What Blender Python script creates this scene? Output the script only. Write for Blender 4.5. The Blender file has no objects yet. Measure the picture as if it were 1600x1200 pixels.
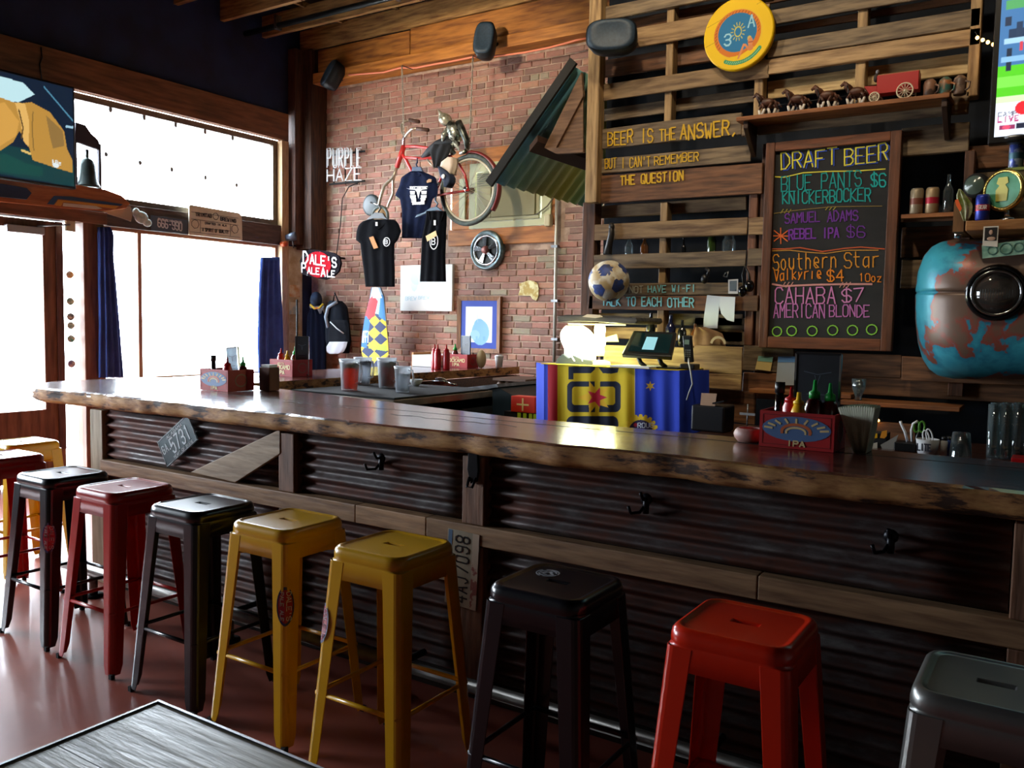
import bpy, bmesh, math, random
import numpy as np
from mathutils import Vector, Matrix
random.seed(7); rng = np.random.default_rng(3)
SC = bpy.context.scene; COL = SC.collection
# ------------------------------------------------------------------ camera
FPX, YAW, PITCH, ROLL, CH = 1339.6, math.radians(32.954), math.radians(4.094), math.radians(1.051), 1.5
fw = Vector((-math.sin(YAW)*math.cos(PITCH), math.cos(YAW)*math.cos(PITCH), -math.sin(PITCH)))
r0 = Vector((math.cos(YAW), math.sin(YAW), 0)); u0 = r0.cross(fw)
rt = math.cos(ROLL)*r0 + math.sin(ROLL)*u0; up = -math.sin(ROLL)*r0 + math.cos(ROLL)*u0
CAMP = Vector((0, 0, CH))
cd = bpy.data.cameras.new('camera'); cam = bpy.data.objects.new('camera', cd); COL.objects.link(cam)
cam.matrix_world = Matrix(((rt.x, up.x, -fw.x, 0), (rt.y, up.y, -fw.y, 0), (rt.z, up.z, -fw.z, CH), (0, 0, 0, 1)))
cd.sensor_width = 36; cd.lens = FPX/1600*36; cd.clip_start = .02; cd.clip_end = 200
SC.camera = cam
# ------------------------------------------------------------------ light
SC.view_settings.view_transform = 'Standard'; SC.view_settings.look = 'None'
SC.view_settings.exposure = 0.4; SC.view_settings.gamma = 1; SC.view_settings.use_curve_mapping = False
SC.cycles.max_bounces = 7; SC.cycles.diffuse_bounces = 4; SC.cycles.glossy_bounces = 4
SC.cycles.transmission_bounces = 5; SC.cycles.transparent_max_bounces = 10
SC.cycles.sample_clamp_indirect = 8; SC.cycles.caustics_reflective = False; SC.cycles.caustics_refractive = False
SC.cycles.use_denoising = True
w = bpy.data.worlds.new('overcast_sky'); SC.world = w; w.use_nodes = True
bg = w.node_tree.nodes['Background']; bg.inputs[0].default_value = (.80, .90, 1, 1); bg.inputs[1].default_value = 26.0
def light(kind, name, loc, power, col, size=.3, target=None, spot=None, blend=.6, sizey=None):
    d = bpy.data.lights.new(name, kind); d.energy = power; d.color = col
    o = bpy.data.objects.new(name, d); COL.objects.link(o); o.location = loc
    if kind == 'AREA':
        d.size = size
        if sizey: d.shape = 'RECTANGLE'; d.size_y = sizey
    else: d.shadow_soft_size = size
    if target is not None: o.rotation_euler = (Vector(target)-Vector(loc)).to_track_quat('-Z', 'Y').to_euler()
    if spot: d.spot_size = math.radians(spot); d.spot_blend = blend
    return o
WARM = (1, .82, .58)
# portals: daylight sampling through the window openings of the left wall
for (y0, y1, z0, z1) in ((3.0, 6.8, 2.55, 3.46), (4.65, 6.8, .85, 2.33), (3.2, 4.3, .45, 2.3), (2.35, 3.05, .45, 2.3), (-.4, 1.6, .85, 2.6)):
    p = light('AREA', 'window_portal', (-7.66, (y0+y1)/2, (z0+z1)/2), 1, (1, 1, 1), y1-y0, None, sizey=z1-z0)
    p.rotation_euler = Vector((1, 0, 0)).to_track_quat('-Z', 'Y').to_euler()
    p.data.size, p.data.size_y = y1-y0, z1-z0
    p.data.cycles.is_portal = True
# warm spots above the frame, none seen, added to light pallets, bricks and chalkboard
light('SPOT', 'ceiling_spot_menu', (-1.6, 2.6, 4.3), 95, WARM, .08, (-1.6, 4.85, 2.75), 75)
light('SPOT', 'ceiling_spot_sign', (-2.6, 3.0, 4.3), 60, WARM, .08, (-2.4, 4.85, 2.9), 70)
light('SPOT', 'added_spot_bricks', (-4.9, 4.6, 4.2), 150, (1, .84, .62), .1, (-5.2, 7.3, 3.1), 85)
light('SPOT', 'added_spot_chalkboard', (-.7, 2.9, 4.2), 32, WARM, .1, (-.7, 4.7, 1.9), 60)

# ------------------------------------------------------------------ helpers
def ray(px, py): return rt*((px-800)/FPX) - up*((py-600)/FPX) + fw
def PY(px, py, Y): d = ray(px, py); return CAMP + d*(Y/d.y)
def PX(px, py, X): d = ray(px, py); return CAMP + d*(X/d.x)
def PZ(px, py, Z): d = ray(px, py); return CAMP + d*((Z-CH)/d.z)
V = Vector
def lin(h):
    h = h.lstrip('#'); c = [int(h[i:i+2], 16)/255 for i in (0, 2, 4)]
    return tuple(((x+.055)/1.055)**2.4 if x > .04045 else x/12.92 for x in c)
MATS = {}
def nodes(name):
    m = bpy.data.materials.new(name); m.use_nodes = True; nt = m.node_tree
    return m, nt, nt.nodes['Principled BSDF'], nt.nodes, nt.links
def M(name, col, rough=.5, metal=0, col2=None, scale=8, bump=0, coat=0, emit=None, estr=0, trans=0, stretch=(1, 1, 1), spec=None, contrast=(.35, .65), sheen=0, alpha=1, rnd=0, ior=None, bscale=None):
    if name in MATS: return MATS[name]
    m, nt, b, N, L = nodes(name)
    c = lin(col) if isinstance(col, str) else col
    b.inputs['Base Color'].default_value = (*c, 1); b.inputs['Roughness'].default_value = rough; b.inputs['Metallic'].default_value = metal
    if coat: b.inputs['Coat Weight'].default_value = coat; b.inputs['Coat Roughness'].default_value = .08
    if trans: b.inputs['Transmission Weight'].default_value = trans
    if spec is not None: b.inputs['Specular IOR Level'].default_value = spec
    if ior: b.inputs['IOR'].default_value = ior
    if emit: b.inputs['Emission Color'].default_value = (*lin(emit), 1); b.inputs['Emission Strength'].default_value = estr
    tc = N.new('ShaderNodeTexCoord'); mp = N.new('ShaderNodeMapping'); mp.inputs['Scale'].default_value = stretch
    L.new(tc.outputs['Object'], mp.inputs[0])
    oi = N.new('ShaderNodeObjectInfo'); ad = N.new('ShaderNodeVectorMath'); ad.operation = 'SCALE'
    ad.inputs[0].default_value = (37, 11, 23); L.new(oi.outputs['Random'], ad.inputs['Scale'])
    L.new(ad.outputs[0], mp.inputs['Location'])
    no = N.new('ShaderNodeTexNoise'); no.inputs['Scale'].default_value = scale; no.inputs['Detail'].default_value = 6
    L.new(mp.outputs[0], no.inputs['Vector'])
    if col2:
        c2 = lin(col2) if isinstance(col2, str) else col2
        rp = N.new('ShaderNodeValToRGB'); rp.color_ramp.elements[0].position = contrast[0]; rp.color_ramp.elements[1].position = contrast[1]
        rp.color_ramp.elements[0].color = (*c2, 1); rp.color_ramp.elements[1].color = (*c, 1)
        L.new(no.outputs['Fac'], rp.inputs[0]); out = rp.outputs[0]
        if rnd:
            mr = N.new('ShaderNodeMapRange'); mr.inputs[3].default_value = 1-rnd; mr.inputs[4].default_value = 1+rnd
            L.new(oi.outputs['Random'], mr.inputs[0])
            hs = N.new('ShaderNodeHueSaturation'); L.new(mr.outputs[0], hs.inputs['Value']); L.new(out, hs.inputs['Color']); out = hs.outputs[0]
        L.new(out, b.inputs['Base Color'])
    if bump:
        bp = N.new('ShaderNodeBump'); bp.inputs['Strength'].default_value = bump; bp.inputs['Distance'].default_value = .01
        if bscale:
            n2 = N.new('ShaderNodeTexNoise'); n2.inputs['Scale'].default_value = bscale; n2.inputs['Detail'].default_value = 4
            L.new(mp.outputs[0], n2.inputs['Vector']); L.new(n2.outputs['Fac'], bp.inputs['Height'])
        else: L.new(no.outputs['Fac'], bp.inputs['Height'])
        L.new(bp.outputs[0], b.inputs['Normal'])
    MATS[name] = m; return m
def wood(name, c1, c2, axis='x', rough=.6, scale=5, coat=0, rnd=.25, bump=.35, contrast=(.32, .62)):
    st = {'x': (1, 9, 9), 'y': (9, 1, 9), 'z': (9, 9, 1)}[axis]
    return M(name, c1, rough, col2=c2, scale=scale, stretch=st, coat=coat, rnd=rnd, bump=bump, contrast=contrast)
def glassy(name, tint=(1, 1, 1), gloss=.12, rough=.02, opac=0.0, ocol=(.8, .85, .9)):
    if name in MATS: return MATS[name]
    m = bpy.data.materials.new(name); m.use_nodes = True; nt = m.node_tree; N = nt.nodes; L = nt.links
    N.clear(); o = N.new('ShaderNodeOutputMaterial'); t = N.new('ShaderNodeBsdfTransparent'); t.inputs[0].default_value = (*tint, 1)
    g = N.new('ShaderNodeBsdfGlossy'); g.inputs['Roughness'].default_value = rough
    lw = N.new('ShaderNodeLayerWeight'); lw.inputs[0].default_value = .3
    mr = N.new('ShaderNodeMapRange'); mr.inputs[3].default_value = gloss*.4; mr.inputs[4].default_value = min(1, gloss*5)
    L.new(lw.outputs['Fresnel'], mr.inputs[0])
    mx = N.new('ShaderNodeMixShader'); L.new(mr.outputs[0], mx.inputs[0]); L.new(t.outputs[0], mx.inputs[1]); L.new(g.outputs[0], mx.inputs[2])
    if opac:
        d0 = N.new('ShaderNodeBsdfDiffuse'); d0.inputs[0].default_value = (*ocol, 1); d1 = N.new('ShaderNodeBsdfTranslucent'); d1.inputs[0].default_value = (*ocol, 1); d = N.new('ShaderNodeMixShader'); d.inputs[0].default_value = .65; L.new(d0.outputs[0], d.inputs[1]); L.new(d1.outputs[0], d.inputs[2])
        m2 = N.new('ShaderNodeMixShader'); m2.inputs[0].default_value = opac
        L.new(mx.outputs[0], m2.inputs[1]); L.new(d.outputs[0], m2.inputs[2]); mx = m2
    L.new(mx.outputs[0], o.inputs[0]); MATS[name] = m; return m
def printmat(name, estr=0, rough=.5):
    if name in MATS: return MATS[name]
    m, nt, b, N, L = nodes(name)
    a = N.new('ShaderNodeAttribute'); a.attribute_name = 'col'
    b.inputs['Roughness'].default_value = rough
    if estr:
        b.inputs['Base Color'].default_value = (.02, .02, .02, 1); L.new(a.outputs['Color'], b.inputs['Emission Color']); b.inputs['Emission Strength'].default_value = estr
    else: L.new(a.outputs['Color'], b.inputs['Base Color'])
    MATS[name] = m; return m

LOC = {}
def props(o, label=None, cat=None, group=None, kind=None):
    if label: o['label'] = label
    if cat: o['category'] = cat
    if group: o['group'] = group
    if kind: o['kind'] = kind
    return o
def thing(name, label, cat, loc, group=None):
    o = bpy.data.objects.new(name, None); COL.objects.link(o); o.location = loc; o.empty_display_size = .05
    LOC[o.name] = V(loc); return props(o, label, cat, group)
class MB:
    def __init__(s): s.v = []; s.f = []; s.sm = []
    def add(s, vs, fs, sm=False):
        n = len(s.v); s.v += [tuple(p) for p in vs]; s.f += [tuple(i+n for i in f) for f in fs]; s.sm += [sm]*len(fs); return s
    def bx(s, x0, x1, y0, y1, z0, z1):
        x0, x1 = min(x0, x1), max(x0, x1); y0, y1 = min(y0, y1), max(y0, y1); z0, z1 = min(z0, z1), max(z0, z1)
        vs = [(x, y, z) for z in (z0, z1) for y in (y0, y1) for x in (x0, x1)]
        return s.add(vs, [(0, 2, 3, 1), (4, 5, 7, 6), (0, 1, 5, 4), (2, 6, 7, 3), (0, 4, 6, 2), (1, 3, 7, 5)])
    def obx(s, c, a, b, d):   # oriented box: centre and three half-vectors
        c, a, b, d = V(c), V(a), V(b), V(d)
        vs = [c+a*i+b*j+d*k for k in (-1, 1) for j in (-1, 1) for i in (-1, 1)]
        return s.add(vs, [(0, 2, 3, 1), (4, 5, 7, 6), (0, 1, 5, 4), (2, 6, 7, 3), (0, 4, 6, 2), (1, 3, 7, 5)])
    def prism(s, pts, d, sm=False):   # polygon of 3d points extruded by vector d
        n = len(pts); d = V(d); a = [V(p) for p in pts]; b = [p+d for p in a]
        return s.add(a+b, [tuple(range(n)), tuple(range(2*n-1, n-1, -1))]+[(i, i+n, (i+1) % n+n, (i+1) % n) for i in range(n)], sm)
    def tube(s, pts, r, n=8, closed=False, taper=None):
        pts = [V(p) for p in pts]; k = len(pts); vs = []; prev = None
        for i, p in enumerate(pts):
            if closed: t = pts[(i+1) % k]-pts[i-1]
            else: t = pts[min(i+1, k-1)]-pts[max(i-1, 0)]
            t = t.normalized() if t.length > 1e-9 else V((0, 0, 1))
            if prev is None:
                a = V((0, 0, 1)) if abs(t.z) < .9 else V((1, 0, 0)); u = t.cross(a).normalized()
            else: u = (prev-t*prev.dot(t)); u = u.normalized() if u.length > 1e-6 else t.orthogonal().normalized()
            prev = u; w_ = t.cross(u); rr = r if taper is None else r*taper[i]
            vs += [p+(u*math.cos(2*math.pi*j/n)+w_*math.sin(2*math.pi*j/n))*rr for j in range(n)]
        fs = []
        for i in range(k if closed else k-1):
            for j in range(n):
                a, b = i*n+j, i*n+(j+1) % n; c, e = ((i+1) % k)*n+(j+1) % n, ((i+1) % k)*n+j; fs.append((a, b, c, e))
        if not closed: fs += [tuple(range(n-1, -1, -1)), tuple(range((k-1)*n, k*n))]
        return s.add(vs, fs, True)
    def lathe(s, prof, c, n=20, axis=(0, 0, 1), cap=True):
        c = V(c); ax = V(axis).normalized(); u = ax.orthogonal().normalized() if abs(ax.z) < .99 else V((1, 0, 0)); w_ = ax.cross(u); vs = []
        for r, z in prof: vs += [c+ax*z+(u*math.cos(2*math.pi*j/n)+w_*math.sin(2*math.pi*j/n))*max(r, 1e-5) for j in range(n)]
        fs = [(i*n+j, i*n+(j+1) % n, (i+1)*n+(j+1) % n, (i+1)*n+j) for i in range(len(prof)-1) for j in range(n)]
        if cap: fs += [tuple(range(n-1, -1, -1)), tuple(range((len(prof)-1)*n, len(prof)*n))]
        return s.add(vs, fs, True)
    def ell(s, c, rx, ry, rz, n=14, m=8, rot=None):
        c = V(c); vs = []
        for i in range(m+1):
            th = math.pi*i/m
            for j in range(n):
                p = V((rx*math.sin(th)*math.cos(2*math.pi*j/n), ry*math.sin(th)*math.sin(2*math.pi*j/n), rz*math.cos(th)))
                vs.append(c+(rot @ p if rot else p))
        return s.add(vs, [(i*n+j, (i+1)*n+j, (i+1)*n+(j+1) % n, i*n+(j+1) % n) for i in range(m) for j in range(n)], True)
    def ribbon(s, strokes, w_, nrm, t=.0008):   # flat strokes: lists of 3d points
        nrm = V(nrm).normalized(); t0 = t
        for st in strokes:
            st = [V(p) for p in st]
            if len(st) > 6 and (st[0]-st[-1]).length < 1.6*(st[1]-st[0]).length: st.append(st[0])
            for i in range(len(st)-1):
                a, b = st[i], st[i+1]; d = b-a
                if d.length < 1e-6: continue
                d.normalize(); e = nrm.cross(d)*w_/2; a2 = a-d*w_*.35; b2 = b+d*w_*.35; s.k = (getattr(s, 'k', 0)+1) % 24; t = t0*(1+.06*s.k)
                s.add([a2-e, b2-e, b2+e, a2+e, a2-e+nrm*t, b2-e+nrm*t, b2+e+nrm*t, a2+e+nrm*t], [(4, 5, 6, 7), (0, 4, 7, 3), (1, 2, 6, 5), (0, 1, 5, 4), (3, 7, 6, 2)])
        return s
    def build(s, name, mat, parent=None, smooth=None, bevel=0, label=None, cat=None, group=None, kind=None, origin=None, seg=2, angle=40):
        vs = np.array(s.v, dtype=float) if s.v else np.zeros((1, 3))
        if parent is not None: o3 = np.array(LOC.get(parent.name, V((0, 0, 0))))
        elif origin is not None: o3 = np.array(origin, float)
        elif kind == 'structure': o3 = np.zeros(3)
        else: o3 = np.array([(vs[:, 0].min()+vs[:, 0].max())/2, (vs[:, 1].min()+vs[:, 1].max())/2, vs[:, 2].min()])
        me = bpy.data.meshes.new(name); me.from_pydata((vs-o3).tolist(), [], s.f)
        bm = bmesh.new(); bm.from_mesh(me); bmesh.ops.recalc_face_normals(bm, faces=bm.faces); bm.to_mesh(me); bm.free()
        if smooth is None: sm = s.sm
        else: sm = [smooth]*len(s.f)
        if len(me.polygons) == len(sm): me.polygons.foreach_set('use_smooth', sm)
        me.materials.append(mat)
        o = bpy.data.objects.new(name, me); COL.objects.link(o)
        if parent is not None: o.parent = parent; LOC[o.name] = LOC.get(parent.name, V((0, 0, 0)))
        else: o.location = o3; LOC[o.name] = V(o3)
        if bevel:
            md = o.modifiers.new('bevel', 'BEVEL'); md.width = bevel; md.segments = seg; md.limit_method = 'ANGLE'; md.angle_limit = math.radians(angle)
            md.harden_normals = False
        return props(o, label, cat, group, kind)
def sub(parent): LOC[parent.name] = LOC.get(parent.name, V((0, 0, 0))); return parent
def ypoly(mb, pts, Y, t): return mb.prism([PY(x, y, Y) for x, y in pts], (0, t, 0))
def xpoly(mb, pts, X, t): return mb.prism([PX(x, y, X) for x, y in pts], (t, 0, 0))
def yrect(px0, py0, px1, py1, Y):
    a, b = PY(px0, (py0+py1)/2, Y), PY(px1, (py0+py1)/2, Y); c, d = PY((px0+px1)/2, py0, Y), PY((px0+px1)/2, py1, Y)
    return min(a.x, b.x), max(a.x, b.x), min(c.z, d.z), max(c.z, d.z)
def circ(c, r, n=24, u=(1, 0, 0), v=(0, 0, 1), a0=0, a1=2*math.pi, rv=None):
    c, u, v = V(c), V(u), V(v); rv = r if rv is None else rv
    full = abs(a1-a0-2*math.pi) < 1e-6
    return [c+u*(r*math.cos(a0+(a1-a0)*i/(n if full else n-1)))+v*(rv*math.sin(a0+(a1-a0)*i/(n if full else n-1))) for i in range(n)]
def cloth(mb, rows, Y, t=.03, folds=(.004, 5), n=20, m=28, X=None, seed=0):
    """closed hanging cloth; rows are (py, pxl, pxr) from the top down on plane Y (or X)"""
    ys = np.array([r[0] for r in rows], float); L_ = np.array([r[1] for r in rows], float); R_ = np.array([r[2] for r in rows], float)
    tt = np.linspace(ys[0], ys[-1], m); l = np.interp(tt, ys, L_); r = np.interp(tt, ys, R_); vs = []
    for side in (0, 1):
        for i in range(m):
            for j in range(n):
                s_ = j/(n-1); p = (PY if X is None else PX)(l[i]+(r[i]-l[i])*s_, tt[i], Y if X is None else X)
                b_ = t*(1-(2*s_-1)**4)**.5; fo = folds[0]*math.sin(folds[1]*2*math.pi*s_+1.3*i/m+seed)*(1-(2*s_-1)**6)
                d = (b_*.5+fo) if side == 0 else -b_*.5+fo*.5
                vs.append(p+(V((0, -d, 0)) if X is None else V((d, 0, 0))))
    K = m*n; fs = []
    for i in range(m-1):
        for j in range(n-1):
            a = i*n+j; fs.append((a, a+n, a+n+1, a+1)); fs.append((K+a, K+a+1, K+a+n+1, K+a+n))
        fs.append((i*n, K+i*n, K+(i+1)*n, (i+1)*n)); e = i*n+n-1; fs.append((e, e+n, K+e+n, K+e))
    for j in range(n-1): fs.append((j, j+1, K+j+1, K+j)); a = (m-1)*n+j; fs.append((a, K+a, K+a+1, a+1))
    return mb.add(vs, fs, True)
# stroke letters on a 4 x 6 grid
G = {'A': '002640|1232', 'B': '00063645443303|3342413000', 'C': '4536160501103041', 'D': '00062644422000', 'E': '46060040|0333', 'F': '460600|0333',
 'G': '45361605011030414323', 'H': '0006|4046|0343', 'I': '2026', 'J': '3631201001', 'K': '0006|4603|0340', 'L': '060040', 'M': '0006234640', 'N': '00064046',
 'O': '163645413010010516', 'P': '00063645443303', 'Q': '163645413010010516|2240', 'R': '00063645443303|2340', 'S': '453616050413334241301001', 'T': '0646|2620',
 'U': '060110304146', 'V': '062046', 'W': '0610233046', 'X': '0640|0046', 'Y': '062346|2320', 'Z': '06460040', '0': '163645413010010516', '1': '152620',
 '2': '05163645440040', '3': '05163645443313|334241301001', '4': '30360242', '5': '460603344341301001', '6': '4536160501103041423303', '7': '064610',
 '8': '13040516364544331302011030414233', '9': '0110304145361605041343', '$': '453616050413334241301001|2720', '-': '1333', '.': '2021', ',': '2110', "'": '2624',
 'a': '341403011031|3430', 'e': '023233241403011030', 'h': '0006|0314243330', 'i': '1014', 'k': '0006|0234|0230', 'l': '1610', 'n': '0004|0314243330',
 'o': '142433312010010314', 'r': '0004|03142434', 't': '16112030|0434', 'u': '0401102031|3430', 'v': '041034', 'y': '0411|3400', 'z': '04340030', '+': '2024|0242', '*': '2026|0145|4105|0343'}
def strokes(s, o, U, Vv, adv, jit=0, seed=1, squeeze=.72):
    """letters of s as 3d polylines: o baseline start, U unit along, Vv full-height vector, adv advance"""
    rr = random.Random(seed); out = []
    for i, ch in enumerate(s):
        if ch == ' ': continue
        g = G.get(ch) or G.get(ch.upper())
        if not g: continue
        jo = V((0, 0, 0)) + Vv*(rr.uniform(-jit, jit)*.6)
        for st in g.split('|'):
            pts = []
            for k in range(0, len(st)-1, 2):
                x, y = int(st[k])/4, int(st[k+1])/6
                pts.append(V(o)+V(U)*(adv*(i+.1+x*squeeze)+adv*rr.uniform(-jit, jit)*.3)+V(Vv)*(y+rr.uniform(-jit, jit)*.3)+jo)
            out.append(pts)
    return out
def textpx(mb, s, p0, p1, h, Y=None, X=None, w_=.004, jit=.0, seed=1, off=.001, squeeze=.72):
    f = (lambda a, b: PY(a, b, Y)) if X is None else (lambda a, b: PX(a, b, X))
    nrm = V((0, -1, 0)) if X is None else V((1, 0, 0))
    a, b = f(*p0), f(*p1); c = f(p0[0], p0[1]-h); U = (b-a); adv = U.length/len(s); U.normalize()
    mb.ribbon(strokes(s, a+nrm*off, U, c-a, adv, jit, seed, squeeze), w_, nrm); return mb
class Canvas:   # flat print: colours on a fine grid
    def __init__(s, w_, h_, nx, ny, bg_):
        s.w, s.h, s.nx, s.ny = w_, h_, nx, ny
        s.X, s.Y = np.meshgrid(np.linspace(0, w_, nx), np.linspace(0, h_, ny)); s.c = np.ones((ny, nx, 3))*np.array(lin(bg_) if isinstance(bg_, str) else bg_)
    def _p(s, m, col, a=1): c = np.array(lin(col) if isinstance(col, str) else col); s.c[m] = s.c[m]*(1-a)+c*a
    def rect(s, x0, y0, x1, y1, col, a=1): s._p((s.X >= x0) & (s.X <= x1) & (s.Y >= y0) & (s.Y <= y1), col, a)
    def ell(s, cx, cy, rx, ry, col, a=1, rot=0, r2=0):
        dx, dy = s.X-cx, s.Y-cy; c_, s_ = math.cos(rot), math.sin(rot); q = ((dx*c_+dy*s_)/rx)**2+((-dx*s_+dy*c_)/ry)**2
        s._p((q <= 1) & (q >= r2), col, a)
    def poly(s, pts, col, a=1):
        ins = np.zeros_like(s.X, bool); n = len(pts)
        for i in range(n):
            x1, y1 = pts[i]; x2, y2 = pts[(i+1) % n]
            if y1 == y2: continue
            ins ^= ((y1 > s.Y) != (y2 > s.Y)) & (s.X < (x2-x1)*(s.Y-y1)/(y2-y1)+x1)
        s._p(ins, col, a)
    def line(s, pts, wd, col, a=1):
        m = np.zeros_like(s.X, bool)
        for (x1, y1), (x2, y2) in zip(pts[:-1], pts[1:]):
            dx, dy = x2-x1, y2-y1; l2 = dx*dx+dy*dy or 1e-9; t = np.clip(((s.X-x1)*dx+(s.Y-y1)*dy)/l2, 0, 1)
            m |= (s.X-x1-t*dx)**2+(s.Y-y1-t*dy)**2 <= (wd/2)**2
        s._p(m, col, a)
    def text(s, t, x, y, h, adv, col, wd, jit=0):
        for st in strokes(t, (x, y, 0), (1, 0, 0), V((0, h, 0)), adv, jit): s.line([(p[0], p[1]) for p in st], wd, col)
    def star(s, cx, cy, r, col, k=5, a0=math.pi/2, ri=.42):
        s.poly([(cx+(r if i % 2 == 0 else r*ri)*math.cos(a0+i*math.pi/k), cy+(r if i % 2 == 0 else r*ri)*math.sin(a0+i*math.pi/k)) for i in range(2*k)], col)
    def build(s, name, mat, o, U, Vv, parent=None, defl=None, **kw):
        o, U, Vv = V(o), V(U), V(Vv); xs = (s.X/s.w).ravel(); ys = (s.Y/s.h).ravel()
        P = np.array(o)+xs[:, None]*np.array(U)+ys[:, None]*np.array(Vv)
        if defl is not None: P = P+defl(xs, ys)
        nx = s.nx; i = np.arange((s.ny-1)*(nx-1)); a = (i//(nx-1))*nx+i % (nx-1); F = np.stack([a, a+1, a+nx+1, a+nx], 1)
        lo = np.array(LOC.get(parent.name, V((0, 0, 0)))) if parent is not None else np.array(o); P = P-lo
        me = bpy.data.meshes.new(name); me.vertices.add(len(P)); me.vertices.foreach_set('co', P.ravel())
        me.loops.add(F.size); me.loops.foreach_set('vertex_index', F.ravel()); me.polygons.add(len(F))
        me.polygons.foreach_set('loop_start', np.arange(0, F.size, 4)); me.update(calc_edges=True)
        at = me.color_attributes.new('col', 'FLOAT_COLOR', 'POINT'); at.data.foreach_set('color', np.concatenate([s.c.reshape(-1, 3), np.ones((len(P), 1))], 1).ravel().astype(np.float32))
        me.polygons.foreach_set('use_smooth', [True]*len(me.polygons))
        me.materials.append(mat); ob = bpy.data.objects.new(name, me); COL.objects.link(ob)
        if parent is not None: ob.parent = parent; LOC[ob.name] = V(lo)
        else: ob.location = lo; LOC[ob.name] = V(lo)
        return props(ob, **kw)
def quadpx(pts, Y=None, X=None):   # bottom-left, bottom-right, top-left pixel -> o,U,V
    f = (lambda a, b: PY(a, b, Y)) if X is None else (lambda a, b: PX(a, b, X)); a, b, c = [f(*p) for p in pts]; return a, b-a, c-a
# ------------------------------------------------------------------ materials
NAVY = M('navy_paint', '#1c2c5a', .75, col2='#151f42', scale=3)
BLK = M('black_plastic', '#0c0d10', .4); BLKM = M('matte_black', '#0a0a0c', .85)
CHROME = M('chrome', '#c9ccd0', .18, 1); STEEL = M('brushed_steel', '#8b8d90', .35, 1, col2='#6f7173', scale=20)
CREAM = M('cream_paint', '#cfc6a2', .6); WHITE = M('white_paper', '#e9ebee', .8); RED = M('red_plastic', '#b01218', .35)
PW = [wood('pallet_wood_tan', '#a88960', '#6b4f33'), wood('pallet_wood_grey', '#8a765a', '#4e3f30'), wood('pallet_wood_brown', '#7b5234', '#3f2717'), wood('pallet_wood_pale', '#c7ad7c', '#8f7349')]
PWZ = [wood('upright_wood_tan', '#b39467', '#7c6040', 'z'), wood('upright_wood_brown', '#6d4630', '#3a2316', 'z')]
BEAM = wood('beam_wood', '#b5742f', '#6f3f18', rnd=.1, scale=3); BEAMD = wood('dark_beam_wood', '#4a2d1b', '#22130c', 'z', rnd=.1)
HEAD = wood('header_wood', '#8a5a3a', '#5f3a25', 'y', rnd=.1, scale=3); HEADZ = wood('door_wood', '#8d6148', '#603c2b', 'z', rnd=.1, scale=3)
FRAME = wood('bar_frame_wood', '#b08a64', '#7c5a3e', 'x', rnd=.2); FRAMEZ = wood('bar_post_wood', '#8a624a', '#5a3c2a', 'z', rnd=.1); PALE = wood('pale_post_wood', '#a8977a', '#857458', 'z', rnd=.1)
TOPW = wood('dark_polished_wood', '#4f2f20', '#2c1811', 'x', .3, coat=.6)
# ------------------------------------------------------------------ setting
def struct(name, mb, mat, **k): return mb.build(name, mat, kind='structure', **k)
XL, YB, YP = -7.6, 7.3, 4.85
FLOOR = M('stained_concrete', '#b06655', .34, col2='#8a463b', scale=1.6, bump=.05, coat=.12, contrast=(.3, .7))
struct('floor', MB().bx(XL-.15, 2.6, -2.6, YB+.1, -.06, 0), FLOOR)
struct('pavement', MB().bx(-40, XL-.15, -12, 20, -.14, -.08), M('pale_pavement', '#b9b6ae', .9, col2='#a3a098'))
# ceiling: dark deck, joists along x, cross battens, pipe
ce = struct('ceiling', MB().bx(XL-.15, 2.6, -2.6, YB+.15, 5.0, 5.1), M('dark_deck', '#231a14', .9, col2='#120d0b', scale=4)); sub(ce)
JW = wood('joist_wood', '#a8804a', '#6a4726', rnd=.2, scale=4)
jm = MB().bx(-5.06, 5.06, -.025, .025, 0, .22); j0 = None
for y in (7.1, 6.55, 6.0, 5.45, 4.9, 4.35, 3.8, 3.25, 2.7, 2.1, 1.5, .9):
    if j0 is None: j0 = jm.build('joist', JW, ce); o = j0
    else: o = j0.copy(); COL.objects.link(o)
    o.location = (-2.5, y, 4.56+rng.uniform(-.015, .01))
b0 = None
for x in (-6.9, -6.1, -5.3, -4.5, -3.7, -2.9, -2.1):
    if b0 is None: b0 = MB().bx(-.02, .02, -2.4, 2.4, 0, .05).build('batten', JW, ce); o = b0
    else: o = b0.copy(); COL.objects.link(o)
    o.location = (x, 4.8, 4.75)
pp = thing('ceiling_pipe', 'black sprinkler pipe running under the ceiling joists', 'pipe', (-4.5, 6.25, 4.45))
MB().tube([(-7.5, 6.25, 4.5), (-1.5, 6.25, 4.5)], .03).build('pipe', M('pipe_black', '#17191a', .35, .5), pp)
for x in (-7, -5.4, -3.9): MB().bx(x-.015, x+.015, 6.21, 6.29, 4.46, 4.6).build('pipe_clamp', STEEL, pp)

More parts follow.
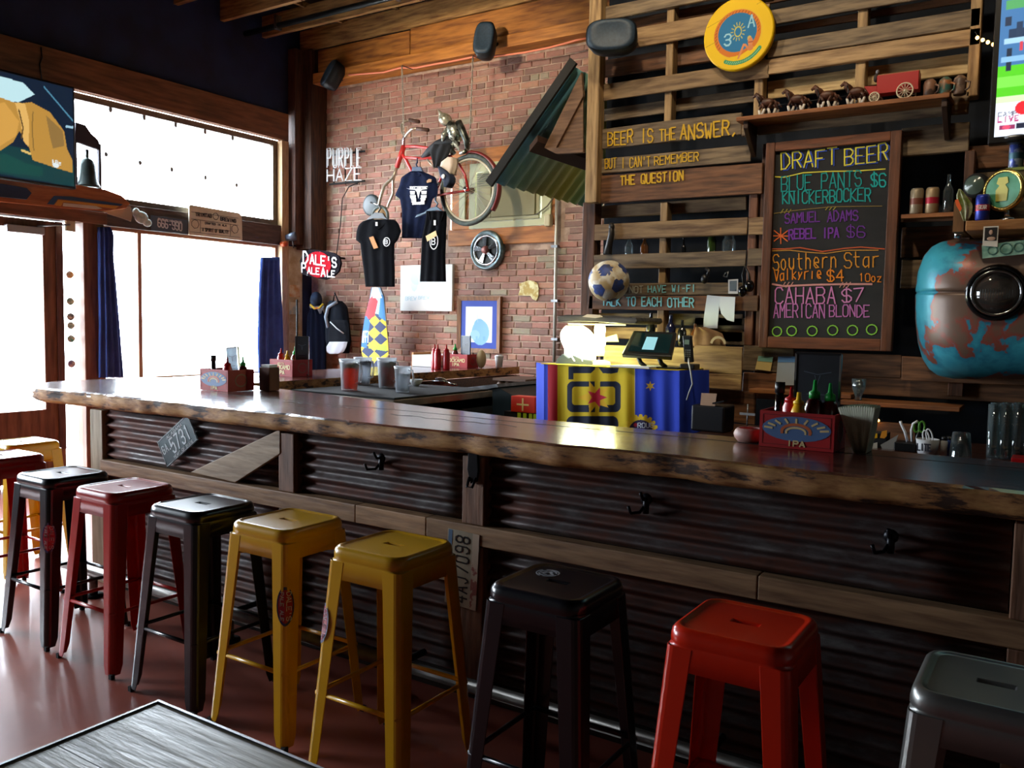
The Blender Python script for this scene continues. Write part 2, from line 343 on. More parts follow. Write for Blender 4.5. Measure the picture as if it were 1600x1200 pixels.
# back wall with single bricks
MORTAR = M('mortar', '#c4ab98', .95, col2='#9c8373', scale=14, bump=.6)
wb = MB().bx(-7.75, -5.55, YB, YB+.2, 0, 5).bx(-4.26, 2.6, YB, YB+.2, 0, 5).bx(-5.55, -4.26, YB, YB+.2, 0, 2.3).bx(-5.55, -4.26, YB, YB+.2, 3.2, 5)
wb = struct('wall_back', wb, MORTAR); sub(wb)
def brickmat():
    m, nt, b, N, L = nodes('brick'); b.inputs['Roughness'].default_value = .9
    oi = N.new('ShaderNodeObjectInfo'); ge = N.new('ShaderNodeNewGeometry'); a = N.new('ShaderNodeMath'); a.operation = 'ADD'
    L.new(oi.outputs['Random'], a.inputs[0]); L.new(ge.outputs['Random Per Island'], a.inputs[1])
    fr = N.new('ShaderNodeMath'); fr.operation = 'FRACT'; L.new(a.outputs[0], fr.inputs[0])
    rp = N.new('ShaderNodeValToRGB'); e = rp.color_ramp.elements; e[0].color = (*lin('#8c5640'), 1); e[1].color = (*lin('#9c6346'), 1); e[0].position = 0; e[1].position = 1
    for p_, c_ in ((.25, '#a3614a'), (.5, '#75452f'), (.68, '#ae7553'), (.8, '#8f8064'), (.86, '#93553c')):
        q = e.new(p_); q.color = (*lin(c_), 1)
    rp.color_ramp.interpolation = 'CONSTANT'; L.new(fr.outputs[0], rp.inputs[0])
    tc = N.new('ShaderNodeTexCoord'); no = N.new('ShaderNodeTexNoise'); no.inputs['Scale'].default_value = 30; no.inputs['Detail'].default_value = 5
    L.new(ge.outputs['Position'], no.inputs['Vector'])
    mx = N.new('ShaderNodeMixRGB'); mx.blend_type = 'MULTIPLY'; mx.inputs[0].default_value = .35; L.new(rp.outputs[0], mx.inputs[1]); L.new(no.outputs['Color'], mx.inputs[2])
    n2 = N.new('ShaderNodeTexNoise'); n2.inputs['Scale'].default_value = 2.2; n2.inputs['Detail'].default_value = 5; L.new(ge.outputs['Position'], n2.inputs['Vector'])
    r2 = N.new('ShaderNodeValToRGB'); r2.color_ramp.elements[0].position = .56; r2.color_ramp.elements[1].position = .72; L.new(n2.outputs['Fac'], r2.inputs[0])
    m2 = N.new('ShaderNodeMixRGB'); L.new(r2.outputs[0], m2.inputs[0]); L.new(mx.outputs[0], m2.inputs[1]); m2.inputs[2].default_value = (*lin('#a08772'), 1)
    sc_ = N.new('ShaderNodeMath'); sc_.operation = 'MULTIPLY'; sc_.inputs[1].default_value = .5; L.new(r2.outputs[0], sc_.inputs[0]); L.new(sc_.outputs[0], m2.inputs[0])
    bc = N.new('ShaderNodeBrightContrast'); bc.inputs['Bright'].default_value = .09; L.new(m2.outputs[0], bc.inputs[0]); L.new(bc.outputs[0], b.inputs['Base Color'])
    bp = N.new('ShaderNodeBump'); bp.inputs['Strength'].default_value = .6; bp.inputs['Distance'].default_value = .01; L.new(no.outputs['Fac'], bp.inputs['Height']); L.new(bp.outputs[0], b.inputs['Normal'])
    return m
BRICK = brickmat()
def brickshape(L_, seed):
    r_ = random.Random(seed); h = .054; vs = []
    k = [(0, 0), (L_, 0), (L_, h), (0, h)]
    back = [(x, .012, z) for x, z in k]; mid = [(x+r_.uniform(-.002, .002), -.004, z+r_.uniform(-.002, .002)) for x, z in k]
    fr = [(min(max(x, .006), L_-.006)+r_.uniform(-.003, .003), -.009+r_.uniform(-.002, .002), min(max(z, .006), h-.006)+r_.uniform(-.002, .002)) for x, z in k]
    return back+mid+fr, [(i, (i+1) % 4, (i+1) % 4+4, i+4) for i in range(4)]+[(i+4, (i+1) % 4+4, (i+1) % 4+8, i+8) for i in range(4)]+[(8, 9, 10, 11)]
SH = {('l', i): brickshape(.203, i) for i in range(5)}; SH.update({('h', i): brickshape(.095, 50+i) for i in range(4)})
bmesh_cache = {}; joined = MB(); nb = 0; openings = [(-5.56, -4.24, 2.28, 3.28)]
for row in range(14, 63):
    z = .008+row*.0655; hdr = row % 7 == 3; x = -7.36 + (0 if row % 2 else -.10) + rng.uniform(-.015, .015)
    step = .107 if hdr else .215
    while x < -3.55:
        k = ('h', int(rng.integers(4))) if hdr else ('l', int(rng.integers(5))); dz = rng.uniform(-.002, .002); dy = rng.uniform(-.004, .003)
        L_ = .095 if hdr else .203
        if x > -7.37 and x+L_ < -3.5 and not any(x+L_ > a and x < b and z+.054 > c and z < d for a, b, c, d in openings):
            vs, fs = SH[k]
            if nb < 300 and 1.75 < z < 3.2 and x > -6.6 and not hdr or (nb < 300 and hdr and 1.75 < z < 3.2 and x > -4.9):
                if k not in bmesh_cache:
                    me = bpy.data.meshes.new('brick'); me.from_pydata(vs, [], fs); me.materials.append(BRICK); bmesh_cache[k] = me
                o = bpy.data.objects.new('brick', bmesh_cache[k]); COL.objects.link(o); o.parent = wb; o.location = (x, YB+dy, z+dz); nb += 1
            else: joined.add([(a+x, b+YB+dy, c+z+dz) for a, b, c in vs], fs)
        x += step + (rng.uniform(-.012, .012) if not hdr else rng.uniform(-.004, .004))
joined.build('brickwork', BRICK, wb, kind='stuff')
# timber beam along the top of the back wall
bb = MB().bx(-7.3, -5.96, YB-.20, YB, 4.27, 4.53).build('timber_beam', BEAM, bevel=.01, label='old orange timber beam above the brick wall', cat='beam')
sub(bb)
MB().bx(-5.94, 0, YB-.21, YB, 4.27, 4.54).build('beam_length', BEAM, bb, bevel=.008)
MB().bx(-7.34, 0, YB-.24, YB, 4.15, 4.268).build('ledger_board', wood('ledger_wood', '#c98338', '#8f5420', rnd=0, scale=3), bb, bevel=.008)
MB().bx(-7.5, 0, YB-.15, YB, 4.545, 4.6).build('dark_gap_strip', M('strap', '#1b1f26', .5), bb)  # shade of the gap above the beam, put in as a dark strip
# corner post and pier on the left wall
struct('trim_1', MB().bx(XL, -7.35, 7.05, YB, 2.3, 4.54), BEAMD, bevel=.008)
struct('trim_2', MB().bx(XL, -7.48, 6.93, 7.05, 2.35, 4.54), wood('post_wood', '#5c3826', '#38221a', 'z', rnd=0), bevel=.005)
# left wall around the openings
wl = MB()
wl.bx(XL-.15, XL, -2.6, YB+.2, 3.80, 5.0).bx(XL-.15, XL, 6.92, YB+.2, 0, 3.8).bx(XL-.15, XL, 4.65, 6.92, 0, .85).bx(XL-.15, XL, -2.6, -.4, 0, 3.8).bx(XL-.15, XL, 1.6, 2.2, 0, 3.8).bx(XL-.15, XL, -.4, 1.6, 0, .85).bx(XL-.15, XL, -.4, 1.6, 2.6, 3.8).bx(XL-.15, XL, 2.2, 3.1, 2.55, 3.8)
wl = struct('wall_left', wl, NAVY); sub(wl)
struct('wall_front', MB().bx(XL-.15, 2.6, -2.7, -2.6, 0, 5), M('plaster_dark', '#4a443d', .9)); struct('wall_right', MB().bx(2.6, 2.7, -2.7, YB+.2, 0, 5), MATS['plaster_dark'])
struct('trim_3', MB().bx(XL-.02, XL+.07, -2.4, 6.88, 3.50, 3.80), HEAD, bevel=.006)            # header beam over the transom
struct('trim_4', MB().bx(XL-.12, XL+.05, 6.80, 6.90, .0, 3.50), M('jamb_wood', '#c9a87c', .5, col2='#a98a60', stretch=(9, 9, 1)), bevel=.004)
struct('trim_5', MB().bx(XL-.12, XL+.03, 2.2, 6.80, 2.33, 2.55), wood('transom_rail', '#5b4636', '#3d2e26', 'y', rnd=0), bevel=.004)
struct('trim_6', MB().bx(XL-.02, XL+.10, 2.2, 4.66, 2.33, 2.44), HEAD, bevel=.005)
struct('trim_7', MB().bx(XL-.12, XL+.06, 4.45, 4.65, 0, 2.335), HEADZ, bevel=.006)
struct('trim_8', MB().bx(XL-.1, XL+.06, 4.65, 6.80, .82, .87), M('sill_paint', '#6a5a4c', .6), bevel=.004)
# painted lower pier with stickers
wn = struct('trim_9', MB().bx(XL, XL+.012, 6.91, 7.14, .0, 2.33), M('pier_paint', '#d8cfb4', .7, col2='#b59f7c', scale=9)); sub(wn)
for i, (z, c) in enumerate(((1.75, '#c98d4a'), (1.55, '#9fc3cf'), (1.32, '#b9a271'), (1.08, '#d9c77f'))):
    MB().bx(XL+.012, XL+.014, 6.94, 7.10, z, z+.14).build('sticker', M('pier_sticker_%d' % i, c, .6, col2='#e6ddc4', scale=12), wn)
PANE = glassy('window_glass', (1, 1, 1), .08)
def window(name, y0, y1, z0, z1, mull, mat, fr=.05):
    m = MB(); x0, x1 = XL-.09, XL-.03
    m.bx(x0, x1, y0, y1, z0, z0+fr).bx(x0, x1, y0, y1, z1-fr, z1).bx(x0, x1, y0, y0+fr, z0+fr, z1-fr).bx(x0, x1, y1-fr, y1, z0+fr, z1-fr)
    wobj = struct(name, m, mat); sub(wobj); ed = [y0+fr]+[e for y in mull for e in (y-.02, y+.02)]+[y1-fr]
    for y in mull: MB().bx(x0, x1, y-.02, y+.02, z0+fr, z1-fr).build('mullion', mat, wobj)
    for i in range(0, len(ed), 2): MB().bx(XL-.062, XL-.058, ed[i], ed[i+1], z0+fr, z1-fr).build('pane', PANE, wobj)
    return wobj
WF = M('window_frame_paint', '#6d6152', .5, col2='#54493c')
w1 = window('window_1', 3.1, 6.80, 2.55, 3.50, (4.42,), WF, .06)
w2 = window('window_2', 4.65, 6.80, .87, 2.33, (5.07,), M('mullion_wood', '#b07a50', .5), .03)
window('window_3', -.4, 1.6, .85, 2.6, (.6,), WF)
# dried specks hanging along the transom glass
st = MB()
for y, z in ((4.75, 3.0), (5.1, 2.98), (5.45, 2.97), (5.85, 2.95), (6.25, 2.93)): st.ell((XL-.05, y, z), .004, .022, .025, 6, 4)
for y in (4.8, 5.15, 5.5, 5.85, 6.2): st.ell((XL-.05, y, 3.42), .005, .022, .03, 6, 4)
st.build('leaf_speck', M('speck', '#8d8d90', .8), w1, kind='stuff')
struct('trim_10', MB().bx(XL-.1, XL+.06, 2.2, 2.3, 0, 2.33), HEADZ)
dr2 = struct('door_2', MB().bx(XL-.08, XL-.03, 2.32, 3.04, .28, .65).bx(XL-.08, XL-.03, 2.32, 3.04, 2.24, 2.32).bx(XL-.08, XL-.03, 2.94, 3.04, .65, 2.24).bx(XL-.08, XL-.03, 2.3, 2.4, .65, 2.24).bx(XL-.07, XL-.04, 2.3, 3.04, .02, .28), HEADZ); sub(dr2)
MB().bx(XL-.057, XL-.053, 2.4, 2.94, .65, 2.24).build('pane', PANE, dr2)
# glazed entrance door
dr = struct('door_1', MB().bx(XL-.08, XL-.03, 3.12, 4.13, .28, .65).bx(XL-.08, XL-.03, 3.12, 4.13, 2.24, 2.32).bx(XL-.08, XL-.03, 4.13, 4.31, .28, 2.32).bx(XL-.08, XL-.03, 3.05, 3.13, .28, 2.32).bx(XL-.07, XL-.04, 3.12, 4.31, .02, .28), HEADZ); sub(dr)
MB().bx(XL-.057, XL-.053, 3.13, 4.13, .65, 2.24).build('pane', PANE, dr)
MB().bx(XL-.03, XL-.012, 4.24, 4.30, .28, 2.32).build('stile_edge', wood('stile_dark', '#6b4740', '#4c302b', 'z', rnd=0), dr)
MB().bx(XL-.06, XL-.056, 4.31, 4.45, .3, 2.32).build('side_pane', PANE, dr)
for i, (z, c) in enumerate(((1.86, '#e7b823'), (1.62, '#5fb7a2'), (1.48, '#27415f'), (1.40, '#7fd0cf'), (1.28, '#5ec7c4'), (1.05, '#6b55b0'))):
    MB().lathe([(.035, 0), (.035, .003)], (XL-.05, 4.38, z), 14, (1, 0, 0)).build('sticker', M('door_sticker_%d' % i, c, .6, col2='#e9eef0', scale=25), dr, label=None)
cl = thing('door_closer', 'silver door closer with folding arm at the top of the entrance door', 'door closer', (XL+.03, 3.95, 2.2))
MB().bx(XL-.03, XL+.03, 3.80, 4.12, 2.19, 2.255).build('body', M('closer_grey', '#a7a9b2', .4, .3), cl, bevel=.006)
MB().tube([(XL+.03, 4.05, 2.26), (XL+.16, 4.20, 2.28), (XL+.07, 4.33, 2.30)], .009, 6).build('arm', STEEL, cl)
MB().bx(XL+.06, XL+.09, 4.28, 4.36, 2.24, 2.33).build('arm_shoe', CREAM, cl)

# ------------------------------------------------------------------ things on the left wall
def curtain(name, rows, X, label):
    mb = MB(); cloth(mb, rows, 0, .05, (.018, 4), 40, 30, X=X); return mb.build(name, M('curtain_cloth', '#4262b8', .85, col2='#304a92', scale=6, sheen=.3), label=label, cat='curtain')
curtain('window_curtain', [(355, 152, 172), (365, 152, 178), (400, 153, 177), (440, 153, 181), (500, 154, 186), (590, 154, 193)], XL+.10, 'blue curtain gathered against the door post at left end of shop window')
curtain('window_curtain', [(402, 407, 437), (430, 405, 438), (480, 403, 441), (540, 402, 443), (592, 404, 444)], XL+.10, 'slate blue curtain hanging at the brick end of the shop window')
# left television: film still of a crouching person in tan overalls
tvx = XL+.32
o, U, Vv = quadpx([(-60, 262), (116, 290), (-60, 106)], X=tvx)
y0, y1 = o.y, (o+U).y; z1, z0 = 3.43, 2.60
tv = thing('wall_television', 'flat television by the transom window showing a figure in tan overalls', 'television', (XL+.1, (y0+y1)/2, z0-.02))
MB().bx(tvx-.06, tvx, y0-.02, y1+.02, z0-.02, z1+.02).build('housing', BLK, tv, bevel=.01)
MB().bx(XL-.02, tvx-.06, y1-.5, y1-.3, z1-.45, z1-.25).build('wall_bracket', BLKM, tv)
MB().bx(XL+.03, XL+.05, y0, y1, z1+.02, z1+.12).build('mount_rail', BLKM, tv)
W_, H_ = y1-y0, z1-z0; c = Canvas(W_, H_, 180, 130, '#071e33'); S = W_/ (y1-y0)
def yy(px): return (PX(px, 200, tvx).y-y0)
def zz(px, py): return PX(px, py, tvx).z-z0
def pp_(l): return [(yy(a), zz(a, b)) for a, b in l]
c.poly(pp_([(-60, 250), (-60, 215), (40, 232), (118, 260), (118, 292), (-60, 262)]), '#0b3a3e'); c.poly(pp_([(-60, 110), (-5, 117), (38, 130), (55, 148), (30, 160), (-60, 152)]), '#bfe3ea')
c.line(pp_([(70, 136), (115, 190)]), .012, '#4f89a5'); c.line(pp_([(104, 198), (116, 199)]), .02, '#9cc4d6')
c.poly(pp_([(-60, 160), (0, 152), (28, 162), (50, 160), (78, 175), (100, 205), (104, 232), (112, 250), (112, 270), (85, 262), (50, 250), (44, 228), (38, 215), (30, 205), (20, 222), (0, 235), (-60, 250)]), '#b98a3e')
c.poly(pp_([(24, 160), (40, 162), (46, 190), (44, 230), (36, 220), (32, 190)]), '#e0b163'); c.poly(pp_([(-50, 170), (8, 160), (30, 190), (25, 212), (0, 228), (-50, 240)]), '#d19d4b')
c.poly(pp_([(72, 180), (98, 205), (100, 228), (82, 232), (78, 215)]), '#8f6f3d'); c.line(pp_([(30, 172), (36, 200), (33, 216)]), .012, '#5c4526'); c.line(pp_([(52, 175), (50, 200), (52, 235)]), .01, '#8a6a34')
c.poly(pp_([(-60, 240), (8, 240), (40, 255), (66, 262), (66, 276), (-60, 262)]), '#0f4742'); c.line(pp_([(34, 235), (46, 240)]), .02, '#d9b86a')
c.ell(yy(86), zz(86, 258), .028, .022, '#dfe9ea'); c.text('tbe', yy(80), zz(80, 255), .03, .028, '#dfe9ea', .006)
c.build('screen', printmat('screen_print', .8), (tvx+.001, y0, z0), (0, W_, 0), (0, 0, H_), parent=tv)
MB().tube([PX(64, 74, XL+.075), PX(66, 90, XL+.075), PX(62, 100, XL+.075), PX(66, 130, XL+.075)], .006, 6).build('wire', BLK, label='thin dark wire crossing the header beam above the television', cat='cord')
# bell in a yoke standing on the header
b = PX(137, 295, XL+.06); bl = thing('yoke_bell', 'dark cast bell hanging in a yoke beside the television', 'bell', b)
br = .088; zc = b.z+.02
MB().lathe([(br*1.25, 0), (br*1.18, .012), (br*.98, .05), (br*.85, .12), (br*.78, .19), (br*.55, .235), (.012, .26)], (b.x, b.y, zc), 20).build('bell', M('bell_bronze', '#4d5a58', .45, .6, col2='#2e3838'), bl)
MB().tube([(b.x, b.y, zc+.24), (b.x, b.y, zc+.33)], .014).build('crown', BLK, bl)
mb = MB()
for s in (-1, 1): mb.bx(b.x-.015, b.x+.015, b.y+s*.115-.012, b.y+s*.115+.012, b.z-.02, b.z+.42)
mb.build('upright', M('yoke_wood', '#3a3440', .7), bl, kind='stuff')
MB().prism([(b.x-.02, b.y-.13, b.z+.40), (b.x-.02, b.y+.13, b.z+.36), (b.x-.02, b.y+.10, b.z+.45), (b.x-.02, b.y+.03, b.z+.50), (b.x-.02, b.y-.02, b.z+.56), (b.x-.02, b.y-.11, b.z+.57)], (.04, 0, 0)).build('yoke', MATS['yoke_wood'], bl, bevel=.005)
MB().bx(b.x-.02, b.x+.02, b.y-.135, b.y+.135, b.z-.03, b.z-.005).build('base', MATS['yoke_wood'], bl)
# wake board lying on the door header
sb = thing('surfboard', 'short wooden surfboard with blue and yellow stripes lying over the door', 'surfboard', PX(80, 318, XL+.08))
def bp(pts, off, t, nm, mat): MB().prism([PX(x, y, XL+.10+off) for x, y in pts], (t, 0, 0)).build(nm, mat, sb, bevel=.004)
bp([(-80, 262), (-20, 272), (60, 283), (120, 290), (160, 297), (185, 306), (199, 319), (192, 326), (160, 330), (100, 326), (0, 316), (-80, 306)], 0, .05, 'board', wood('board_wood', '#b06a38', '#8c4e28', 'y', rnd=0))
bp([(73, 319), (84, 306), (110, 307), (192, 319), (188, 322), (110, 313), (90, 311), (84, 320)], .051, .003, 'blue_stripe', M('stripe_blue', '#27456b', .5))
bp([(85, 320), (91, 312), (110, 314), (186, 322), (180, 326), (110, 317), (99, 316), (95, 322)], .051, .003, 'yellow_stripe', M('stripe_yellow', '#d99b3a', .5))
bp([(98, 322), (99, 317), (150, 322), (160, 326), (150, 327)], .052, .003, 'white_stripe', M('stripe_white', '#d8cfc0', .5))
bp([(-80, 280), (0, 287), (40, 294), (48, 302), (40, 312), (0, 308), (-80, 300)], .051, .02, 'deck_pad', M('pad_navy', '#1c2440', .6))
# row of plates and cards along the transom rail
def xcard(name, pts, X, t, mat, label, cat, bevel=0):
    mb = MB(); xpoly(mb, pts, X, t); o = mb.build(name, mat, label=label, cat=cat, bevel=bevel); return sub(o)
xcard('cardboard_scrap', [(158, 330), (165, 327), (203, 322), (206, 336), (204, 346), (190, 341), (170, 335)], XL+.06, .008, M('cardboard', '#a89b8c', .9), 'torn corrugated cardboard scrap past the nose of the surfboard', 'cardboard')
mb = MB().ell(PX(221, 340, XL+.08), .02, .075, .06, 12, 8); mb.ell(PX(230, 348, XL+.08), .015, .05, .04, 10, 6); mb.ell(PX(213, 333, XL+.08), .015, .04, .05, 10, 6)
mb.build('sea_shell', M('shell', '#9fb8ae', .5, col2='#d7dccf', scale=25), label='pale green shell between cardboard scrap and black number plate', cat='shell')
pl = xcard('number_plate', [(235, 336), (293, 344), (293, 366), (236, 360)], XL+.05, .004, M('plate_black', '#465464', .45), 'black number plate reading 666-990 left of the cream brewery sign', 'number plate', .002)
mb = MB(); textpx(mb, '666-990', (246, 354), (285, 361), 13, X=XL+.055, w_=.011); mb.build('number', M('plate_letters', '#dfe3e6', .5), pl)
mb = MB(); textpx(mb, 'WY BUCKING STATE', (247, 344), (284, 349), 3, X=XL+.055, w_=.004); mb.build('small_print', MATS['plate_letters'], pl)
pl = xcard('brewery_sign', [(294, 322), (296, 320), (372, 333), (376, 338), (377, 375), (375, 376), (294, 367)], XL+.05, .02, M('sign_cream', '#ece6cc', .7, col2='#dcd6be'), 'cream printed brewery sign with ruled lines over the shop window', 'sign', .003)
GR = M('sign_ink', '#4a4d4c', .7); mb = MB()
textpx(mb, 'TRIMTAB', (305, 337), (331, 340), 5, X=XL+.072, w_=.010); textpx(mb, 'BREWING', (344, 344), (369, 348), 5, X=XL+.072, w_=.010)
textpx(mb, 'A SPIRIT OF QUALITY', (316, 361), (357, 365), 5, X=XL+.072, w_=.006); textpx(mb, 'CRAFTED IN ALA', (320, 350), (354, 354), 3, X=XL+.072, w_=.005)
mb.build('lettering', GR, pl)
mb = MB()
for a, b_ in (((299, 331), (372, 341)), ((299, 342), (372, 352)), ((313, 356), (360, 361)), ((297, 362), (375, 371)), ((313, 344), (313, 364)), ((360, 350), (360, 369))): mb.ribbon([[PX(*a, XL+.0715), PX(*b_, XL+.0715)]], .004, (1, 0, 0))
for a in ((305, 350), (367, 358)): mb.ribbon([circ(PX(*a, XL+.0715), .045, 7, (0, 1, 0))], .005, (1, 0, 0))
mb.ribbon([circ(PX(337, 338, XL+.0715), .035, 9, (0, 1, 0))], .006, (1, 0, 0))
mb.build('ruled_lines', GR, pl, kind='stuff')
# small spot lamp, post sign, caps, bag beside the corner
sl = thing('clip_lamp', 'small metal clip lamp on top of the painted pier', 'lamp', PX(458, 385, XL+.1))
p = PX(455, 370, XL+.1); MB().lathe([(.035, -.06), (.045, 0), (.05, .05), (.03, .055)], p, 14, (.8, .5, .2)).build('head', M('lamp_grey', '#6f7c90', .35, .6), sl)
MB().tube([p, p+V((0, .03, -.09)), p+V((-.02, .05, -.12))], .007, 6).build('clip', STEEL, sl)
q = PX(443, 381, XL+.07); MB().lathe([(.03, -.03), (.03, .04)], q, 12, (1, 0, 0)).build('red_lens', M('red_lens', '#c85a2c', .3), sl)
# ------------------------------------------------------------------ things on the back wall
YS = 6.90
s_ = thing('wall_sign', 'dark shield sign with red oval and white pale ale lettering in the corner', 'sign', PY(500, 440, YS))
pts = [(468, 408), (472, 398), (482, 390), (500, 391), (521, 395), (530, 401), (532, 412), (529, 424), (520, 433), (508, 437), (486, 433), (471, 428)]
mb = MB(); ypoly(mb, pts, YS, .03); mb.build('backing', M('sign_black', '#140f18', .8, spec=.1), s_, bevel=.006); p = PY(500, 400, YS); MB().tube([p+V((0, .03, 0)), V((p.x, YB-.001, p.z))], .012, 6).build('wall_arm', BLKM, s_)
c0 = PY(497, 413.5, YS-.003); mb = MB(); mb.prism(circ(c0, .205, 28, V((1, 0, -.06)), V((0, 0, 1)), rv=.145), (0, -.006, 0)); mb.build('red_oval', M('sign_red', '#a80c20', .8, spec=.1), s_, bevel=.003)
mb = MB(); textpx(mb, "D", (473, 411), (483, 412), 18, Y=YS-.012, w_=.02); textpx(mb, "ALE'S", (484, 411.5), (527, 418), 14, Y=YS-.012, w_=.018)
textpx(mb, 'P', (471, 425), (479, 426), 14, Y=YS-.012, w_=.017); textpx(mb, 'ALE', (480, 427), (500, 429), 9.5, Y=YS-.012, w_=.014); textpx(mb, 'A', (501, 431.5), (510, 432), 13, Y=YS-.012, w_=.016); textpx(mb, 'LE', (511, 432), (524, 433), 9.5, Y=YS-.012, w_=.014)
mb.build('lettering', M('sign_white', '#e6e3e6', .4), s_)
mb = MB()
for a in ((478, 400), (525, 408), (480, 430), (512, 433), (500, 394)): mb.ell(PY(*a, YS-.004), .008, .005, .008, 8, 5)
mb.build('rivet', STEEL, s_, kind='stuff')
# cap, dark jacket, backpack on hooks
YH = 7.16
cp = thing('baseball_cap', 'blue and grey cap with yellow peak badge hung above the dark jacket', 'cap', PY(494, 495, YH))
mb = MB().ell(PY(494, 469, YH), .07, .07, .10, 16, 9); mb.build('crown', M('cap_blue', '#2e4668', .8, col2='#1a2436', scale=10), cp)
mb = MB(); cloth(mb, [(478, 483, 507), (484, 485, 504), (490, 488, 502), (495, 491, 498)], YH-.05, .03, (.002, 1), 10, 8); mb.build('peak', M('cap_grey', '#6d6c72', .8), cp)
mb = MB(); mb.tube([PY(485, 476, YH-.1), PY(491, 482, YH-.12), PY(499, 481, YH-.12), PY(505, 475, YH-.1)], .012, 6); mb.build('badge', M('cap_yellow', '#d2b32c', .7, col2='#b2472c', scale=14, contrast=(.4, .5)), cp)
MB().tube([PY(494, 487, YH-.03), PY(494, 484, YB)], .01, 6).build('coat_peg', STEEL, label='steel peg in the bricks behind the baseball cap', cat='peg')
mb = MB(); cloth(mb, [(482, 488, 500), (492, 483, 506), (520, 481, 508), (560, 483, 508), (690, 484, 508)], YH-.03, .10, (.015, 3), 22, 20)
mb.build('hanging_jacket', M('jacket_black', '#10162a', .9, spec=.1), label='long dark blue jacket hanging in the corner below the cap', cat='jacket')
bk = thing('backpack', 'small black and pale grey backpack hanging on the brick corner', 'backpack', PY(528, 555, YH-.05))
mb = MB(); cloth(mb, [(470, 520, 530), (478, 513, 540), (500, 511, 543), (530, 511, 546), (552, 515, 543)], YH-.03, .15, (.004, 2), 20, 16); mb.build('body', M('pack_black', '#10151f', .8, spec=.1), bk)
mb = MB(); cloth(mb, [(500, 518, 542), (508, 515, 545), (533, 513, 546), (540, 514, 544)], YH-.12, .07, (.004, 2), 16, 10); mb.build('front_pocket', M('pack_dark', '#0b0e16', .8, spec=.1), bk)
mb = MB(); cloth(mb, [(534, 515, 543), (542, 510, 541), (550, 511, 537), (553, 517, 531)], YH-.14, .06, (.004, 2), 16, 10); mb.build('lower_panel', M('pack_grey', '#b9bcc6', .8), bk)
mb = MB().tube([PY(513, 512, YH-.12), PY(509, 495, YH-.13), PY(513, 480, YH-.12), PY(526, 472, YH-.1)], .02, 8); mb.build('strap', M('pack_strap', '#8fa0b4', .8), bk)
mb = MB(); mb.tube([PY(516, 503, YH-.17), PY(526, 513, YH-.18), PY(537, 521, YH-.17)], .007, 6); mb.build('zip', M('zip_grey', '#c2c6cc', .4), bk)
MB().tube([PY(523, 460, YH-.03), PY(523, 457, YB)], .008, 6).build('wall_hook', STEEL, bk)
MB().tube([PY(520, 474, YH-.06), PY(523, 458, YH-.02), PY(530, 474, YH-.06)], .008, 6).build('loop', MATS['pack_black'], bk)
MB().tube([PY(464, 468, 6.9), V((PY(464, 515, 6.9).x, 6.9, .001))], .012, 6).build('thin_pole', BLK, label='thin dark upright rod in front of the painted pier', cat='rod')
# neon sign
YN = 7.2
ne = thing('neon_sign', 'unlit white tube sign reading PURPLE HAZE', 'neon sign', PY(540, 290, YN)); NE = M('neon_tube_glow', '#d9dfe4', .15, emit='#dfe8ef', estr=.25)  # faint glow put into the tube material though the tubes are unlit
def tubetext(s, p0, p1, h, r, double, adv_sq=.74):
    a, b_ = PY(*p0, YN), PY(*p1, YN); c_ = PY(p0[0], p0[1]-h, YN); U = b_-a; adv = U.length/len(s); U.normalize(); m_ = MB()
    for ch_i, ch in enumerate(s):
        m1 = MB()
        for st in strokes(ch, a+U*adv*ch_i, U, c_-a, adv, 0, 1, adv_sq):
            m1.tube(st, r, 6)
            if double: ct = a+U*adv*(ch_i+.1+adv_sq/2)+(c_-a)*.5; m1.tube([ct+V(((p.x-ct.x)*.45, 0, (p.z-ct.z)*.82)) for p in st], r*.8, 6)
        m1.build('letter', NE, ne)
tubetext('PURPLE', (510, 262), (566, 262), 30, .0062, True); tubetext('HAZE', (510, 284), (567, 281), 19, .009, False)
mb = MB()
for x in (520, 538, 556): mb.tube([PY(x, 232, YN+.05), PY(x+2, 288, YN+.06)], .008, 6)
mb.bx(PY(512, 0, YN).x, PY(568, 0, YN).x, YN+.03, YN+.045, PY(540, 286, YN).z, PY(540, 283, YN).z); mb.bx(PY(512, 0, YN).x, PY(568, 0, YN).x, YN+.03, YN+.045, PY(540, 240, YN).z, PY(540, 237, YN).z)
mb.build('mounting_frame', BLKM, ne, kind='stuff')
mb = MB().tube([PY(560, 285, YN), PY(545, 292, YN), PY(535, 310, YN+.06), PY(532, 350, YN+.06), PY(526, 395, YN+.06), PY(525, 425, YN+.06)], .006, 6); mb.build('lead', BLKM, ne)
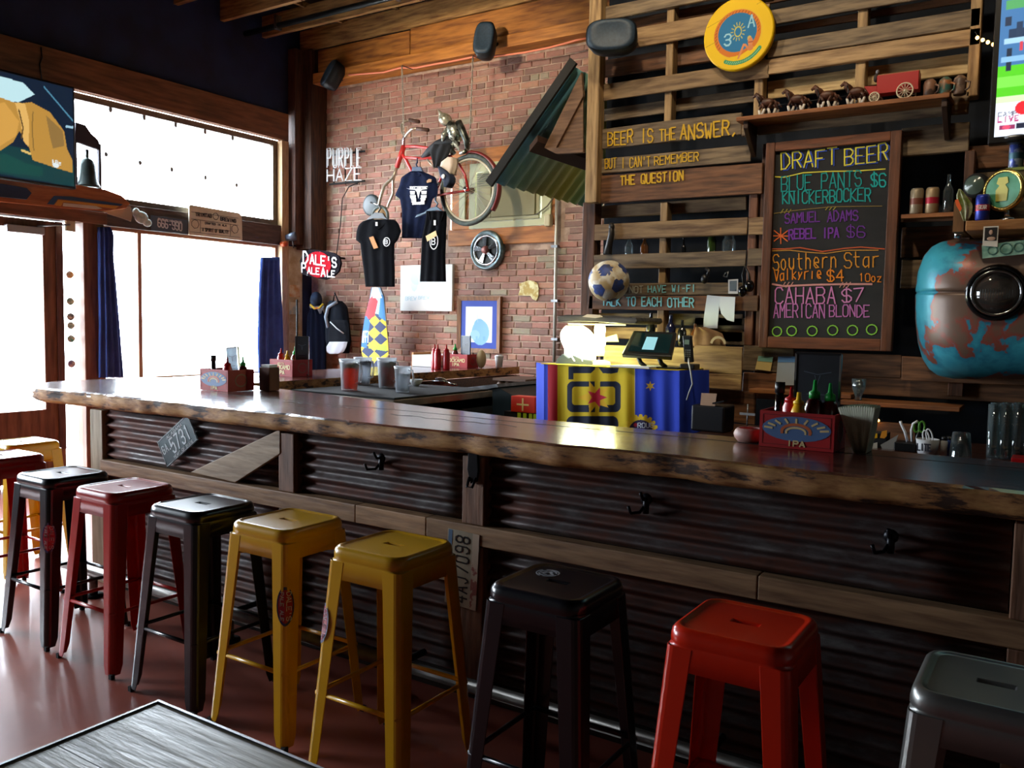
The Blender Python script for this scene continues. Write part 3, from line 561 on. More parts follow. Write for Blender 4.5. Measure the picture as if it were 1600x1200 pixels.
# loudspeakers
SPK = M('speaker_grille', '#33475a', .55, col2='#2a3b4c', scale=60); SPB = M('speaker_body', '#10151c', .5)
def speaker(px, py, Y, w_, h_, d_, rz, rx, label, name='loudspeaker', roll=0):
    c_ = PY(px, py, Y); R = Matrix.Rotation(rz, 3, 'Z') @ Matrix.Rotation(rx, 3, 'X') @ Matrix.Rotation(roll, 3, 'Y')
    t = thing(name, label, 'speaker', c_)
    def sup(hw, hh, y, n=28, e=3.2):
        return [c_+R @ V((hw*math.copysign(abs(math.cos(a))**(2/e), math.cos(a)), y, hh*math.copysign(abs(math.sin(a))**(2/e), math.sin(a)))) for a in [2*math.pi*i/n for i in range(n)]]
    m = MB(); rings = [sup(w_*.40, h_*.42, d_), sup(w_*.47, h_*.48, d_*.7), sup(w_*.5, h_*.5, 0)]; n = 28
    m.add(sum(rings, []), [(i*n+j, i*n+(j+1) % n, (i+1)*n+(j+1) % n, (i+1)*n+j) for i in range(2) for j in range(n)]+[tuple(range(n))]+[tuple(range(2*n, 3*n))], True).build('cabinet', SPB, t)
    m = MB(); rings = [sup(w_*.47, h_*.47, -.001), sup(w_*.46, h_*.46, -.012), sup(w_*.36, h_*.4, -.02), sup(w_*.3, h_*.34, -.014)]
    m.add(sum(rings, []), [(i*n+j, i*n+(j+1) % n, (i+1)*n+(j+1) % n, (i+1)*n+j) for i in range(3) for j in range(n)]+[tuple(range(3*n, 4*n))], True).build('grille', SPK, t)
    m = MB().tube([c_+R @ V((0, d_*.8, 0)), c_+R @ V((0, d_, 0))+V((0, .03, .02)), V((c_.x+.02, Y+d_+.12, c_.z+.03))], .02, 8); m.build('bracket', SPB, t)
    return t
speaker(513, 113, 6.95, .20, .32, .15, math.radians(-22), math.radians(-25), 'black loudspeaker in the dark corner beside the beam end', roll=math.radians(12))
speaker(756, 59, 6.82, .20, .34, .17, math.radians(20), math.radians(-14), 'black loudspeaker on the orange beam above the bicycle', roll=math.radians(4))
# orange cord
mb = MB().tube([PY(x, y, YB-.255) for x, y in ((545, 117), (560, 116), (585, 114), (600, 113), (625, 106), (650, 106), (680, 100), (705, 96), (739, 89), (760, 89), (790, 86), (820, 82), (860, 74), (900, 63), (925, 58))], .010, 6)
mb.build('extension_cord', M('cord_orange', '#f08a6a', .5), label='orange cord pinned along the lower edge of the beam', cat='cord')
# chains and bicycle
YC = 6.9
def chain(a, b_, label):
    a, b_ = V(a), V(b_); n = int((b_-a).length/.032); t = thing('hanging_chain', label, 'chain', b_, 'bicycle chains'); m = MB(); MB().tube([a+V((0, 0, -.02)), a+V((0, 0, .01)), V((a.x, YB-.235, a.z+.015))], .006, 6).build('eye_hook', STEEL, t)
    for i in range(n):
        p = a+(b_-a)*((i+.5)/n); u = V((1, 0, 0)) if i % 2 else V((0, 1, 0))
        m.tube(circ(p, .008, 8, u, (0, 0, 1), rv=.021), .0032, 5, closed=True)
    m.build('links', M('chain_steel', '#b5b3a8', .35, .8), t, kind='stuff')
chain(PY(628, 104, YC), PY(631, 212, YC), 'thin steel chain holding up the bicycle handlebar end')
chain(PY(739, 89, YC), PY(733, 247, YC), 'thin steel chain holding up the rear wheel of the bicycle')
bi = thing('bicycle', 'old red bicycle with long chrome fork hung on chains before the bricks', 'bicycle', PY(733, 355, YC))
def q4(x, y): return (560+x/6.6667, 180+y/6.6667)
def bt(nm, pts, r, mat, Y=YC, n=8, taper=None): return MB().tube([PY(*q4(*p[:2]), Y+(p[2] if len(p) > 2 else 0)) for p in pts], r, n, taper=taper).build(nm, mat, bi)
BRED = M('bike_red', '#c8302c', .35, coat=.3); TYRE = M('tyre', '#5e6b68', .7, col2='#46504f', scale=20); RIM = M('rim_cream', '#d7cfb9', .35, .3)
hub = PY(732.5, 297, YC); R_ = .352
wh = MB().tube(circ(hub, R_-.024, 40), .023, 8, closed=True).build('rear_tyre', TYRE, bi)
MB().tube(circ(hub, R_-.055, 40), .013, 6, closed=True).build('rim', RIM, wh)
mb = MB()
for i in range(26): a = 2*math.pi*i/26; s = .035*(1 if i % 2 else -1); mb.tube([hub+V((.02*math.cos(a+1.2), s, .02*math.sin(a+1.2))), hub+V((math.cos(a), 0, math.sin(a)))*(R_-.06)], .002, 4)
mb.build('spokes', M('spoke', '#cfc9b8', .3, .7), wh, kind='stuff')
MB().lathe([(.02, -.06), (.035, -.05), (.015, -.03), (.015, .03), (.035, .05), (.02, .06)], hub, 14, (0, 1, 0)).build('hub', CHROME, wh)
mb = MB(); A = [math.radians(100-i*8) for i in range(18)]; vs = []
for a in A:
    for dy, rr in ((-.035, R_+.005), (-.025, R_+.022), (0, R_+.028), (.025, R_+.022), (.035, R_+.005)): vs.append(hub+V((math.cos(a)*rr, dy, math.sin(a)*rr)))
mb.add(vs, [(i*5+j, i*5+j+1, i*5+j+6, i*5+j+5) for i in range(17) for j in range(4)], True); o = mb.build('mudguard', M('guard_red', '#7c2422', .4, coat=.3), bi); sm = o.modifiers.new('s', 'SOLIDIFY'); sm.thickness = .003
bt('head_tube', [(475, 320), (400, 545)], .026, BRED); bt('top_tube', [(495, 325), (600, 325), (730, 342), (850, 395), (955, 435)], .015, BRED); bt('middle_tube', [(470, 440), (650, 450), (940, 445)], .014, BRED)
bt('down_tube', [(455, 400), (500, 470), (560, 590), (640, 720), (800, 830)], .017, BRED); bt('seat_tube', [(965, 420), (880, 620), (800, 800)], .016, BRED)
for s in (-.05, .05): bt('chain_stay', [(790, 840, s*.4), (1000, 805, s), (1155, 780, s)], .012, BRED); bt('seat_stay', [(960, 435, s*.3), (1050, 510, s), (1110, 620, s), (1145, 775, s)], .012, BRED)
FK = M('fork_chrome', '#c9c2b2', .3, .7)
bt('fork_leg', [(400, 545), (360, 650), (270, 735, -.04), (240, 830, -.06), (212, 935, -.07)], .017, FK); bt('fork_leg', [(395, 560), (362, 680, .04), (362, 820, .06), (325, 900, .07), (300, 970, .07)], .015, FK)
bt('stem', [(470, 350), (475, 230), (500, 215)], .016, CHROME)
bt('handlebar', [(610, 140, -.08), (555, 145, -.08), (515, 185, -.05), (485, 225), (455, 180, .06), (450, 100, .10), (480, 65, .12), (530, 50, .12)], .014, FK)
GP = M('grip', '#4a2f24', .7); bt('grip', [(608, 140, -.08), (730, 155, -.08)], .019, GP); bt('grip', [(530, 50, .12), (632, 68, .12)], .019, GP)
bt('saddle', [(665, 440, 0), (740, 380, 0), (830, 320), (960, 270), (1040, 300)], .07, M('saddle_black', '#14171d', .7), n=12, taper=[.25, .6, .8, .9, .4])
bt('seat_post', [(950, 440), (1000, 330)], .013, CHROME)
crk = PY(*q4(760, 830), YC); MB().lathe([(.075, -.005), (.075, .005)], crk+V((0, -.05, 0)), 22, (0, 1, 0)).build('chainring', M('chainring', '#4a3a30', .4, .6), bi)
bt('crank_arm', [(760, 830, -.06), (840, 700, -.07)], .012, CHROME)
w2_ = PY(580.5, 320.5, YC+.08); w3_ = PY(594, 339, YC-.05)
MB().lathe([(.09, -.02), (.115, -.012), (.115, .012), (.09, .02)], w2_, 24, (0, 1, 0)).build('small_disc', M('disc_dark', '#2e383c', .5), bi)
tw = MB().tube(circ(w3_, .105, 28), .016, 8, closed=True).build('front_wheel', TYRE, bi); MB().lathe([(.09, -.006), (.09, .006)], w3_, 24, (0, 1, 0)).build('wheel_disc', M('disc_tan', '#9a7a55', .5), tw)
bt('axle', [(130, 910, -.02), (212, 935, -.07), (300, 970, .02)], .01, CHROME)
# metallic figure and black cloth riding the saddle
fg = thing('saddle_figure', 'silvery wire-and-foil skeleton figure leaning over the bicycle saddle', 'figurine', PY(715, 245, YC))
FO = M('foil', '#b9bdb2', .3, .7, col2='#3c423c', scale=22, bump=.6, contrast=(.42, .55))
def fb(nm, pts, r, mat, taper=None, n=10): return MB().tube([PY(*q4(*p[:2]), YC-.03+(p[2] if len(p) > 2 else 0)) for p in pts], r, n, taper=taper).build(nm, mat, fg)
fb('torso', [(960, 80), (985, 140), (1010, 210), (1030, 270)], .075, FO, [.6, 1, 1, .6]); MB().ell(PY(*q4(905, 45), YC-.05), .075, .07, .06, 12, 8, Matrix.Rotation(.7, 3, 'Y')).build('head', M('foil_bright', '#e2e0c9', .3, .5, col2='#6a6d60', scale=18, bump=.5), fg)
MB().lathe([(.03, 0), (.02, .05), (.003, .10)], PY(*q4(880, 20), YC-.05), 10, (-.6, 0, .8)).build('pointed_nose', MATS['foil_bright'], fg)
fb('arm', [(1040, 70), (1080, 160), (1125, 260), (1130, 360)], .036, M('foil_dark', '#6a6f6a', .35, .7, col2='#232824', scale=18, bump=.5), [1, 1.1, .9, .5]); fb('arm', [(930, 150, -.04), (885, 210, -.06), (880, 270, -.06)], .028, FO, [1, .9, .5])
fb('hand', [(1130, 360), (1100, 385, -.02), (1060, 400, -.02)], .02, FO); fb('leg', [(1020, 270), (960, 340), (990, 400)], .03, MATS['foil_dark'])
mb = MB()
for i in range(5): mb.tube([PY(*q4(960+i*18, 230+i*12), YC-.1), PY(*q4(1010+i*10, 330+i*12), YC-.11)], .006, 5)
mb.build('ribs', FO, fg, kind='stuff')
mb = MB(); cloth(mb, [(226, 678, 706), (238, 672, 703), (250, 676, 696), (262, 679, 690)], YC-.06, .06, (.01, 2), 16, 14)
mb.build('black_scarf', M('scarf_black', '#15171c', .95), label='limp black scarf draped over the bicycle saddle', cat='scarf')
bt('kickstand', [(715, 460, -.06), (790, 550, -.07)], .009, FK)
ch = thing('trucker_cap', 'white and dark blue trucker cap hanging from the bicycle frame', 'cap', PY(702, 293, YC-.1))
mb = MB(); cloth(mb, [(247, 703, 713), (254, 692, 714), (262, 690, 713), (270, 696, 710), (273, 705, 709)], YC-.14, .12, (.003, 1), 16, 12); mb.build('mesh_crown', M('cap_mesh', '#d9c6b4', .8), ch)
mb = MB(); cloth(mb, [(261, 688, 692), (268, 688, 703), (277, 690, 710), (285, 696, 709), (293, 697, 703)], YC-.17, .11, (.003, 1), 16, 12); mb.build('peak_and_front', M('cap_navy', '#1b2740', .8), ch)
MB().ell(PY(692.5, 275.5, YC-.23), .022, .006, .022, 10, 6).build('badge', WHITE, ch)
# shirts on hangers
NAVYC = M('shirt_navy', '#131c38', .95, spec=.1, col2='#0f162c', scale=20); BLKC = M('shirt_black', '#06070e', .95, spec=.08, col2='#040508', scale=20); INKW = M('print_white', '#dfe2e6', .8)
def tee(name, label, rows, Y, mat, hang, collar, t=.05):
    x_, y_ = rows[-1][1], rows[-1][0]; T = thing(name, label, 'shirt', PY((rows[-1][1]+rows[-1][2])/2, rows[-1][0], Y))
    mb = MB(); cloth(mb, rows, Y, t, (.006, 3), 24, 40); mb.build('body', mat, T)
    mb = MB().tube([PY(x, y, Y-.02) for x, y in collar], .009, 6); mb.build('collar', mat, T)
    H = thing('clothes_hanger', hang[0], 'clothes hanger', PY(*hang[1], Y)); m_ = MB().tube([PY(x, y, Y) for x, y in hang[2]]+[PY(hang[2][-1][0]+hang[5][0], hang[2][-1][1]+hang[5][1], YC)], .008, 6); m_.build('hook', hang[3], H)
    mb = MB(); ypoly(mb, hang[4], Y+.01, -.02); mb.build('shoulder_bar', hang[3], H, bevel=.004); return T
HB = M('hanger_black', '#15161a', .4)
YT = 6.72
t1 = tee('printed_tee', 'navy blue tee with large white longhorn print hanging below the bicycle', [(268, 642, 661), (272, 635, 670), (277, 627, 681), (290, 624, 684), (305, 617, 684), (311, 625, 676), (330, 628, 671), (372, 628, 662)], YT, NAVYC,
    ('navy plastic hanger inside the printed navy tee', (652, 270), [(652, 261), (650, 257), (652, 254)], M('hanger_navy', '#2b3f63', .4), [(644, 270), (646, 261), (659, 261), (663, 270), (656, 268), (648, 268)], (0, -7)), [(644, 270), (648, 274), (655, 275), (661, 270)])
def q4p(l): return [q4(*p) for p in l]
mb = MB(); Yp = YT-.036
for pts in ([(500, 760), (535, 775), (535, 750), (710, 742), (745, 745), (715, 775), (715, 870), (540, 870), (535, 790)],): pass
ypoly(mb, q4p([(536, 752), (535, 742), (722, 740), (722, 750)]), Yp, -.002); ypoly(mb, q4p([(500, 760), (540, 775), (590, 778), (608, 800), (625, 870), (642, 800), (660, 778), (715, 770), (745, 742), (720, 765), (660, 768), (645, 762), (600, 764), (535, 768)]), Yp, -.002)
for a in ((538, 790, 590, 825), (538, 832, 600, 865), (655, 788, 712, 822), (650, 832, 712, 862)):
    ypoly(mb, q4p([(a[0], a[1]), (a[2], a[1]), (a[2]-3, a[3]), (a[0]+4, a[3])]), Yp, -.002)
mb.build('longhorn_print', INKW, t1, kind='stuff')
mb = MB(); textpx(mb, 'EAT DRINK', q4(538, 765), q4(714, 765), 3, Y=Yp, w_=.008); textpx(mb, 'TIN & TAP', q4(552, 905), q4(698, 900), 5, Y=Yp, w_=.013); textpx(mb, 'BIRMINGHAM', q4(565, 930), q4(688, 925), 3, Y=Yp, w_=.009); mb.build('lettering', INKW, t1)
mb = MB(); ypoly(mb, q4p([(712, 685), (735, 665), (765, 668), (760, 695), (715, 705)]), Yp, -.003); mb.build('swing_tag', M('tag_kraft', '#b08a66', .8), t1)
t2 = tee('vneck_tee', 'black short-sleeved tee with kraft tag and small round chest print', [(343, 576, 615), (346, 566, 620), (352, 560, 624), (362, 557, 627), (375, 556, 622), (380, 563, 617), (400, 565, 616), (420, 568, 617), (448, 571, 617)], YT-.12, BLKC,
    ('black plastic hanger inside the black tee', (592, 345), [(591, 332), (595, 325), (592, 321)], HB, [(572, 346), (582, 337), (588, 332), (600, 333), (604, 340), (614, 346), (600, 342), (585, 342)], (0, 3)), [(583, 343), (586, 352), (592, 358), (600, 352), (605, 344)])
Yq = YT-.12-.036; mb = MB(); ypoly(mb, [(577, 371), (583.5, 369), (591, 387), (584.5, 389)], Yq, -.004); mb.build('swing_tag', M('tag_orange', '#b97e4c', .8), t2)
mb = MB(); mb.ribbon([circ(PY(604, 378, Yq), .042, 18)], .007, (0, -1, 0)); textpx(mb, 'B', (600.5, 381), (606.5, 381), 6, Y=Yq, w_=.007); mb.build('chest_print', INKW, t2)
mb = MB(); ypoly(mb, [(587, 347), (590, 347), (590, 353), (587, 353)], Yq, -.003); mb.build('neck_label', WHITE, t2)
t3 = tee('tank_top', 'black tank top with cream tag and oval chest print', [(330, 666, 697), (336, 666, 698), (350, 664, 698), (362, 661, 697), (375, 659, 697), (400, 658, 696), (440, 656, 697)], YT-.15, BLKC,
    ('blue-grey hanger holding the tank top', (681, 330), [(681, 324), (684, 318), (680, 314)], M('hanger_blue', '#3e5a72', .4), [(650, 341), (653, 336), (664, 332), (674, 325), (684, 323), (690, 328), (697, 332), (686, 329), (676, 330), (662, 336)], (2, -11)), [(670, 331), (673, 345), (682, 352), (690, 345), (694, 331)])
Yq = YT-.15-.036; mb = MB(); ypoly(mb, [(665.5, 369), (681, 360.5), (683, 368), (668, 377.5)], Yq, -.004); mb.build('swing_tag', M('tag_cream', '#d9bf8e', .8), t3)
mb = MB(); mb.ribbon([circ(PY(678, 377, Yq), .048, 18, rv=.075)], .008, (0, -1, 0)); textpx(mb, 'B', (674, 382), (681, 382), 10, Y=Yq, w_=.009); mb.build('chest_print', INKW, t3)
mb = MB(); ypoly(mb, [(678, 344), (681, 344), (681, 352), (678, 352)], Yq, -.003); mb.build('neck_label', WHITE, t3)
# window with air conditioner and its timber boards
ORW = wood('orange_board', '#bd7a3e', '#8a5228', rnd=.1, scale=3)
def yb(mb, a, Y0, Y1): x0, x1, z0, z1 = yrect(*a, YB); return mb.bx(x0, x1, Y0, Y1, z0, z1)
wf = struct('window_4', yb(MB(), (720, 280, 729, 345), YB-.03, YB+.05), M('sash_cream', '#c5c79d', .55)); sub(wf)
x0, x1, z0, z1 = -5.50, -4.30, 2.46, 3.12
SASH = MATS['sash_cream']
MB().bx(x0+.22, x1, YB-.03, YB+.04, z0, z0+.06).build('bottom_rail', SASH, wf); MB().bx(x0+.22, x1, YB-.03, YB+.04, z1-.09, z1).build('top_rail', SASH, wf)
MB().bx(x0+.22, x0+.30, YB-.035, YB+.04, z0+.06, z1-.09).build('stile', SASH, wf); MB().bx(x1-.1, x1, YB-.035, YB+.04, z0+.06, z1-.09).build('stile', SASH, wf)
MB().bx(x0-.05, x1+.06, YB-.02, YB+.05, z1, 3.27).build('lintel_board', ORW, wf, bevel=.006); MB().bx(x0-.05, x1+.05, YB-.03, YB+.05, 2.29, 2.455).build('sill_board', ORW, wf, bevel=.006)
MB().bx(x0-.02, x0+.21, YB-.01, YB+.05, 2.46, z1).build('side_board', ORW, wf, bevel=.004); MB().bx(x1+.0, x1+.06, YB-.01, YB+.05, 2.46, z1).build('side_board', ORW, wf, bevel=.004)
ac = thing('air_conditioner', 'cream window air conditioner behind the bicycle wheel', 'air conditioner', (-4.8, YB-.02, 2.52))
MB().bx(-5.18, -4.42, YB-.05, YB+.2, 2.525, 3.02).build('casing', M('ac_cream', '#b5b48c', .5), ac, bevel=.01)
MB().bx(-4.98, -4.46, YB-.07, YB-.05, 2.56, 2.86).build('front_panel', M('ac_olive', '#8b8763', .6), ac, bevel=.006)
for i in range(6): MB().obx((-4.82, YB-.062, 2.885+i*.022), (.34, 0, 0), (0, .012, .004), (0, 0, .003)).build('louvre', M('ac_louvre', '#7b7d68', .5), ac)
MB().bx(-5.14, -4.99, YB-.065, YB-.05, 2.56, 2.98).build('control_strip', M('ac_strip', '#a7a57f', .5), ac)
# hubcap
hc = PY(761, 391, YB-.04); h_ = thing('hubcap', 'chrome five-spoke hubcap screwed to the brick wall', 'hubcap', (hc.x, YB-.05, hc.z-.2))
r = .203
MB().lathe([(r, .03), (r, -.005), (r*.93, -.03), (r*.86, -.022), (r*.78, -.018)], hc, 40, (0, 1, 0), cap=False).build('outer_ring', M('hubcap_grey', '#7d8f94', .3, .7, col2='#5c6c70', scale=30), h_)
MB().lathe([(r*.78, -.018), (r*.72, -.03), (r*.66, -.018)], hc, 40, (0, 1, 0), cap=False).build('bright_ring', CHROME, h_); MB().lathe([(r*.67, -.008), (.001, -.008)], hc, 30, (0, 1, 0), cap=False).build('dark_dish', M('dish_dark', '#1d2527', .4), h_)
for i in range(5):
    a = math.pi/2+i*2*math.pi/5+.15; d = V((math.cos(a), 0, math.sin(a))); e = V((-math.sin(a), 0, math.cos(a)))
    MB().prism([hc+d*.03+e*.012+V((0, -.035, 0)), hc+d*r*.69+e*.03+V((0, -.022, 0)), hc+d*r*.69-e*.03+V((0, -.022, 0)), hc+d*.03-e*.012+V((0, -.035, 0))], (0, .014, 0)).build('spoke', CHROME, h_)
MB().lathe([(.045, -.01), (.04, -.045), (.001, -.05)], hc, 20, (0, 1, 0)).build('centre_cap', M('cap_red', '#a86b62', .4, .2), h_)
# poster, framed picture, map plate, conduit, boxes
def flat(name, pts, Y, t, mat, label, cat, bevel=0, **k): mb = MB(); ypoly(mb, pts, Y, t); return sub(mb.build(name, mat, label=label, cat=cat, bevel=bevel, **k))
c = Canvas(.62, .56, 90, 80, '#e3e5e3')
c.ell(.2, .42, .08, .1, '#b7cdd2', .6); c.ell(.17, .36, .05, .12, '#a9c4cc', .5); c.ell(.3, .3, .06, .05, '#c7d8da', .6)
for i, (x, y) in enumerate(((.06, .15), (.22, .16))): c.text('BREW', x, y-.02, .04, .035, '#b3cdd4', .008)
x0, x1, z0, z1 = yrect(627, 414, 708, 486, YB-.03)
po = MB().bx(x0, x1, YB-.045, YB-.012, z0, z1).build('wall_poster', M('poster_board', '#dcdddb', .7), label='pale washed-out poster board on the bricks behind the tank top', cat='poster'); sub(po)
c.build('poster_print', printmat('flat_print', 0, .7), (x0+.005, YB-.047, z0+.005), (x1-x0-.01, 0, 0), (0, 0, z1-z0-.01), parent=po)
x0, x1, z0, z1 = yrect(715.5, 463, 782.5, 551, YB-.04)
fr = thing('framed_picture', 'wooden frame with blue mat around a pale animal drawing', 'picture', ((x0+x1)/2, YB-.04, z0)); FRW = wood('frame_wood', '#8e5f35', '#6a4226', 'z', rnd=0)
f = .045
MB().prism([(x0, YB-.06, z0), (x0, YB-.06, z1), (x0+f, YB-.05, z1-f), (x0+f, YB-.05, z0+f)], (0, .045, 0)).build('frame_side', FRW, fr); MB().prism([(x1, YB-.06, z0), (x1, YB-.06, z1), (x1-f, YB-.05, z1-f), (x1-f, YB-.05, z0+f)], (0, .045, 0)).build('frame_side', FRW, fr)
MB().prism([(x0, YB-.06, z1), (x1, YB-.06, z1), (x1-f, YB-.05, z1-f), (x0+f, YB-.05, z1-f)], (0, .045, 0)).build('frame_side', FRW, fr); MB().prism([(x0, YB-.06, z0), (x1, YB-.06, z0), (x1-f, YB-.05, z0+f), (x0+f, YB-.05, z0+f)], (0, .045, 0)).build('frame_side', FRW, fr)
W_, H_ = x1-x0-2*f, z1-z0-2*f; c = Canvas(W_, H_, 90, 110, '#2c47a8'); m_ = .06; c.rect(m_, m_, W_-m_, H_-m_, '#e9edf2')
c.ell(W_*.55, H_*.33, .11, .13, '#86b7dd'); c.ell(W_*.52, H_*.48, .07, .07, '#86b7dd'); c.ell(W_*.40, H_*.28, .06, .05, '#9cc6e4'); c.rect(W_*.42, m_+.02, W_*.48, H_*.25, '#86b7dd'); c.rect(W_*.62, m_+.02, W_*.69, H_*.25, '#7aabd6'); c.line([(W_*.47, H_*.55), (W_*.46, H_*.7)], .006, '#b9cdda')
c.build('picture', MATS['flat_print'], (x0+f, YB-.045, z0+f), (W_, 0, 0), (0, 0, H_), parent=fr)
flat('torn_poster', [(811, 444), (818, 441), (826, 438), (834, 439), (840, 443), (842, 452), (841, 464), (838, 470), (832, 467), (829, 462), (820, 462), (810, 461), (813, 452)], YB-.02, -.004, M('torn_paper', '#e4dfae', .7, col2='#b59a52', scale=14, contrast=(.45, .6)), 'torn yellowish paper scrap glued on the bricks left of the conduit', 'paper')
pipe = thing('wall_conduit', 'thin grey conduit running down the bricks beside the pallet wall', 'pipe', PY(867, 566, YB-.03))
MB().tube([PY(870, 310, YB-.04), PY(869, 380, YB-.04), PY(867.5, 470, YB-.04), PY(866, 566, YB-.04)], .017, 8).build('tube', M('conduit_grey', '#b9b7ad', .4, .4), pipe)
for y in (385, 470, 530): p = PY(868, y, YB-.04); MB().bx(p.x-.04, p.x+.03, YB-.06, YB-.008, p.z-.012, p.z+.012).build('strap', STEEL, pipe)
x0, x1, z0, z1 = yrect(853, 335, 862, 354, YB-.04); MB().bx(x0, x1, YB-.08, YB-.008, z0, z1).build('socket_box', CREAM, bevel=.01, label='small cream socket box beside the window sill', cat='socket')
MB().tube([PY(822, 336, YB-.05), PY(840, 334, YB-.06), PY(855, 322, YB-.06), PY(867, 306, YB-.06)], .007, 6).build('power_lead', M('lead_grey', '#6f6a58', .6), label='grey lead looping from the air conditioner to the conduit', cat='cord')
eb = thing('insulator', 'small cream ceramic insulator on the upper bricks', 'insulator', PY(864, 150, YB-.03))
p = PY(863, 148, YB-.05); MB().lathe([(.03, .04), (.05, .02), (.05, -.03), (.03, -.045)], p, 14, (0, 1, 0)).build('body', CREAM, eb); MB().lathe([(.014, -.05), (.012, -.02)], p+V((0, -.0, .0)), 10, (0, 1, 0)).build('hole', BLK, eb)
x0, x1, z0, z1 = yrect(862, 137, 876, 150, YB-.03); MB().bx(x0, x1, YB-.07, YB-.005, z0, z1).build('socket', BLK, eb)
# harlequin paddle-board bag standing on the counter end
YK = 6.95
pk = thing('surf_bag', 'tall pointed bag with yellow and navy diamond pattern against the bricks', 'board bag', PY(590, 735, YK))
outl_l = [(449, 581), (470, 577), (490, 571), (520, 566), (545, 564), (556, 566), (568, 576)]; outl_r = [(449, 595), (465, 601), (490, 603), (520, 606), (545, 608), (555, 608), (568, 596)]
yy_ = np.linspace(449, 568, 60); L_ = np.interp(yy_, [a for a, b_ in outl_l], [b_ for a, b_ in outl_l]); R2 = np.interp(yy_, [a for a, b_ in outl_r], [b_ for a, b_ in outl_r])
mb = MB(); cloth(mb, [(yy_[i], L_[i], R2[i]) for i in range(60)]+[(585, 566, 604), (640, 569, 603), (700, 574, 602), (735, 585, 598)], YK+.02, .06, (0, 1), 16, 40); mb.build('body', M('bag_navy', '#26365e', .6), pk)
c = Canvas(1, 1, 90, 190, '#e8c93a')
k_ = (np.floor(c.X/.5+c.Y/.16)+np.floor(c.X/.5-c.Y/.16)).astype(int) % 2 == 0; c._p(k_, '#26365e')
c.poly([(0, .7), (1, .62), (1, 1), (0, 1)], '#a7c6da'); c.poly([(.0, .55), (.5, .62), (.62, .82), (.3, .9), (.0, .85)], '#c8323a'); c.poly([(0, .22), (.22, .2), (.3, .55), (.1, .62), (0, .62)], '#2b6fb0')
c.poly([(.7, .62), (1, .55), (1, .9), (.8, .9)], '#3f86c2'); c.poly([(.25, .86), (.9, .86), (.8, 1), (.3, 1)], '#dfe8ec'); c.text('OFFI', .02, .28, .14, .07, '#e9eef0', .02); c.poly([(.3, .2), (.95, .16), (.95, .24), (.3, .28)], '#a9c93a')
def bagd(xs, ys):
    py_ = 568-119*ys; l = np.interp(py_, yy_, L_)+.6; r2 = np.interp(py_, yy_, R2)-.6; out = np.zeros((len(xs), 3))
    for k in range(len(xs)): p_ = PY(l[k]+(r2[k]-l[k])*xs[k], py_[k], YK); out[k] = (p_.x, YK-.004-.012*(1-(2*xs[k]-1)**4), p_.z)
    return out
c.build('pattern', MATS['flat_print'], (0, 0, 0), (0, 0, 0), (0, 0, 0), parent=pk, defl=bagd)
# corrugated awning by the pallet wall
ax0, az0, ax1, az1 = -3.32, 2.44, -2.72, 3.12; aw = thing('tin_awning', 'small awning of blue and green corrugated tin on a timber bracket', 'awning', (-3.0, 5.2, 2.4))
n = 60; vs = []; dl = V((ax1-ax0, 0, az1-az0)); nn = V((-dl.z, 0, dl.x)).normalized(); 
for i in range(n):
    y = 4.86+i*(1.5/(n-1)); a = .012*math.sin(i*2*math.pi/5)
    for s in (0, .5, 1.0): vs.append(V((ax0, y, az0))+dl*s+nn*a)
mb = MB(); mb.add(vs, [(i*3+j, i*3+j+1, i*3+j+4, i*3+j+3) for i in range(n-1) for j in range(2)], True)
def tinmat():
    m, nt, b, N, L = nodes('painted_tin'); tc = N.new('ShaderNodeTexCoord'); sp = N.new('ShaderNodeSeparateXYZ'); L.new(tc.outputs['Object'], sp.inputs[0])
    no = N.new('ShaderNodeTexNoise'); no.inputs['Scale'].default_value = 3; L.new(tc.outputs['Object'], no.inputs[0])
    ad = N.new('ShaderNodeMath'); ad.operation = 'MULTIPLY_ADD'; L.new(no.outputs['Fac'], ad.inputs[0]); ad.inputs[1].default_value = .35; L.new(sp.outputs[1], ad.inputs[2])
    mr = N.new('ShaderNodeMapRange'); mr.inputs[1].default_value = -.25; mr.inputs[2].default_value = 1.25; L.new(ad.outputs[0], mr.inputs[0])
    rp = N.new('ShaderNodeValToRGB'); e = rp.color_ramp.elements; e[0].color = (*lin('#58b4f0'), 1); e[1].color = (*lin('#62bfc6'), 1); e[1].position = 1
    for p_, c_ in ((.18, '#9fd8c6'), (.42, '#bccf8e'), (.6, '#d6da66'), (.8, '#9ccc7c')): q = e.new(p_); q.color = (*lin(c_), 1)
    L.new(mr.outputs[0], rp.inputs[0]); L.new(rp.outputs[0], b.inputs['Base Color']); b.inputs['Roughness'].default_value = .4; b.inputs['Metallic'].default_value = .2; return m
o = mb.build('tin_sheet', tinmat(), aw); sm = o.modifiers.new('s', 'SOLIDIFY'); sm.thickness = .003
mb = MB(); mb.obx(V((ax0, 4.84, az0))+dl*.5+nn*.02, dl*.53, (0, .012, 0), nn*.03); mb.build('barge_board', M('barge_dark', '#2a2a26', .7), aw)
BR = wood('bracket_wood', '#8a6a50', '#5d4434', rnd=0)
def awp(nm, pts, Y, t): mb = MB(); ypoly(mb, pts, Y, t); mb.build(nm, BR, aw, bevel=.003)
awp('rafter', [(850, 231), (908, 112), (911, 150), (866, 236)], 4.88, .03); awp('gusset', [(868, 231), (911, 152), (911, 231)], 4.90, .012); awp('tie', [(850, 231), (911, 230), (911, 238), (868, 240)], 4.865, .03)
MB().obx((-2.98, 5.6, 2.66), V((-.03, 0, -.03)), (0, .8, 0), (0, 0, .02)).build('purlin', M('purlin', '#4a3226', .7), aw)
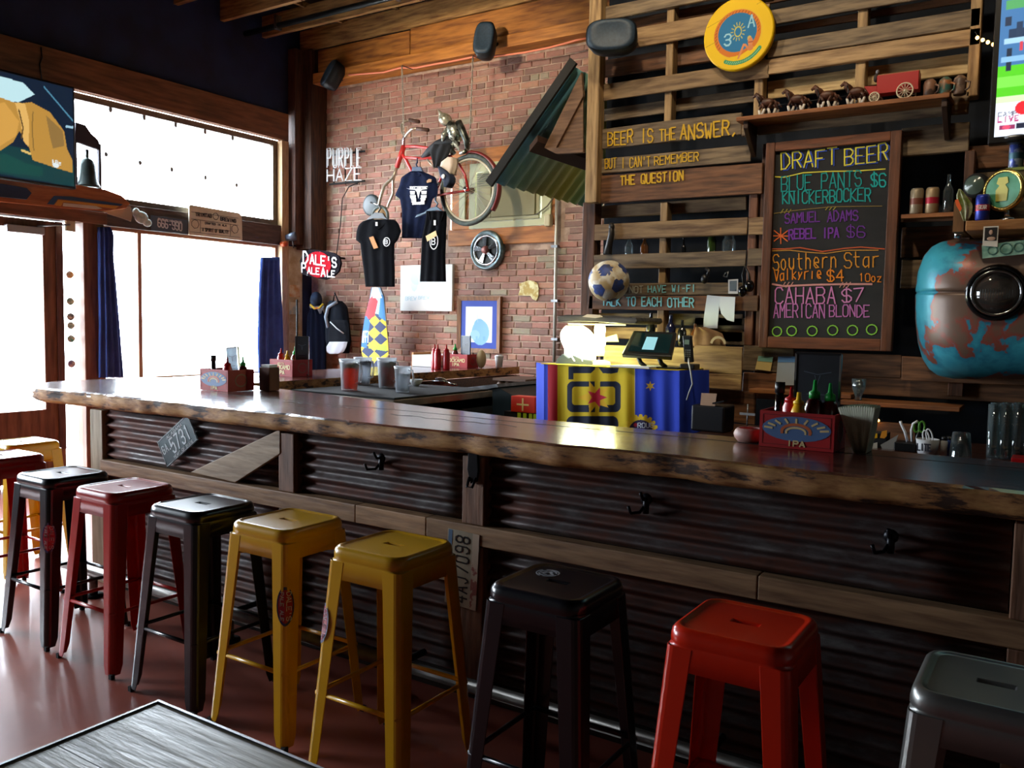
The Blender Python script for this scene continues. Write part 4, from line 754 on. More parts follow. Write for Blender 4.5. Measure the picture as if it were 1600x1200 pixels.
# ------------------------------------------------------------------ pallet wall behind the bar
pw = struct('wall_bar', MB().bx(-2.62, 2.6, 5.12, 5.2, 0, 5.0), M('dark_blue_backing', '#0c1724', .9, col2='#080e18')); sub(pw)  # dark wall put in for the darkness between the pallet boards
struct('wall_side', MB().bx(-2.66, -2.60, 5.2, YB, 0, 5.0), M('plaster_dark', '#4a443d', .9))
PC = {}
def plank(pxa, pxb, xr, y0, y1, front=True, m=0, Y=None, nm='plank'):
    Yf = Y if Y else (YP if front else YP+.10); Yd = .02
    xa, xb = PY(pxa, (y0+y1)/2, Yf).x, PY(pxb, (y0+y1)/2, Yf).x; z1, z0 = PY(xr, y0, Yf).z, PY(xr, y1, Yf).z
    j = lambda: rng.uniform(-.004, .004)
    vs = [(x+j(), y, z+j()) for y in (Yf, Yf+Yd) for x, z in ((xa, z0), ((xa+xb)/2, z0), (xb, z0), (xb, z1), ((xa+xb)/2, z1), (xa, z1))]
    mb = MB().add(vs, [(0, 1, 4, 5), (1, 2, 3, 4), (6, 11, 10, 7), (7, 10, 9, 8)]+[(i, i+6, (i+1) % 6+6, (i+1) % 6) for i in range(6)])
    o = mb.build(nm, PW[m], pw, bevel=.003, seg=1); return sub(o)
for a in ((941, 1200, 1000, 0, 21, 1, 1), (941, 1200, 1000, 43, 73, 1, 0), (941, 1240, 1075, 13, 29, 0, 2), (941, 1200, 960, 92, 119, 0, 2), (941, 1200, 1000, 123, 149, 1, 0), (941, 1180, 960, 168, 187, 0, 1),
          (938, 1158, 1000, 194, 226, 1, 1), (937, 1172, 1000, 243, 266, 1, 1), (936, 1190, 1000, 270, 314, 1, 2), (926, 1166, 1000, 318, 337, 0, 0), (928, 1167, 1000, 348, 373, 1, 0),
          (928, 1165, 1000, 396, 419, 1, 1), (926, 1162, 1000, 443, 461, 1, 1), (920, 1184, 1000, 462, 484, 1, 2), (925, 1160, 1000, 489, 507, 0, 1), (1085, 1182, 1130, 497, 516, 0, 1), (1085, 1182, 1130, 518, 538, 0, 1),
          (1200, 1530, 1360, -12, 12, 1, 1), (1200, 1530, 1360, 17, 27, 0, 2), (1200, 1530, 1360, 40, 67, 1, 1), (1200, 1530, 1360, 69, 93, 1, 0), (1200, 1530, 1290, 114, 143, 0, 3), (1160, 1512, 1300, 167, 198, 1, 1), (1408, 1514, 1450, 196, 241, 1, 1),
          (1169, 1200, 1180, 340, 367, 1, 0), (1169, 1200, 1180, 388, 415, 1, 1), (1408, 1530, 1450, 335, 346, 1, 2), (1408, 1620, 1500, 352, 400, 0, 2), (1408, 1620, 1500, 405, 450, 0, 1), (1512, 1620, 1560, 225, 262, 0, 2), (1512, 1620, 1560, 268, 300, 0, 1),
          (1160, 1240, 1200, 541, 581, 1, 1), (1160, 1240, 1200, 583, 624, 1, 2), (1408, 1620, 1500, 560, 598, 1, 2), (1195, 1408, 1300, 552, 588, 0, 2), (1195, 1620, 1400, 590, 620, 0, 2), (925, 1160, 1000, 512, 530, 0, 0)):
    plank(*a[:5], front=a[5], m=a[6])
# brown boards below the notices and the boxes by the till
for a in ((1084, 1159, 1120, 541, 583, 1, 0), (1105, 1158, 1130, 584, 608, 1, 0)): plank(*a[:5], front=a[5], m=a[6], Y=YP-.12)
plank(943, 1086, 1010, 541, 579, True, 3, Y=YP-.10); plank(1100, 1180, 1140, 610, 660, True, 2, Y=YP-.06)
def upright(px, py0, py1, w_, Y, m, nm='upright', d=.09):
    p0, p1 = PY(px, py0, Y), PY(px, py1, Y); x = (p0.x+p1.x)/2
    return sub(MB().bx(x-w_/2, x+w_/2, Y, Y+d, p1.z, p0.z).build(nm, PWZ[m], pw, bevel=.004, seg=1))
post = upright(927, -60, 316, .082, YP-.06, 0, 'corner_post', .08)
upright(917, 316, 600, .09, YP, 1); upright(1046, -40, 195, .045, YP+.022, 0, d=.078); upright(1034, 316, 540, .045, YP+.022, 0, d=.078)
upright(1347, -60, 160, .05, YP+.022, 0, d=.078); upright(1524, -60, 150, .05, YP+.0, 0); upright(1173, 300, 540, .05, YP+.022, 1, d=.078); upright(1192, 225, 620, .06, YP+.03, 1); upright(1185, 90, 190, .05, YP+.022, 0, d=.078)
upright(1512, 235, 380, .045, YP+.0, 1, d=.08); upright(1500, 340, 620, .07, YP+.05, 1)
# painted slogans
YEL = M('yellow_marker', '#d8ab1e', .7); BLU = M('blue_marker', '#78c6cf', .7); Yt = YP-.0045
def slog(nm, s, p0, p1, h, mat, wd, sd): mb = MB(); textpx(mb, s, p0, p1, h, Y=Yt, w_=wd, jit=.10, seed=sd); return mb.build(nm, mat, pw)
slog('slogan', 'BEER IS', (949, 227), (1022, 221), 20, YEL, .0085, 3); slog('slogan', 'THE', (1030, 220), (1057, 218), 18, YEL, .008, 4); slog('slogan', 'ANSWER,', (1062, 218), (1155, 211), 22, YEL, .010, 5)
slog('slogan', 'BUT I CAN\'T', (945, 264), (1017, 259), 15, YEL, .006, 6); slog('slogan', 'REMEMBER', (1022, 258), (1093, 251), 13, YEL, .006, 7); slog('slogan', 'THE QUESTION', (969, 289), (1069, 281), 14, YEL, .009, 8)
slog('slogan', 'WE DO NOT', (938, 459), (1006, 457), 10, M('faded_marker', '#9a9a8c', .8), .005, 9); slog('slogan', 'HAVE WI-FI', (1012, 457), (1088, 455), 10, BLU, .0055, 10); slog('slogan', 'TALK TO EACH OTHER', (940, 477), (1085, 480), 13, BLU, .0075, 11)
# loudspeaker on the corner post
speaker(955, 54, YP-.24, .30, .185, .16, math.radians(18), 0, 'dark loudspeaker on its side fixed to the pale corner post')
# round yellow beach sign
rc = PY(1155, 54, YP-.05); rs = thing('round_sign', 'large round yellow sign with blue centre reading 30A', 'sign', (rc.x, rc.y, rc.z-.2)); RR = .2
MB().lathe([(RR*.97, -.02), (RR, -.014), (RR, .012)], rc, 44, (0, 1, 0)).build('disc', M('sign_yellow', '#f7cc08', .4), rs)
c = Canvas(2, 2, 190, 190, '#f6ca06')
c.ell(1, 1, .70, .68, '#f0c62a'); c.ell(.98, 1, .67, .65, '#dc7a1c'); c.poly([(.5, .2), (2, -.2), (2, .75), (1.55, .6), (1.3, .5), (1.1, .4), (.78, .38)], '#f6ca06'); c.ell(.98, 1.03, .55, .53, '#1878ae')
for k in range(26):
    a = math.radians(215-k*8.6)
    x, y = .98+.61*math.cos(a), 1+.59*math.sin(a); c.line([(x-.02, y-.025), (x+.015, y+.03)], .018, '#8c4a18')
c.text('3', .60, .72, .30, .24, '#9ad6ea', .045); c.text('A', 1.26, 1.12, .32, .24, '#9ad6ea', .04); c.ell(1.0, 1.05, .11, .15, '#c9c64e', r2=.55)
for k in range(14): a = k*2*math.pi/14; c.line([(1+.14*math.cos(a), 1.05+.18*math.sin(a)), (1+.2*math.cos(a), 1.05+.25*math.sin(a))], .022, '#c9c64e')
c.ell(1.33, .82, .06, .07, '#d9c26a'); c.ell(1.36, .72, .07, .12, '#e0915a'); c.rect(1.30, .70, 1.43, .73, '#a82a22'); c.poly([(1.42, .62), (1.3, .5), (1.2, .64), (1.05, .30), (1.0, .31), (1.16, .7), (1.24, .68), (1.34, .54)], '#e0915a'); c.ell(1.36, .56, .09, .08, '#dd8a52')
for k in range(24):
    a = math.radians(245+k*3.4); x, y = 1+.78*math.cos(a), 1+.80*math.sin(a); c.ell(x, y, .055, .055, '#3d9e6b')
for k in range(18):
    a = math.radians(247+k*4.3); x, y = 1+.78*math.cos(a), 1+.80*math.sin(a); c.line([(x-.015, y-.02), (x+.015, y+.02)], .015, '#a9d7b0')
for a_ in ((.1, 1.3, .75, 1.55), (.05, .75, .4, .88), (1.5, 1.7, 1.9, 1.85)): c.line([(a_[0], a_[1]), (a_[2], a_[3])], .012, '#b38c10')
# map the square canvas radially cropped: keep only cells inside the disc
def canvas_disc(c, nm, mat, cc, R, parent, y):
    X = (c.X0-1); Y_ = (c.Y0-1); keep = X**2+Y_**2 <= .94; ny, nx = X.shape
    idx = -np.ones((ny, nx), int); idx[keep] = np.arange(keep.sum()); q = np.stack([idx[:-1, :-1], idx[:-1, 1:], idx[1:, 1:], idx[1:, :-1]], -1).reshape(-1, 4); q = q[(q >= 0).all(1)]
    P = np.stack([cc.x+X[keep]*R, np.full(keep.sum(), y), cc.z+Y_[keep]*R], 1)-np.array(LOC[parent.name])
    me = bpy.data.meshes.new(nm); me.from_pydata(P.tolist(), [], q.tolist()); at = me.color_attributes.new('col', 'FLOAT_COLOR', 'POINT')
    at.data.foreach_set('color', np.concatenate([c.c[keep], np.ones((keep.sum(), 1))], 1).ravel().astype(np.float32)); me.materials.append(mat)
    o = bpy.data.objects.new(nm, me); COL.objects.link(o); o.parent = parent; LOC[o.name] = LOC[parent.name]; return o
c.X0, c.Y0 = np.meshgrid(np.linspace(0, 2, 190), np.linspace(0, 2, 190)); canvas_disc(c, 'painted_face', MATS['flat_print'], rc, RR, rs, rc.y-.0215)
# shelf with brackets, toy wagon and horses
SHW = wood('shelf_wood', '#9a5f30', '#6b3d1c', rnd=0); YSH = YP-.19
a, b_ = PY(1150, 186, YSH), PY(1484, 146, YSH); zs = (PY(1200, 175, YSH).z+PY(1470, 148, YSH).z)/2
sh = thing('wall_shelf', 'narrow brown shelf carrying the toy horses above the chalkboard', 'shelf', ((a.x+b_.x)/2, YP-.1, zs-.02))
MB().bx(a.x, b_.x, YSH, YP-.001, zs-.022, zs).build('board', SHW, sh, bevel=.003)
for px in (1163, 1473):
    x = PY(px, 190, YSH).x; MB().prism([(x-.012, YP-.001, zs-.023), (x-.012, YSH+.02, zs-.023), (x-.012, YSH+.02, zs-.06), (x-.012, YP-.10, zs-.12), (x-.012, YP-.05, zs-.16), (x-.012, YP-.001, zs-.19)], (.026, 0, 0)).build('bracket', M('bracket_dark', '#3a2418', .5), sh, bevel=.003)
wg = thing('toy_wagon', 'red toy delivery wagon with cream spoked wheels on the shelf', 'toy wagon', PY(1405, 147, YSH+.08)); yw = YSH+.08
X = lambda px, py=130: PY(px, py, yw).x
zw = zs; WR = M('wagon_red', '#b01c1c', .4); WC = M('wheel_cream', '#d9cbb0', .5)
MB().bx(X(1372), X(1437), yw-.035, yw+.035, zw+.058, zw+.135).build('body', WR, wg, bevel=.003); mb = MB()
for k in range(5): MB().bx(X(1373)+.001, X(1436), yw-.028+k*.0125, yw-.018+k*.0125, zw+.135, zw+.146-abs(k-2)*.003).build('roof_slat', M('wagon_tan', '#a8643a', .5), wg)
MB().bx(X(1358), X(1437), yw-.037, yw+.037, zw+.045, zw+.06).build('chassis', WR, wg); MB().prism([(X(1356), yw-.035, zw+.06), (X(1372), yw-.035, zw+.06), (X(1372), yw-.035, zw+.085), (X(1353), yw-.035, zw+.09)], (0, .07, 0)).build('driver_board', WR, wg)
def wheel(px, R, s):
    cc = V((X(px), yw+s*.048, zw+R)); p = MB().tube(circ(cc, R-.004, 22), .004, 6, closed=True).build('wheel', WC, wg); m_ = MB()
    for k in range(12): a = k*math.pi/6; m_.tube([cc, cc+V((math.cos(a), 0, math.sin(a)))*(R-.004)], .0018, 4)
    m_.lathe([(.006, -.004), (.006, .004)], cc, 8, (0, 1, 0)); m_.build('spokes', WC, p, kind='stuff')
for s in (-1, 1): wheel(1417, .041, s); wheel(1370, .027, s)
MB().ell((X(1371), yw-.01, zw+.16), .009, .009, .012, 8, 6).build('driver_head', M('driver_grey', '#6d6a70', .5), wg); MB().ell((X(1369), yw-.01, zw+.13), .012, .014, .022, 8, 6).build('driver_body', M('driver_dark', '#3a3230', .7), wg)
HBR = M('horse_brown', '#5b3420', .5, col2='#3c2014', scale=30); HWH = M('horse_white', '#cfc8bd', .6)
def horse(cx, cy, label, ph):
    h = thing('toy_horse', label, 'toy horse', (cx, cy, zw), 'toy horses'); h.scale = (1.38, 1.3, 1.38); m = MB()
    m.ell((cx, cy, zw+.05), .03, .013, .016, 12, 8); m.tube([(cx-.022, cy, zw+.055), (cx-.036, cy, zw+.078), (cx-.042, cy, zw+.085)], .011, 7, taper=[1.2, .8, .7]); m.tube([(cx-.038, cy, zw+.087), (cx-.056, cy, zw+.075)], .008, 6, taper=[1, .6]); m.tube([(cx+.028, cy, zw+.055), (cx+.042, cy, zw+.035)], .004, 5)
    m.build('body', HBR, h)
    for k, (dx, dy, f_) in enumerate(((-.018, -.008, .012), (-.022, .008, -.01), (.02, -.008, -.012), (.022, .008, .01))):
        f2 = f_*ph; g = MB().tube([(cx+dx, cy+dy, zw+.044), (cx+dx-f2, cy+dy, zw+.024)], .005, 6, taper=[1.2, .8]).build('leg', HBR, h); MB().tube([(cx+dx-f2, cy+dy, zw+.025), (cx+dx-f2*.4, cy+dy, zw+.002)], .0055, 6, taper=[.8, 1.2]).build('feather', HWH, sub(g))
    MB().tube([(cx-.03, cy-.012, zw+.072), (cx-.024, cy-.016, zw+.05), (cx-.028, cy-.01, zw+.035)], .0025, 5).build('harness', BLK, h)
hn = ('leading', 'second', 'third', 'rearmost')
for k in range(4):
    for s, w1_ in ((-.030, 'near side'), (.025, 'wall side')): horse(X(1203+k*46)+(.006 if s > 0 else 0), yw+s-.01, 'brown toy horse, %s pair from the left, %s of the team' % (hn[k], w1_), 1 if (k+(s > 0)) % 2 else -1)
mb = MB().tube([(X(1205), yw-.01, zw+.055), (X(1356), yw-.01, zw+.06)], .0025, 5); mb.build('pole_and_reins', BLK, wg)
for px, c1, c2, lb in ((1452, '#8f6a55', '#4b3a32', 'brown patterned stoneware mug next to the toy wagon'), (1476, '#3f6b62', '#a5683f', 'green and copper stoneware mug between two brown mugs'), (1499, '#8a7362', '#5f4c42', 'pale brown stoneware mug at the right end of the shelf')):
    x = PY(px, 145, YSH+.07).x; t = thing('beer_stein', lb, 'mug', (x, YSH+.08, zw), 'stoneware mugs'); k = .86
    MB().lathe([(.030*k, 0), (.034*k, .004), (.033*k, .04), (.036*k, .066), (.03*k, .082), (.012, .094)], (x, YSH+.08, zw), 18).build('body', M('stein_'+c1[1:], c1, .4, col2=c2, scale=22, contrast=(.45, .55)), t)
    MB().tube([(x+.026, YSH+.06, zw+.06), (x+.045, YSH+.05, zw+.05), (x+.042, YSH+.05, zw+.025), (x+.026, YSH+.06, zw+.015)], .005, 6).build('handle', MATS['stein_'+c1[1:]], t)
# string of four small bulbs
sl = thing('string_lights', 'four tiny warm bulbs on a short string beside the right television', 'string lights', PY(1540, 75, YP-.12))
mb = MB().tube([PY(x, y, YP-.12) for x, y in ((1524, 50), (1528, 57), (1536, 61), (1544, 65), (1553, 68), (1562, 74))], .003, 5); mb.build('wire', BLK, sl)
for x, y in ((1527, 59), (1535.5, 62.5), (1543.5, 66), (1552, 69.5)): MB().ell(PY(x, y, YP-.13), .008, .008, .009, 8, 6).build('bulb', M('bulb_warm', '#ffd890', .4, emit='#ffb858', estr=14), sl)
# ------------------------------------------------------------------ chalkboard
YC2 = YP-.05
fx0, fx1 = (PY(1188, 225, YC2).x+PY(1195, 543, YC2).x)/2, (PY(1408, 200, YC2).x+PY(1395, 547, YC2).x)/2; fz0, fz1 = PY(1195, 543, YC2).z, PY(1188, 225, YC2).z
bx0, bx1 = PY(1205, 400, YC2).x, PY(1383, 400, YC2).x; bz1 = PY(1300, 229, YC2).z; bz0 = PY(1300, 528, YC2).z
cb = thing('chalkboard', 'large framed chalkboard menu headed DRAFT BEER on the pallet wall', 'chalkboard', ((fx0+fx1)/2, YC2, fz0)); CF = wood('chalk_frame', '#6a3d22', '#43240f', 'z', rnd=0); CFX = wood('chalk_frame_x', '#7a4424', '#4b2a14', 'x', rnd=0)
MB().bx(fx0, bx0, YC2-.01, YC2+.045, fz0, fz1).build('frame_side', CF, cb, bevel=.004); MB().bx(bx1, fx1, YC2-.01, YC2+.045, fz0, fz1).build('frame_side', CF, cb, bevel=.004)
MB().bx(bx0, bx1, YC2-.008, YC2+.045, bz1, fz1).build('frame_side', CFX, cb, bevel=.004); MB().bx(bx0, bx1, YC2-.008, YC2+.045, fz0, bz0).build('frame_side', CFX, cb, bevel=.004)
YB2 = YC2+.012
MB().bx(bx0, bx1, YB2, YB2+.03, bz0, bz1).build('slate', M('slate_black', '#2b2b2c', .85, col2='#1d1e20', scale=3, stretch=(1, 1, 3), contrast=(.4, .7)), cb)
def chalk(s, p0, p1, h, col, wd, sd=1, sq=.74, jit=.07):
    mb = MB(); textpx(mb, s, p0, p1, h, Y=YB2-.001, w_=wd, jit=jit, seed=sd, squeeze=sq); mb.build('chalk_line', M('chalk_'+col[1:], col, .95), cb)
chalk('DRAFT', (1223, 267), (1313, 259), 25, '#3450b4', .006, 2); chalk('BEER', (1321.5, 259), (1392, 251), 25, '#3450b4', .006, 3)
chalk('DRAFT', (1219, 266), (1310, 257), 25, '#e0d84a', .007, 2); chalk('BEER', (1318, 258), (1389, 250), 25, '#e0d84a', .007, 3)
chalk('BLUE PANTS', (1220, 299), (1348, 291), 23, '#1f9a96', .006, 4); chalk('$6', (1360, 292), (1386, 291), 20, '#22aaa6', .007, 5); chalk('KNICKERBOCKER', (1222, 319), (1362, 314), 19, '#1f9a96', .007, 6)
chalk('SAMUEL ADAMS', (1226, 349), (1342, 344), 15, '#6a3290', .007, 7); chalk('REBEL IPA', (1232, 374), (1312, 371), 15, '#74369c', .008, 8); chalk('$6', (1322, 371), (1354, 370), 17, '#6a3290', .006, 9); chalk('*', (1207, 381), (1231, 381), 24, '#e06a32', .006, 10, .9)
chalk('Southern', (1207, 422), (1311, 417), 24, '#d98f2a', .006, 11, .7); chalk('Star', (1318, 419), (1378, 416), 24, '#d98f2a', .006, 12)
chalk('Valkyrie', (1209, 439), (1286, 434), 17, '#e0801f', .006, 13); chalk('$4', (1291, 439), (1320, 439), 17, '#e0801f', .007, 14); chalk('10oz', (1342, 440), (1380, 440), 12, '#e0801f', .005, 15)
chalk('CAHABA', (1210, 474), (1308, 475), 25, '#cf7fb8', .007, 16); chalk('$7', (1314, 473), (1352, 470), 20, '#d68abf', .007, 17); chalk('AMERICAN', (1208, 496), (1290, 496), 21, '#c072b4', .006, 18); chalk('BLONDE', (1295, 495), (1360, 495), 18, '#c072b4', .006, 19)
def cline(pts, col, wd): mb = MB(); mb.ribbon([[PY(x, y, YB2-.002) for x, y in pts]], wd, (0, -1, 0)); mb.build('chalk_line', M('chalk_'+col[1:], col, .95), cb)
cline([(1208, 276), (1225, 277), (1255, 270), (1290, 268), (1340, 267), (1383, 264)], '#d8d04a', .006); cline([(1206, 334), (1240, 329), (1300, 323), (1378, 322)], '#8a7440', .004); cline([(1206, 389), (1225, 389), (1250, 387), (1285, 393), (1320, 388), (1345, 386), (1382, 389)], '#c85a32', .006)
cline([(1205, 392), (1235, 391), (1260, 394), (1290, 396), (1325, 391), (1372, 391)], '#c98f3a', .005); cline([(1207, 444), (1225, 447), (1270, 445), (1320, 444), (1362, 444)], '#cf8f8a', .010)
for x in (1220, 1226, 1232, 1290, 1296, 1302): cline([(x, 333 if x < 1260 else 328), (x+4, 327 if x < 1260 else 323)], '#a8a040', .004)
for x in (1222, 1228, 1234, 1312, 1318, 1324): cline([(x, 449), (x+5, 441)], '#d99a8a', .004)
for x, y in ((1214, 518), (1237, 517), (1269, 517), (1301, 516), (1332, 516), (1362, 515)): mb = MB(); mb.ribbon([circ(PY(x, y, YB2-.002), .026, 12)], .006, (0, -1, 0)); mb.build('chalk_ring', M('chalk_green', '#8fd24a', .95), cb)
# notices, photographs
def paper(name, pts, Y, col, label, cat='paper', t=.002, col2=None):
    mb = MB(); P = [PY(x, y, Y) for x, y in pts]; mb.prism(P, (0, -t, 0)); return sub(mb.build(name, M('paper_'+col[1:], col, .85, col2=col2, scale=30), label=label, cat=cat))
paper('pinned_sheet', [(1105, 461), (1125, 463), (1121, 513), (1099, 513), (1100, 495)], YP-.02, '#c9d6e6', 'left white sheet hanging from the pallet wall beside TALK TO EACH OTHER')
paper('pinned_sheet', [(1125, 463), (1149, 464), (1147, 503), (1136, 500), (1127, 490), (1124, 478)], YP-.024, '#d3deec', 'right white sheet with curled corner on the pallet wall')
n1 = paper('sticky_note', [(1185, 556), (1208, 558), (1204, 580), (1180, 577)], YP-.01, '#d8c27c', 'yellow sticky note with green top under the chalkboard'); mb = MB(); ypoly(mb, [(1185, 556), (1208, 558), (1206.5, 566), (1183.5, 564)], YP-.0125, -.001); mb.build('green_band', M('note_green', '#7ab0a0', .8), n1)
n1 = paper('notepad', [(1216, 557), (1243, 557), (1243, 602), (1212, 602)], YP-.01, '#aebfcb', 'pale notepad with blue header pinned under the chalkboard'); mb = MB(); ypoly(mb, [(1216, 557), (1243, 557), (1243, 566), (1215.5, 566)], YP-.0125, -.001); mb.build('blue_band', M('note_blue', '#5f93cc', .8), n1)
ph_ = paper('photo_card', [(1138, 437), (1153.5, 436), (1153, 459), (1138, 459)], YP-.012, '#c9ccd0', 'small framed photograph pinned right of the wi-fi slogan', 'photograph'); mb = MB(); ypoly(mb, [(1140, 439), (1151.5, 438.5), (1151, 455), (1140, 455)], YP-.0145, -.001); mb.build('picture', M('photo_dark', '#1a2436', .5, col2='#5c6a78', scale=40, contrast=(.55, .7)), ph_)
# soccer ball tucked against the pallets
bc = PY(951.5, 439, YP-.14); R = .125; bl = thing('soccer_ball', 'worn white soccer ball with blue and tan panels above the slogan', 'ball', (bc.x, bc.y, bc.z-R))
bm = bmesh.new(); bmesh.ops.create_icosphere(bm, subdivisions=4, radius=R)
gi = [V(c) for c in [(0, 1, 1.618), (0, 1, -1.618), (0, -1, 1.618), (0, -1, -1.618), (1, 1.618, 0), (1, -1.618, 0), (-1, 1.618, 0), (-1, -1.618, 0), (1.618, 0, 1), (-1.618, 0, 1), (1.618, 0, -1), (-1.618, 0, -1)]]; gi = [g.normalized() for g in gi]
hx = []
for i in range(12):
    for j in range(i+1, 12):
        for k in range(j+1, 12):
            if gi[i].dot(gi[j]) > .4 and gi[j].dot(gi[k]) > .4 and gi[i].dot(gi[k]) > .4: hx.append((gi[i]+gi[j]+gi[k]).normalized())
rotb = Matrix.Rotation(.5, 3, 'X') @ Matrix.Rotation(.4, 3, 'Z'); C32 = gi+hx; bm.verts.ensure_lookup_table(); groups = {}
for f_ in bm.faces:
    d = f_.calc_center_median().normalized(); sc_ = [d.dot(c_)-(0 if i < 12 else -.0) + (-.012 if i < 12 else 0) for i, c_ in enumerate(C32)]; groups.setdefault(int(np.argmax(sc_)), []).append([v.co.copy() for v in f_.verts])
for gi_, fs in groups.items():
    m = MB(); cc = C32[gi_]
    for tri in fs: m.add([rotb @ p + bc for p in tri], [(0, 1, 2)], True)
    m.build('pentagon_panel' if gi_ < 12 else 'hexagon_panel', M('ball_blue', '#2f4fa0', .5, col2='#3b3f5c', scale=30) if gi_ < 12 else M('ball_white', '#f0ecdc', .5, col2='#c2a878', scale=12, contrast=(.42, .58)), bl)
bm.free()
# headphones, dark trinkets hanging from the pallets
def knick(name, pts, r, Y, mat, label, cat): return MB().tube([PY(x, y, Y) for x, y in pts], r, 8).build(name, mat, label=label, cat=cat)
hp = thing('headphones', 'black headphones hanging on the pallet edge left of the chalkboard', 'headphones', PY(1168, 465, YP-.1)); MB().tube([PY(1163, 450, YP-.06), PY(1160, 430, YP-.05), PY(1164, 415, YP-.04), PY(1170, 428, YP-.05), PY(1172, 448, YP-.06)], .007, 6).build('headband', BLK, hp)
MB().ell(PY(1160, 455, YP-.07), .025, .03, .032, 12, 8).build('ear_cup', M('gloss_black', '#0b0c10', .15), hp); MB().ell(PY(1171, 447, YP-.07), .028, .03, .034, 12, 8).build('ear_cup', MATS['gloss_black'], hp)
t = thing('hook_trinket', 'black knob hanging between two pallet boards above WI-FI', 'trinket', PY(1102, 445, YP-.05)); MB().ell(PY(1101, 436, YP-.05), .022, .02, .028, 10, 7).build('knob', BLK, t); MB().tube([PY(1103, 420, YP-.03), PY(1108, 423, YP-.05), PY(1105, 432, YP-.05)], .010, 6).build('hook', BLK, t)
MB().tube([PY(1130, 432, YP-.02), PY(1133, 427, YP-.03), PY(1138, 424, YP-.03), PY(1136, 433, YP-.03), PY(1131, 432, YP-.02)], .003, 5).build('steel_clip', STEEL, label='tiny bent steel clip on the pallet gap above the photograph', cat='clip')
# bottles on the pallet ledges
def bottle(x, y, z, r, h, mat, label, name='glass_bottle', grp=None, neck=.42, cap=None, lab=None, prof=None, n=18, cat='bottle'):
    t = thing(name, label, cat, (x, y, z), grp); hb = h*(1-neck)
    MB().lathe(prof or [(r*.9, 0), (r, .004), (r, hb), (r*.8, hb+h*.08), (r*.38, hb+h*.18), (r*.33, h*.97), (r*.36, h)], (x, y, z), n).build('body', mat, t)
    if cap: MB().lathe([(r*.42, 0), (r*.42, h*.06), (r*.3, h*.07)], (x, y, z+h*.96), 12).build('cap', cap, t)
    if lab: MB().lathe([(r*1.01, 0), (r*1.01, hb*.5)], (x, y, z+hb*.2), n, cap=False).build('label', lab, t)
    return t
DG = M('dark_glass', '#14161a', .08, spec=.8); GG = M('green_glass', '#2c3f18', .1, spec=.8); CG = glassy('clear_glass', (.8, .9, .92), .3, .03, .10, (.5, .6, .62)); AM = M('amber_glass', '#5a3312', .1, spec=.8)
zl = PY(1000, 396, YP).z; yl = YP+.055
for px, r, h, m_, lb in ((983, .026, .13, CG, 'small clear bottle on the pallet ledge nearest the corner post'), (1007, .026, .12, AM, 'squat amber bottle on the left pallet ledge'), (1068, .016, .09, DG, 'slim black bottle just right of the pallet upright'), (1112, .026, .16, GG, 'green glass bottle beside the clear jar on the ledge')):
    bottle(PY(px, 385, yl).x, yl, zl-.06, r, h+.06, m_, lb)
x = PY(1139, 380, yl).x; MB().lathe([(.035, 0), (.038, .01), (.038, .1), (.026, .12), (.03, .135)], (x, yl, zl-.04), 18).build('glass_jar', CG, label='wide clear jar at the right end of the pallet ledge', cat='jar')
t = thing('dark_figurine', 'dark carved figure standing at the left of the pallet ledge', 'figurine', (PY(952, 395, YP-.03).x, YP-.03, zl-.002)); x = PY(952, 395, YP-.03).x
MB().tube([(x-.01, YP-.03, zl), (x, YP-.03, zl+.07), (x+.012, YP-.03, zl+.12), (x+.01, YP-.03, zl+.19)], .022, 9, taper=[1.2, .9, .9, .6]).build('body', M('figure_dark', '#1d1816', .5), t); MB().ell((x+.012, YP-.03, zl+.165), .02, .018, .024, 9, 6).build('head', MATS['figure_dark'], t)
for px, py, r, h, m_, lb in ((1015, 541, .028, .20, DG, 'dark beer bottle standing behind the till screen on the left'), (1046, 541, .03, .19, M('blue_glass', '#15193a', .1, spec=.8), 'dark blue bottle behind the middle of the till'), (1064, 541, .026, .16, DG, 'short dark bottle behind the right edge of the till'), (1084, 541, .024, .14, AM, 'small brown bottle beside the kraft bag on the backboard')):
    p = PY(px, py, YP-.06); bottle(p.x, YP-.05, PY(1010, 541, YP-.1).z+.0, r, h, m_, lb)
pb = thing('kraft_bag', 'crumpled kraft paper bag with a stamped logo resting on the board', 'bag', PY(1110, 541, YP-.06)); mb = MB(); cloth(mb, [(511, 1088, 1101), (520, 1084, 1128), (530, 1081, 1132), (541, 1082, 1134)], YP-.06, .06, (.008, 2), 16, 10); mb.build('body', M('kraft', '#8a6a4a', .9, col2='#6d5038', scale=10, bump=.5), pb)
mb = MB(); mb.ribbon([circ(PY(1122, 538, YP-.105), .04, 10, a0=.2, a1=2.9)], .014, (0, -1, 0)); mb.build('stamp', M('stamp_pale', '#b7a78f', .8), pb)
# ------------------------------------------------------------------ front bar
ZT = 1.07; YF, YBK = 2.66, 3.30
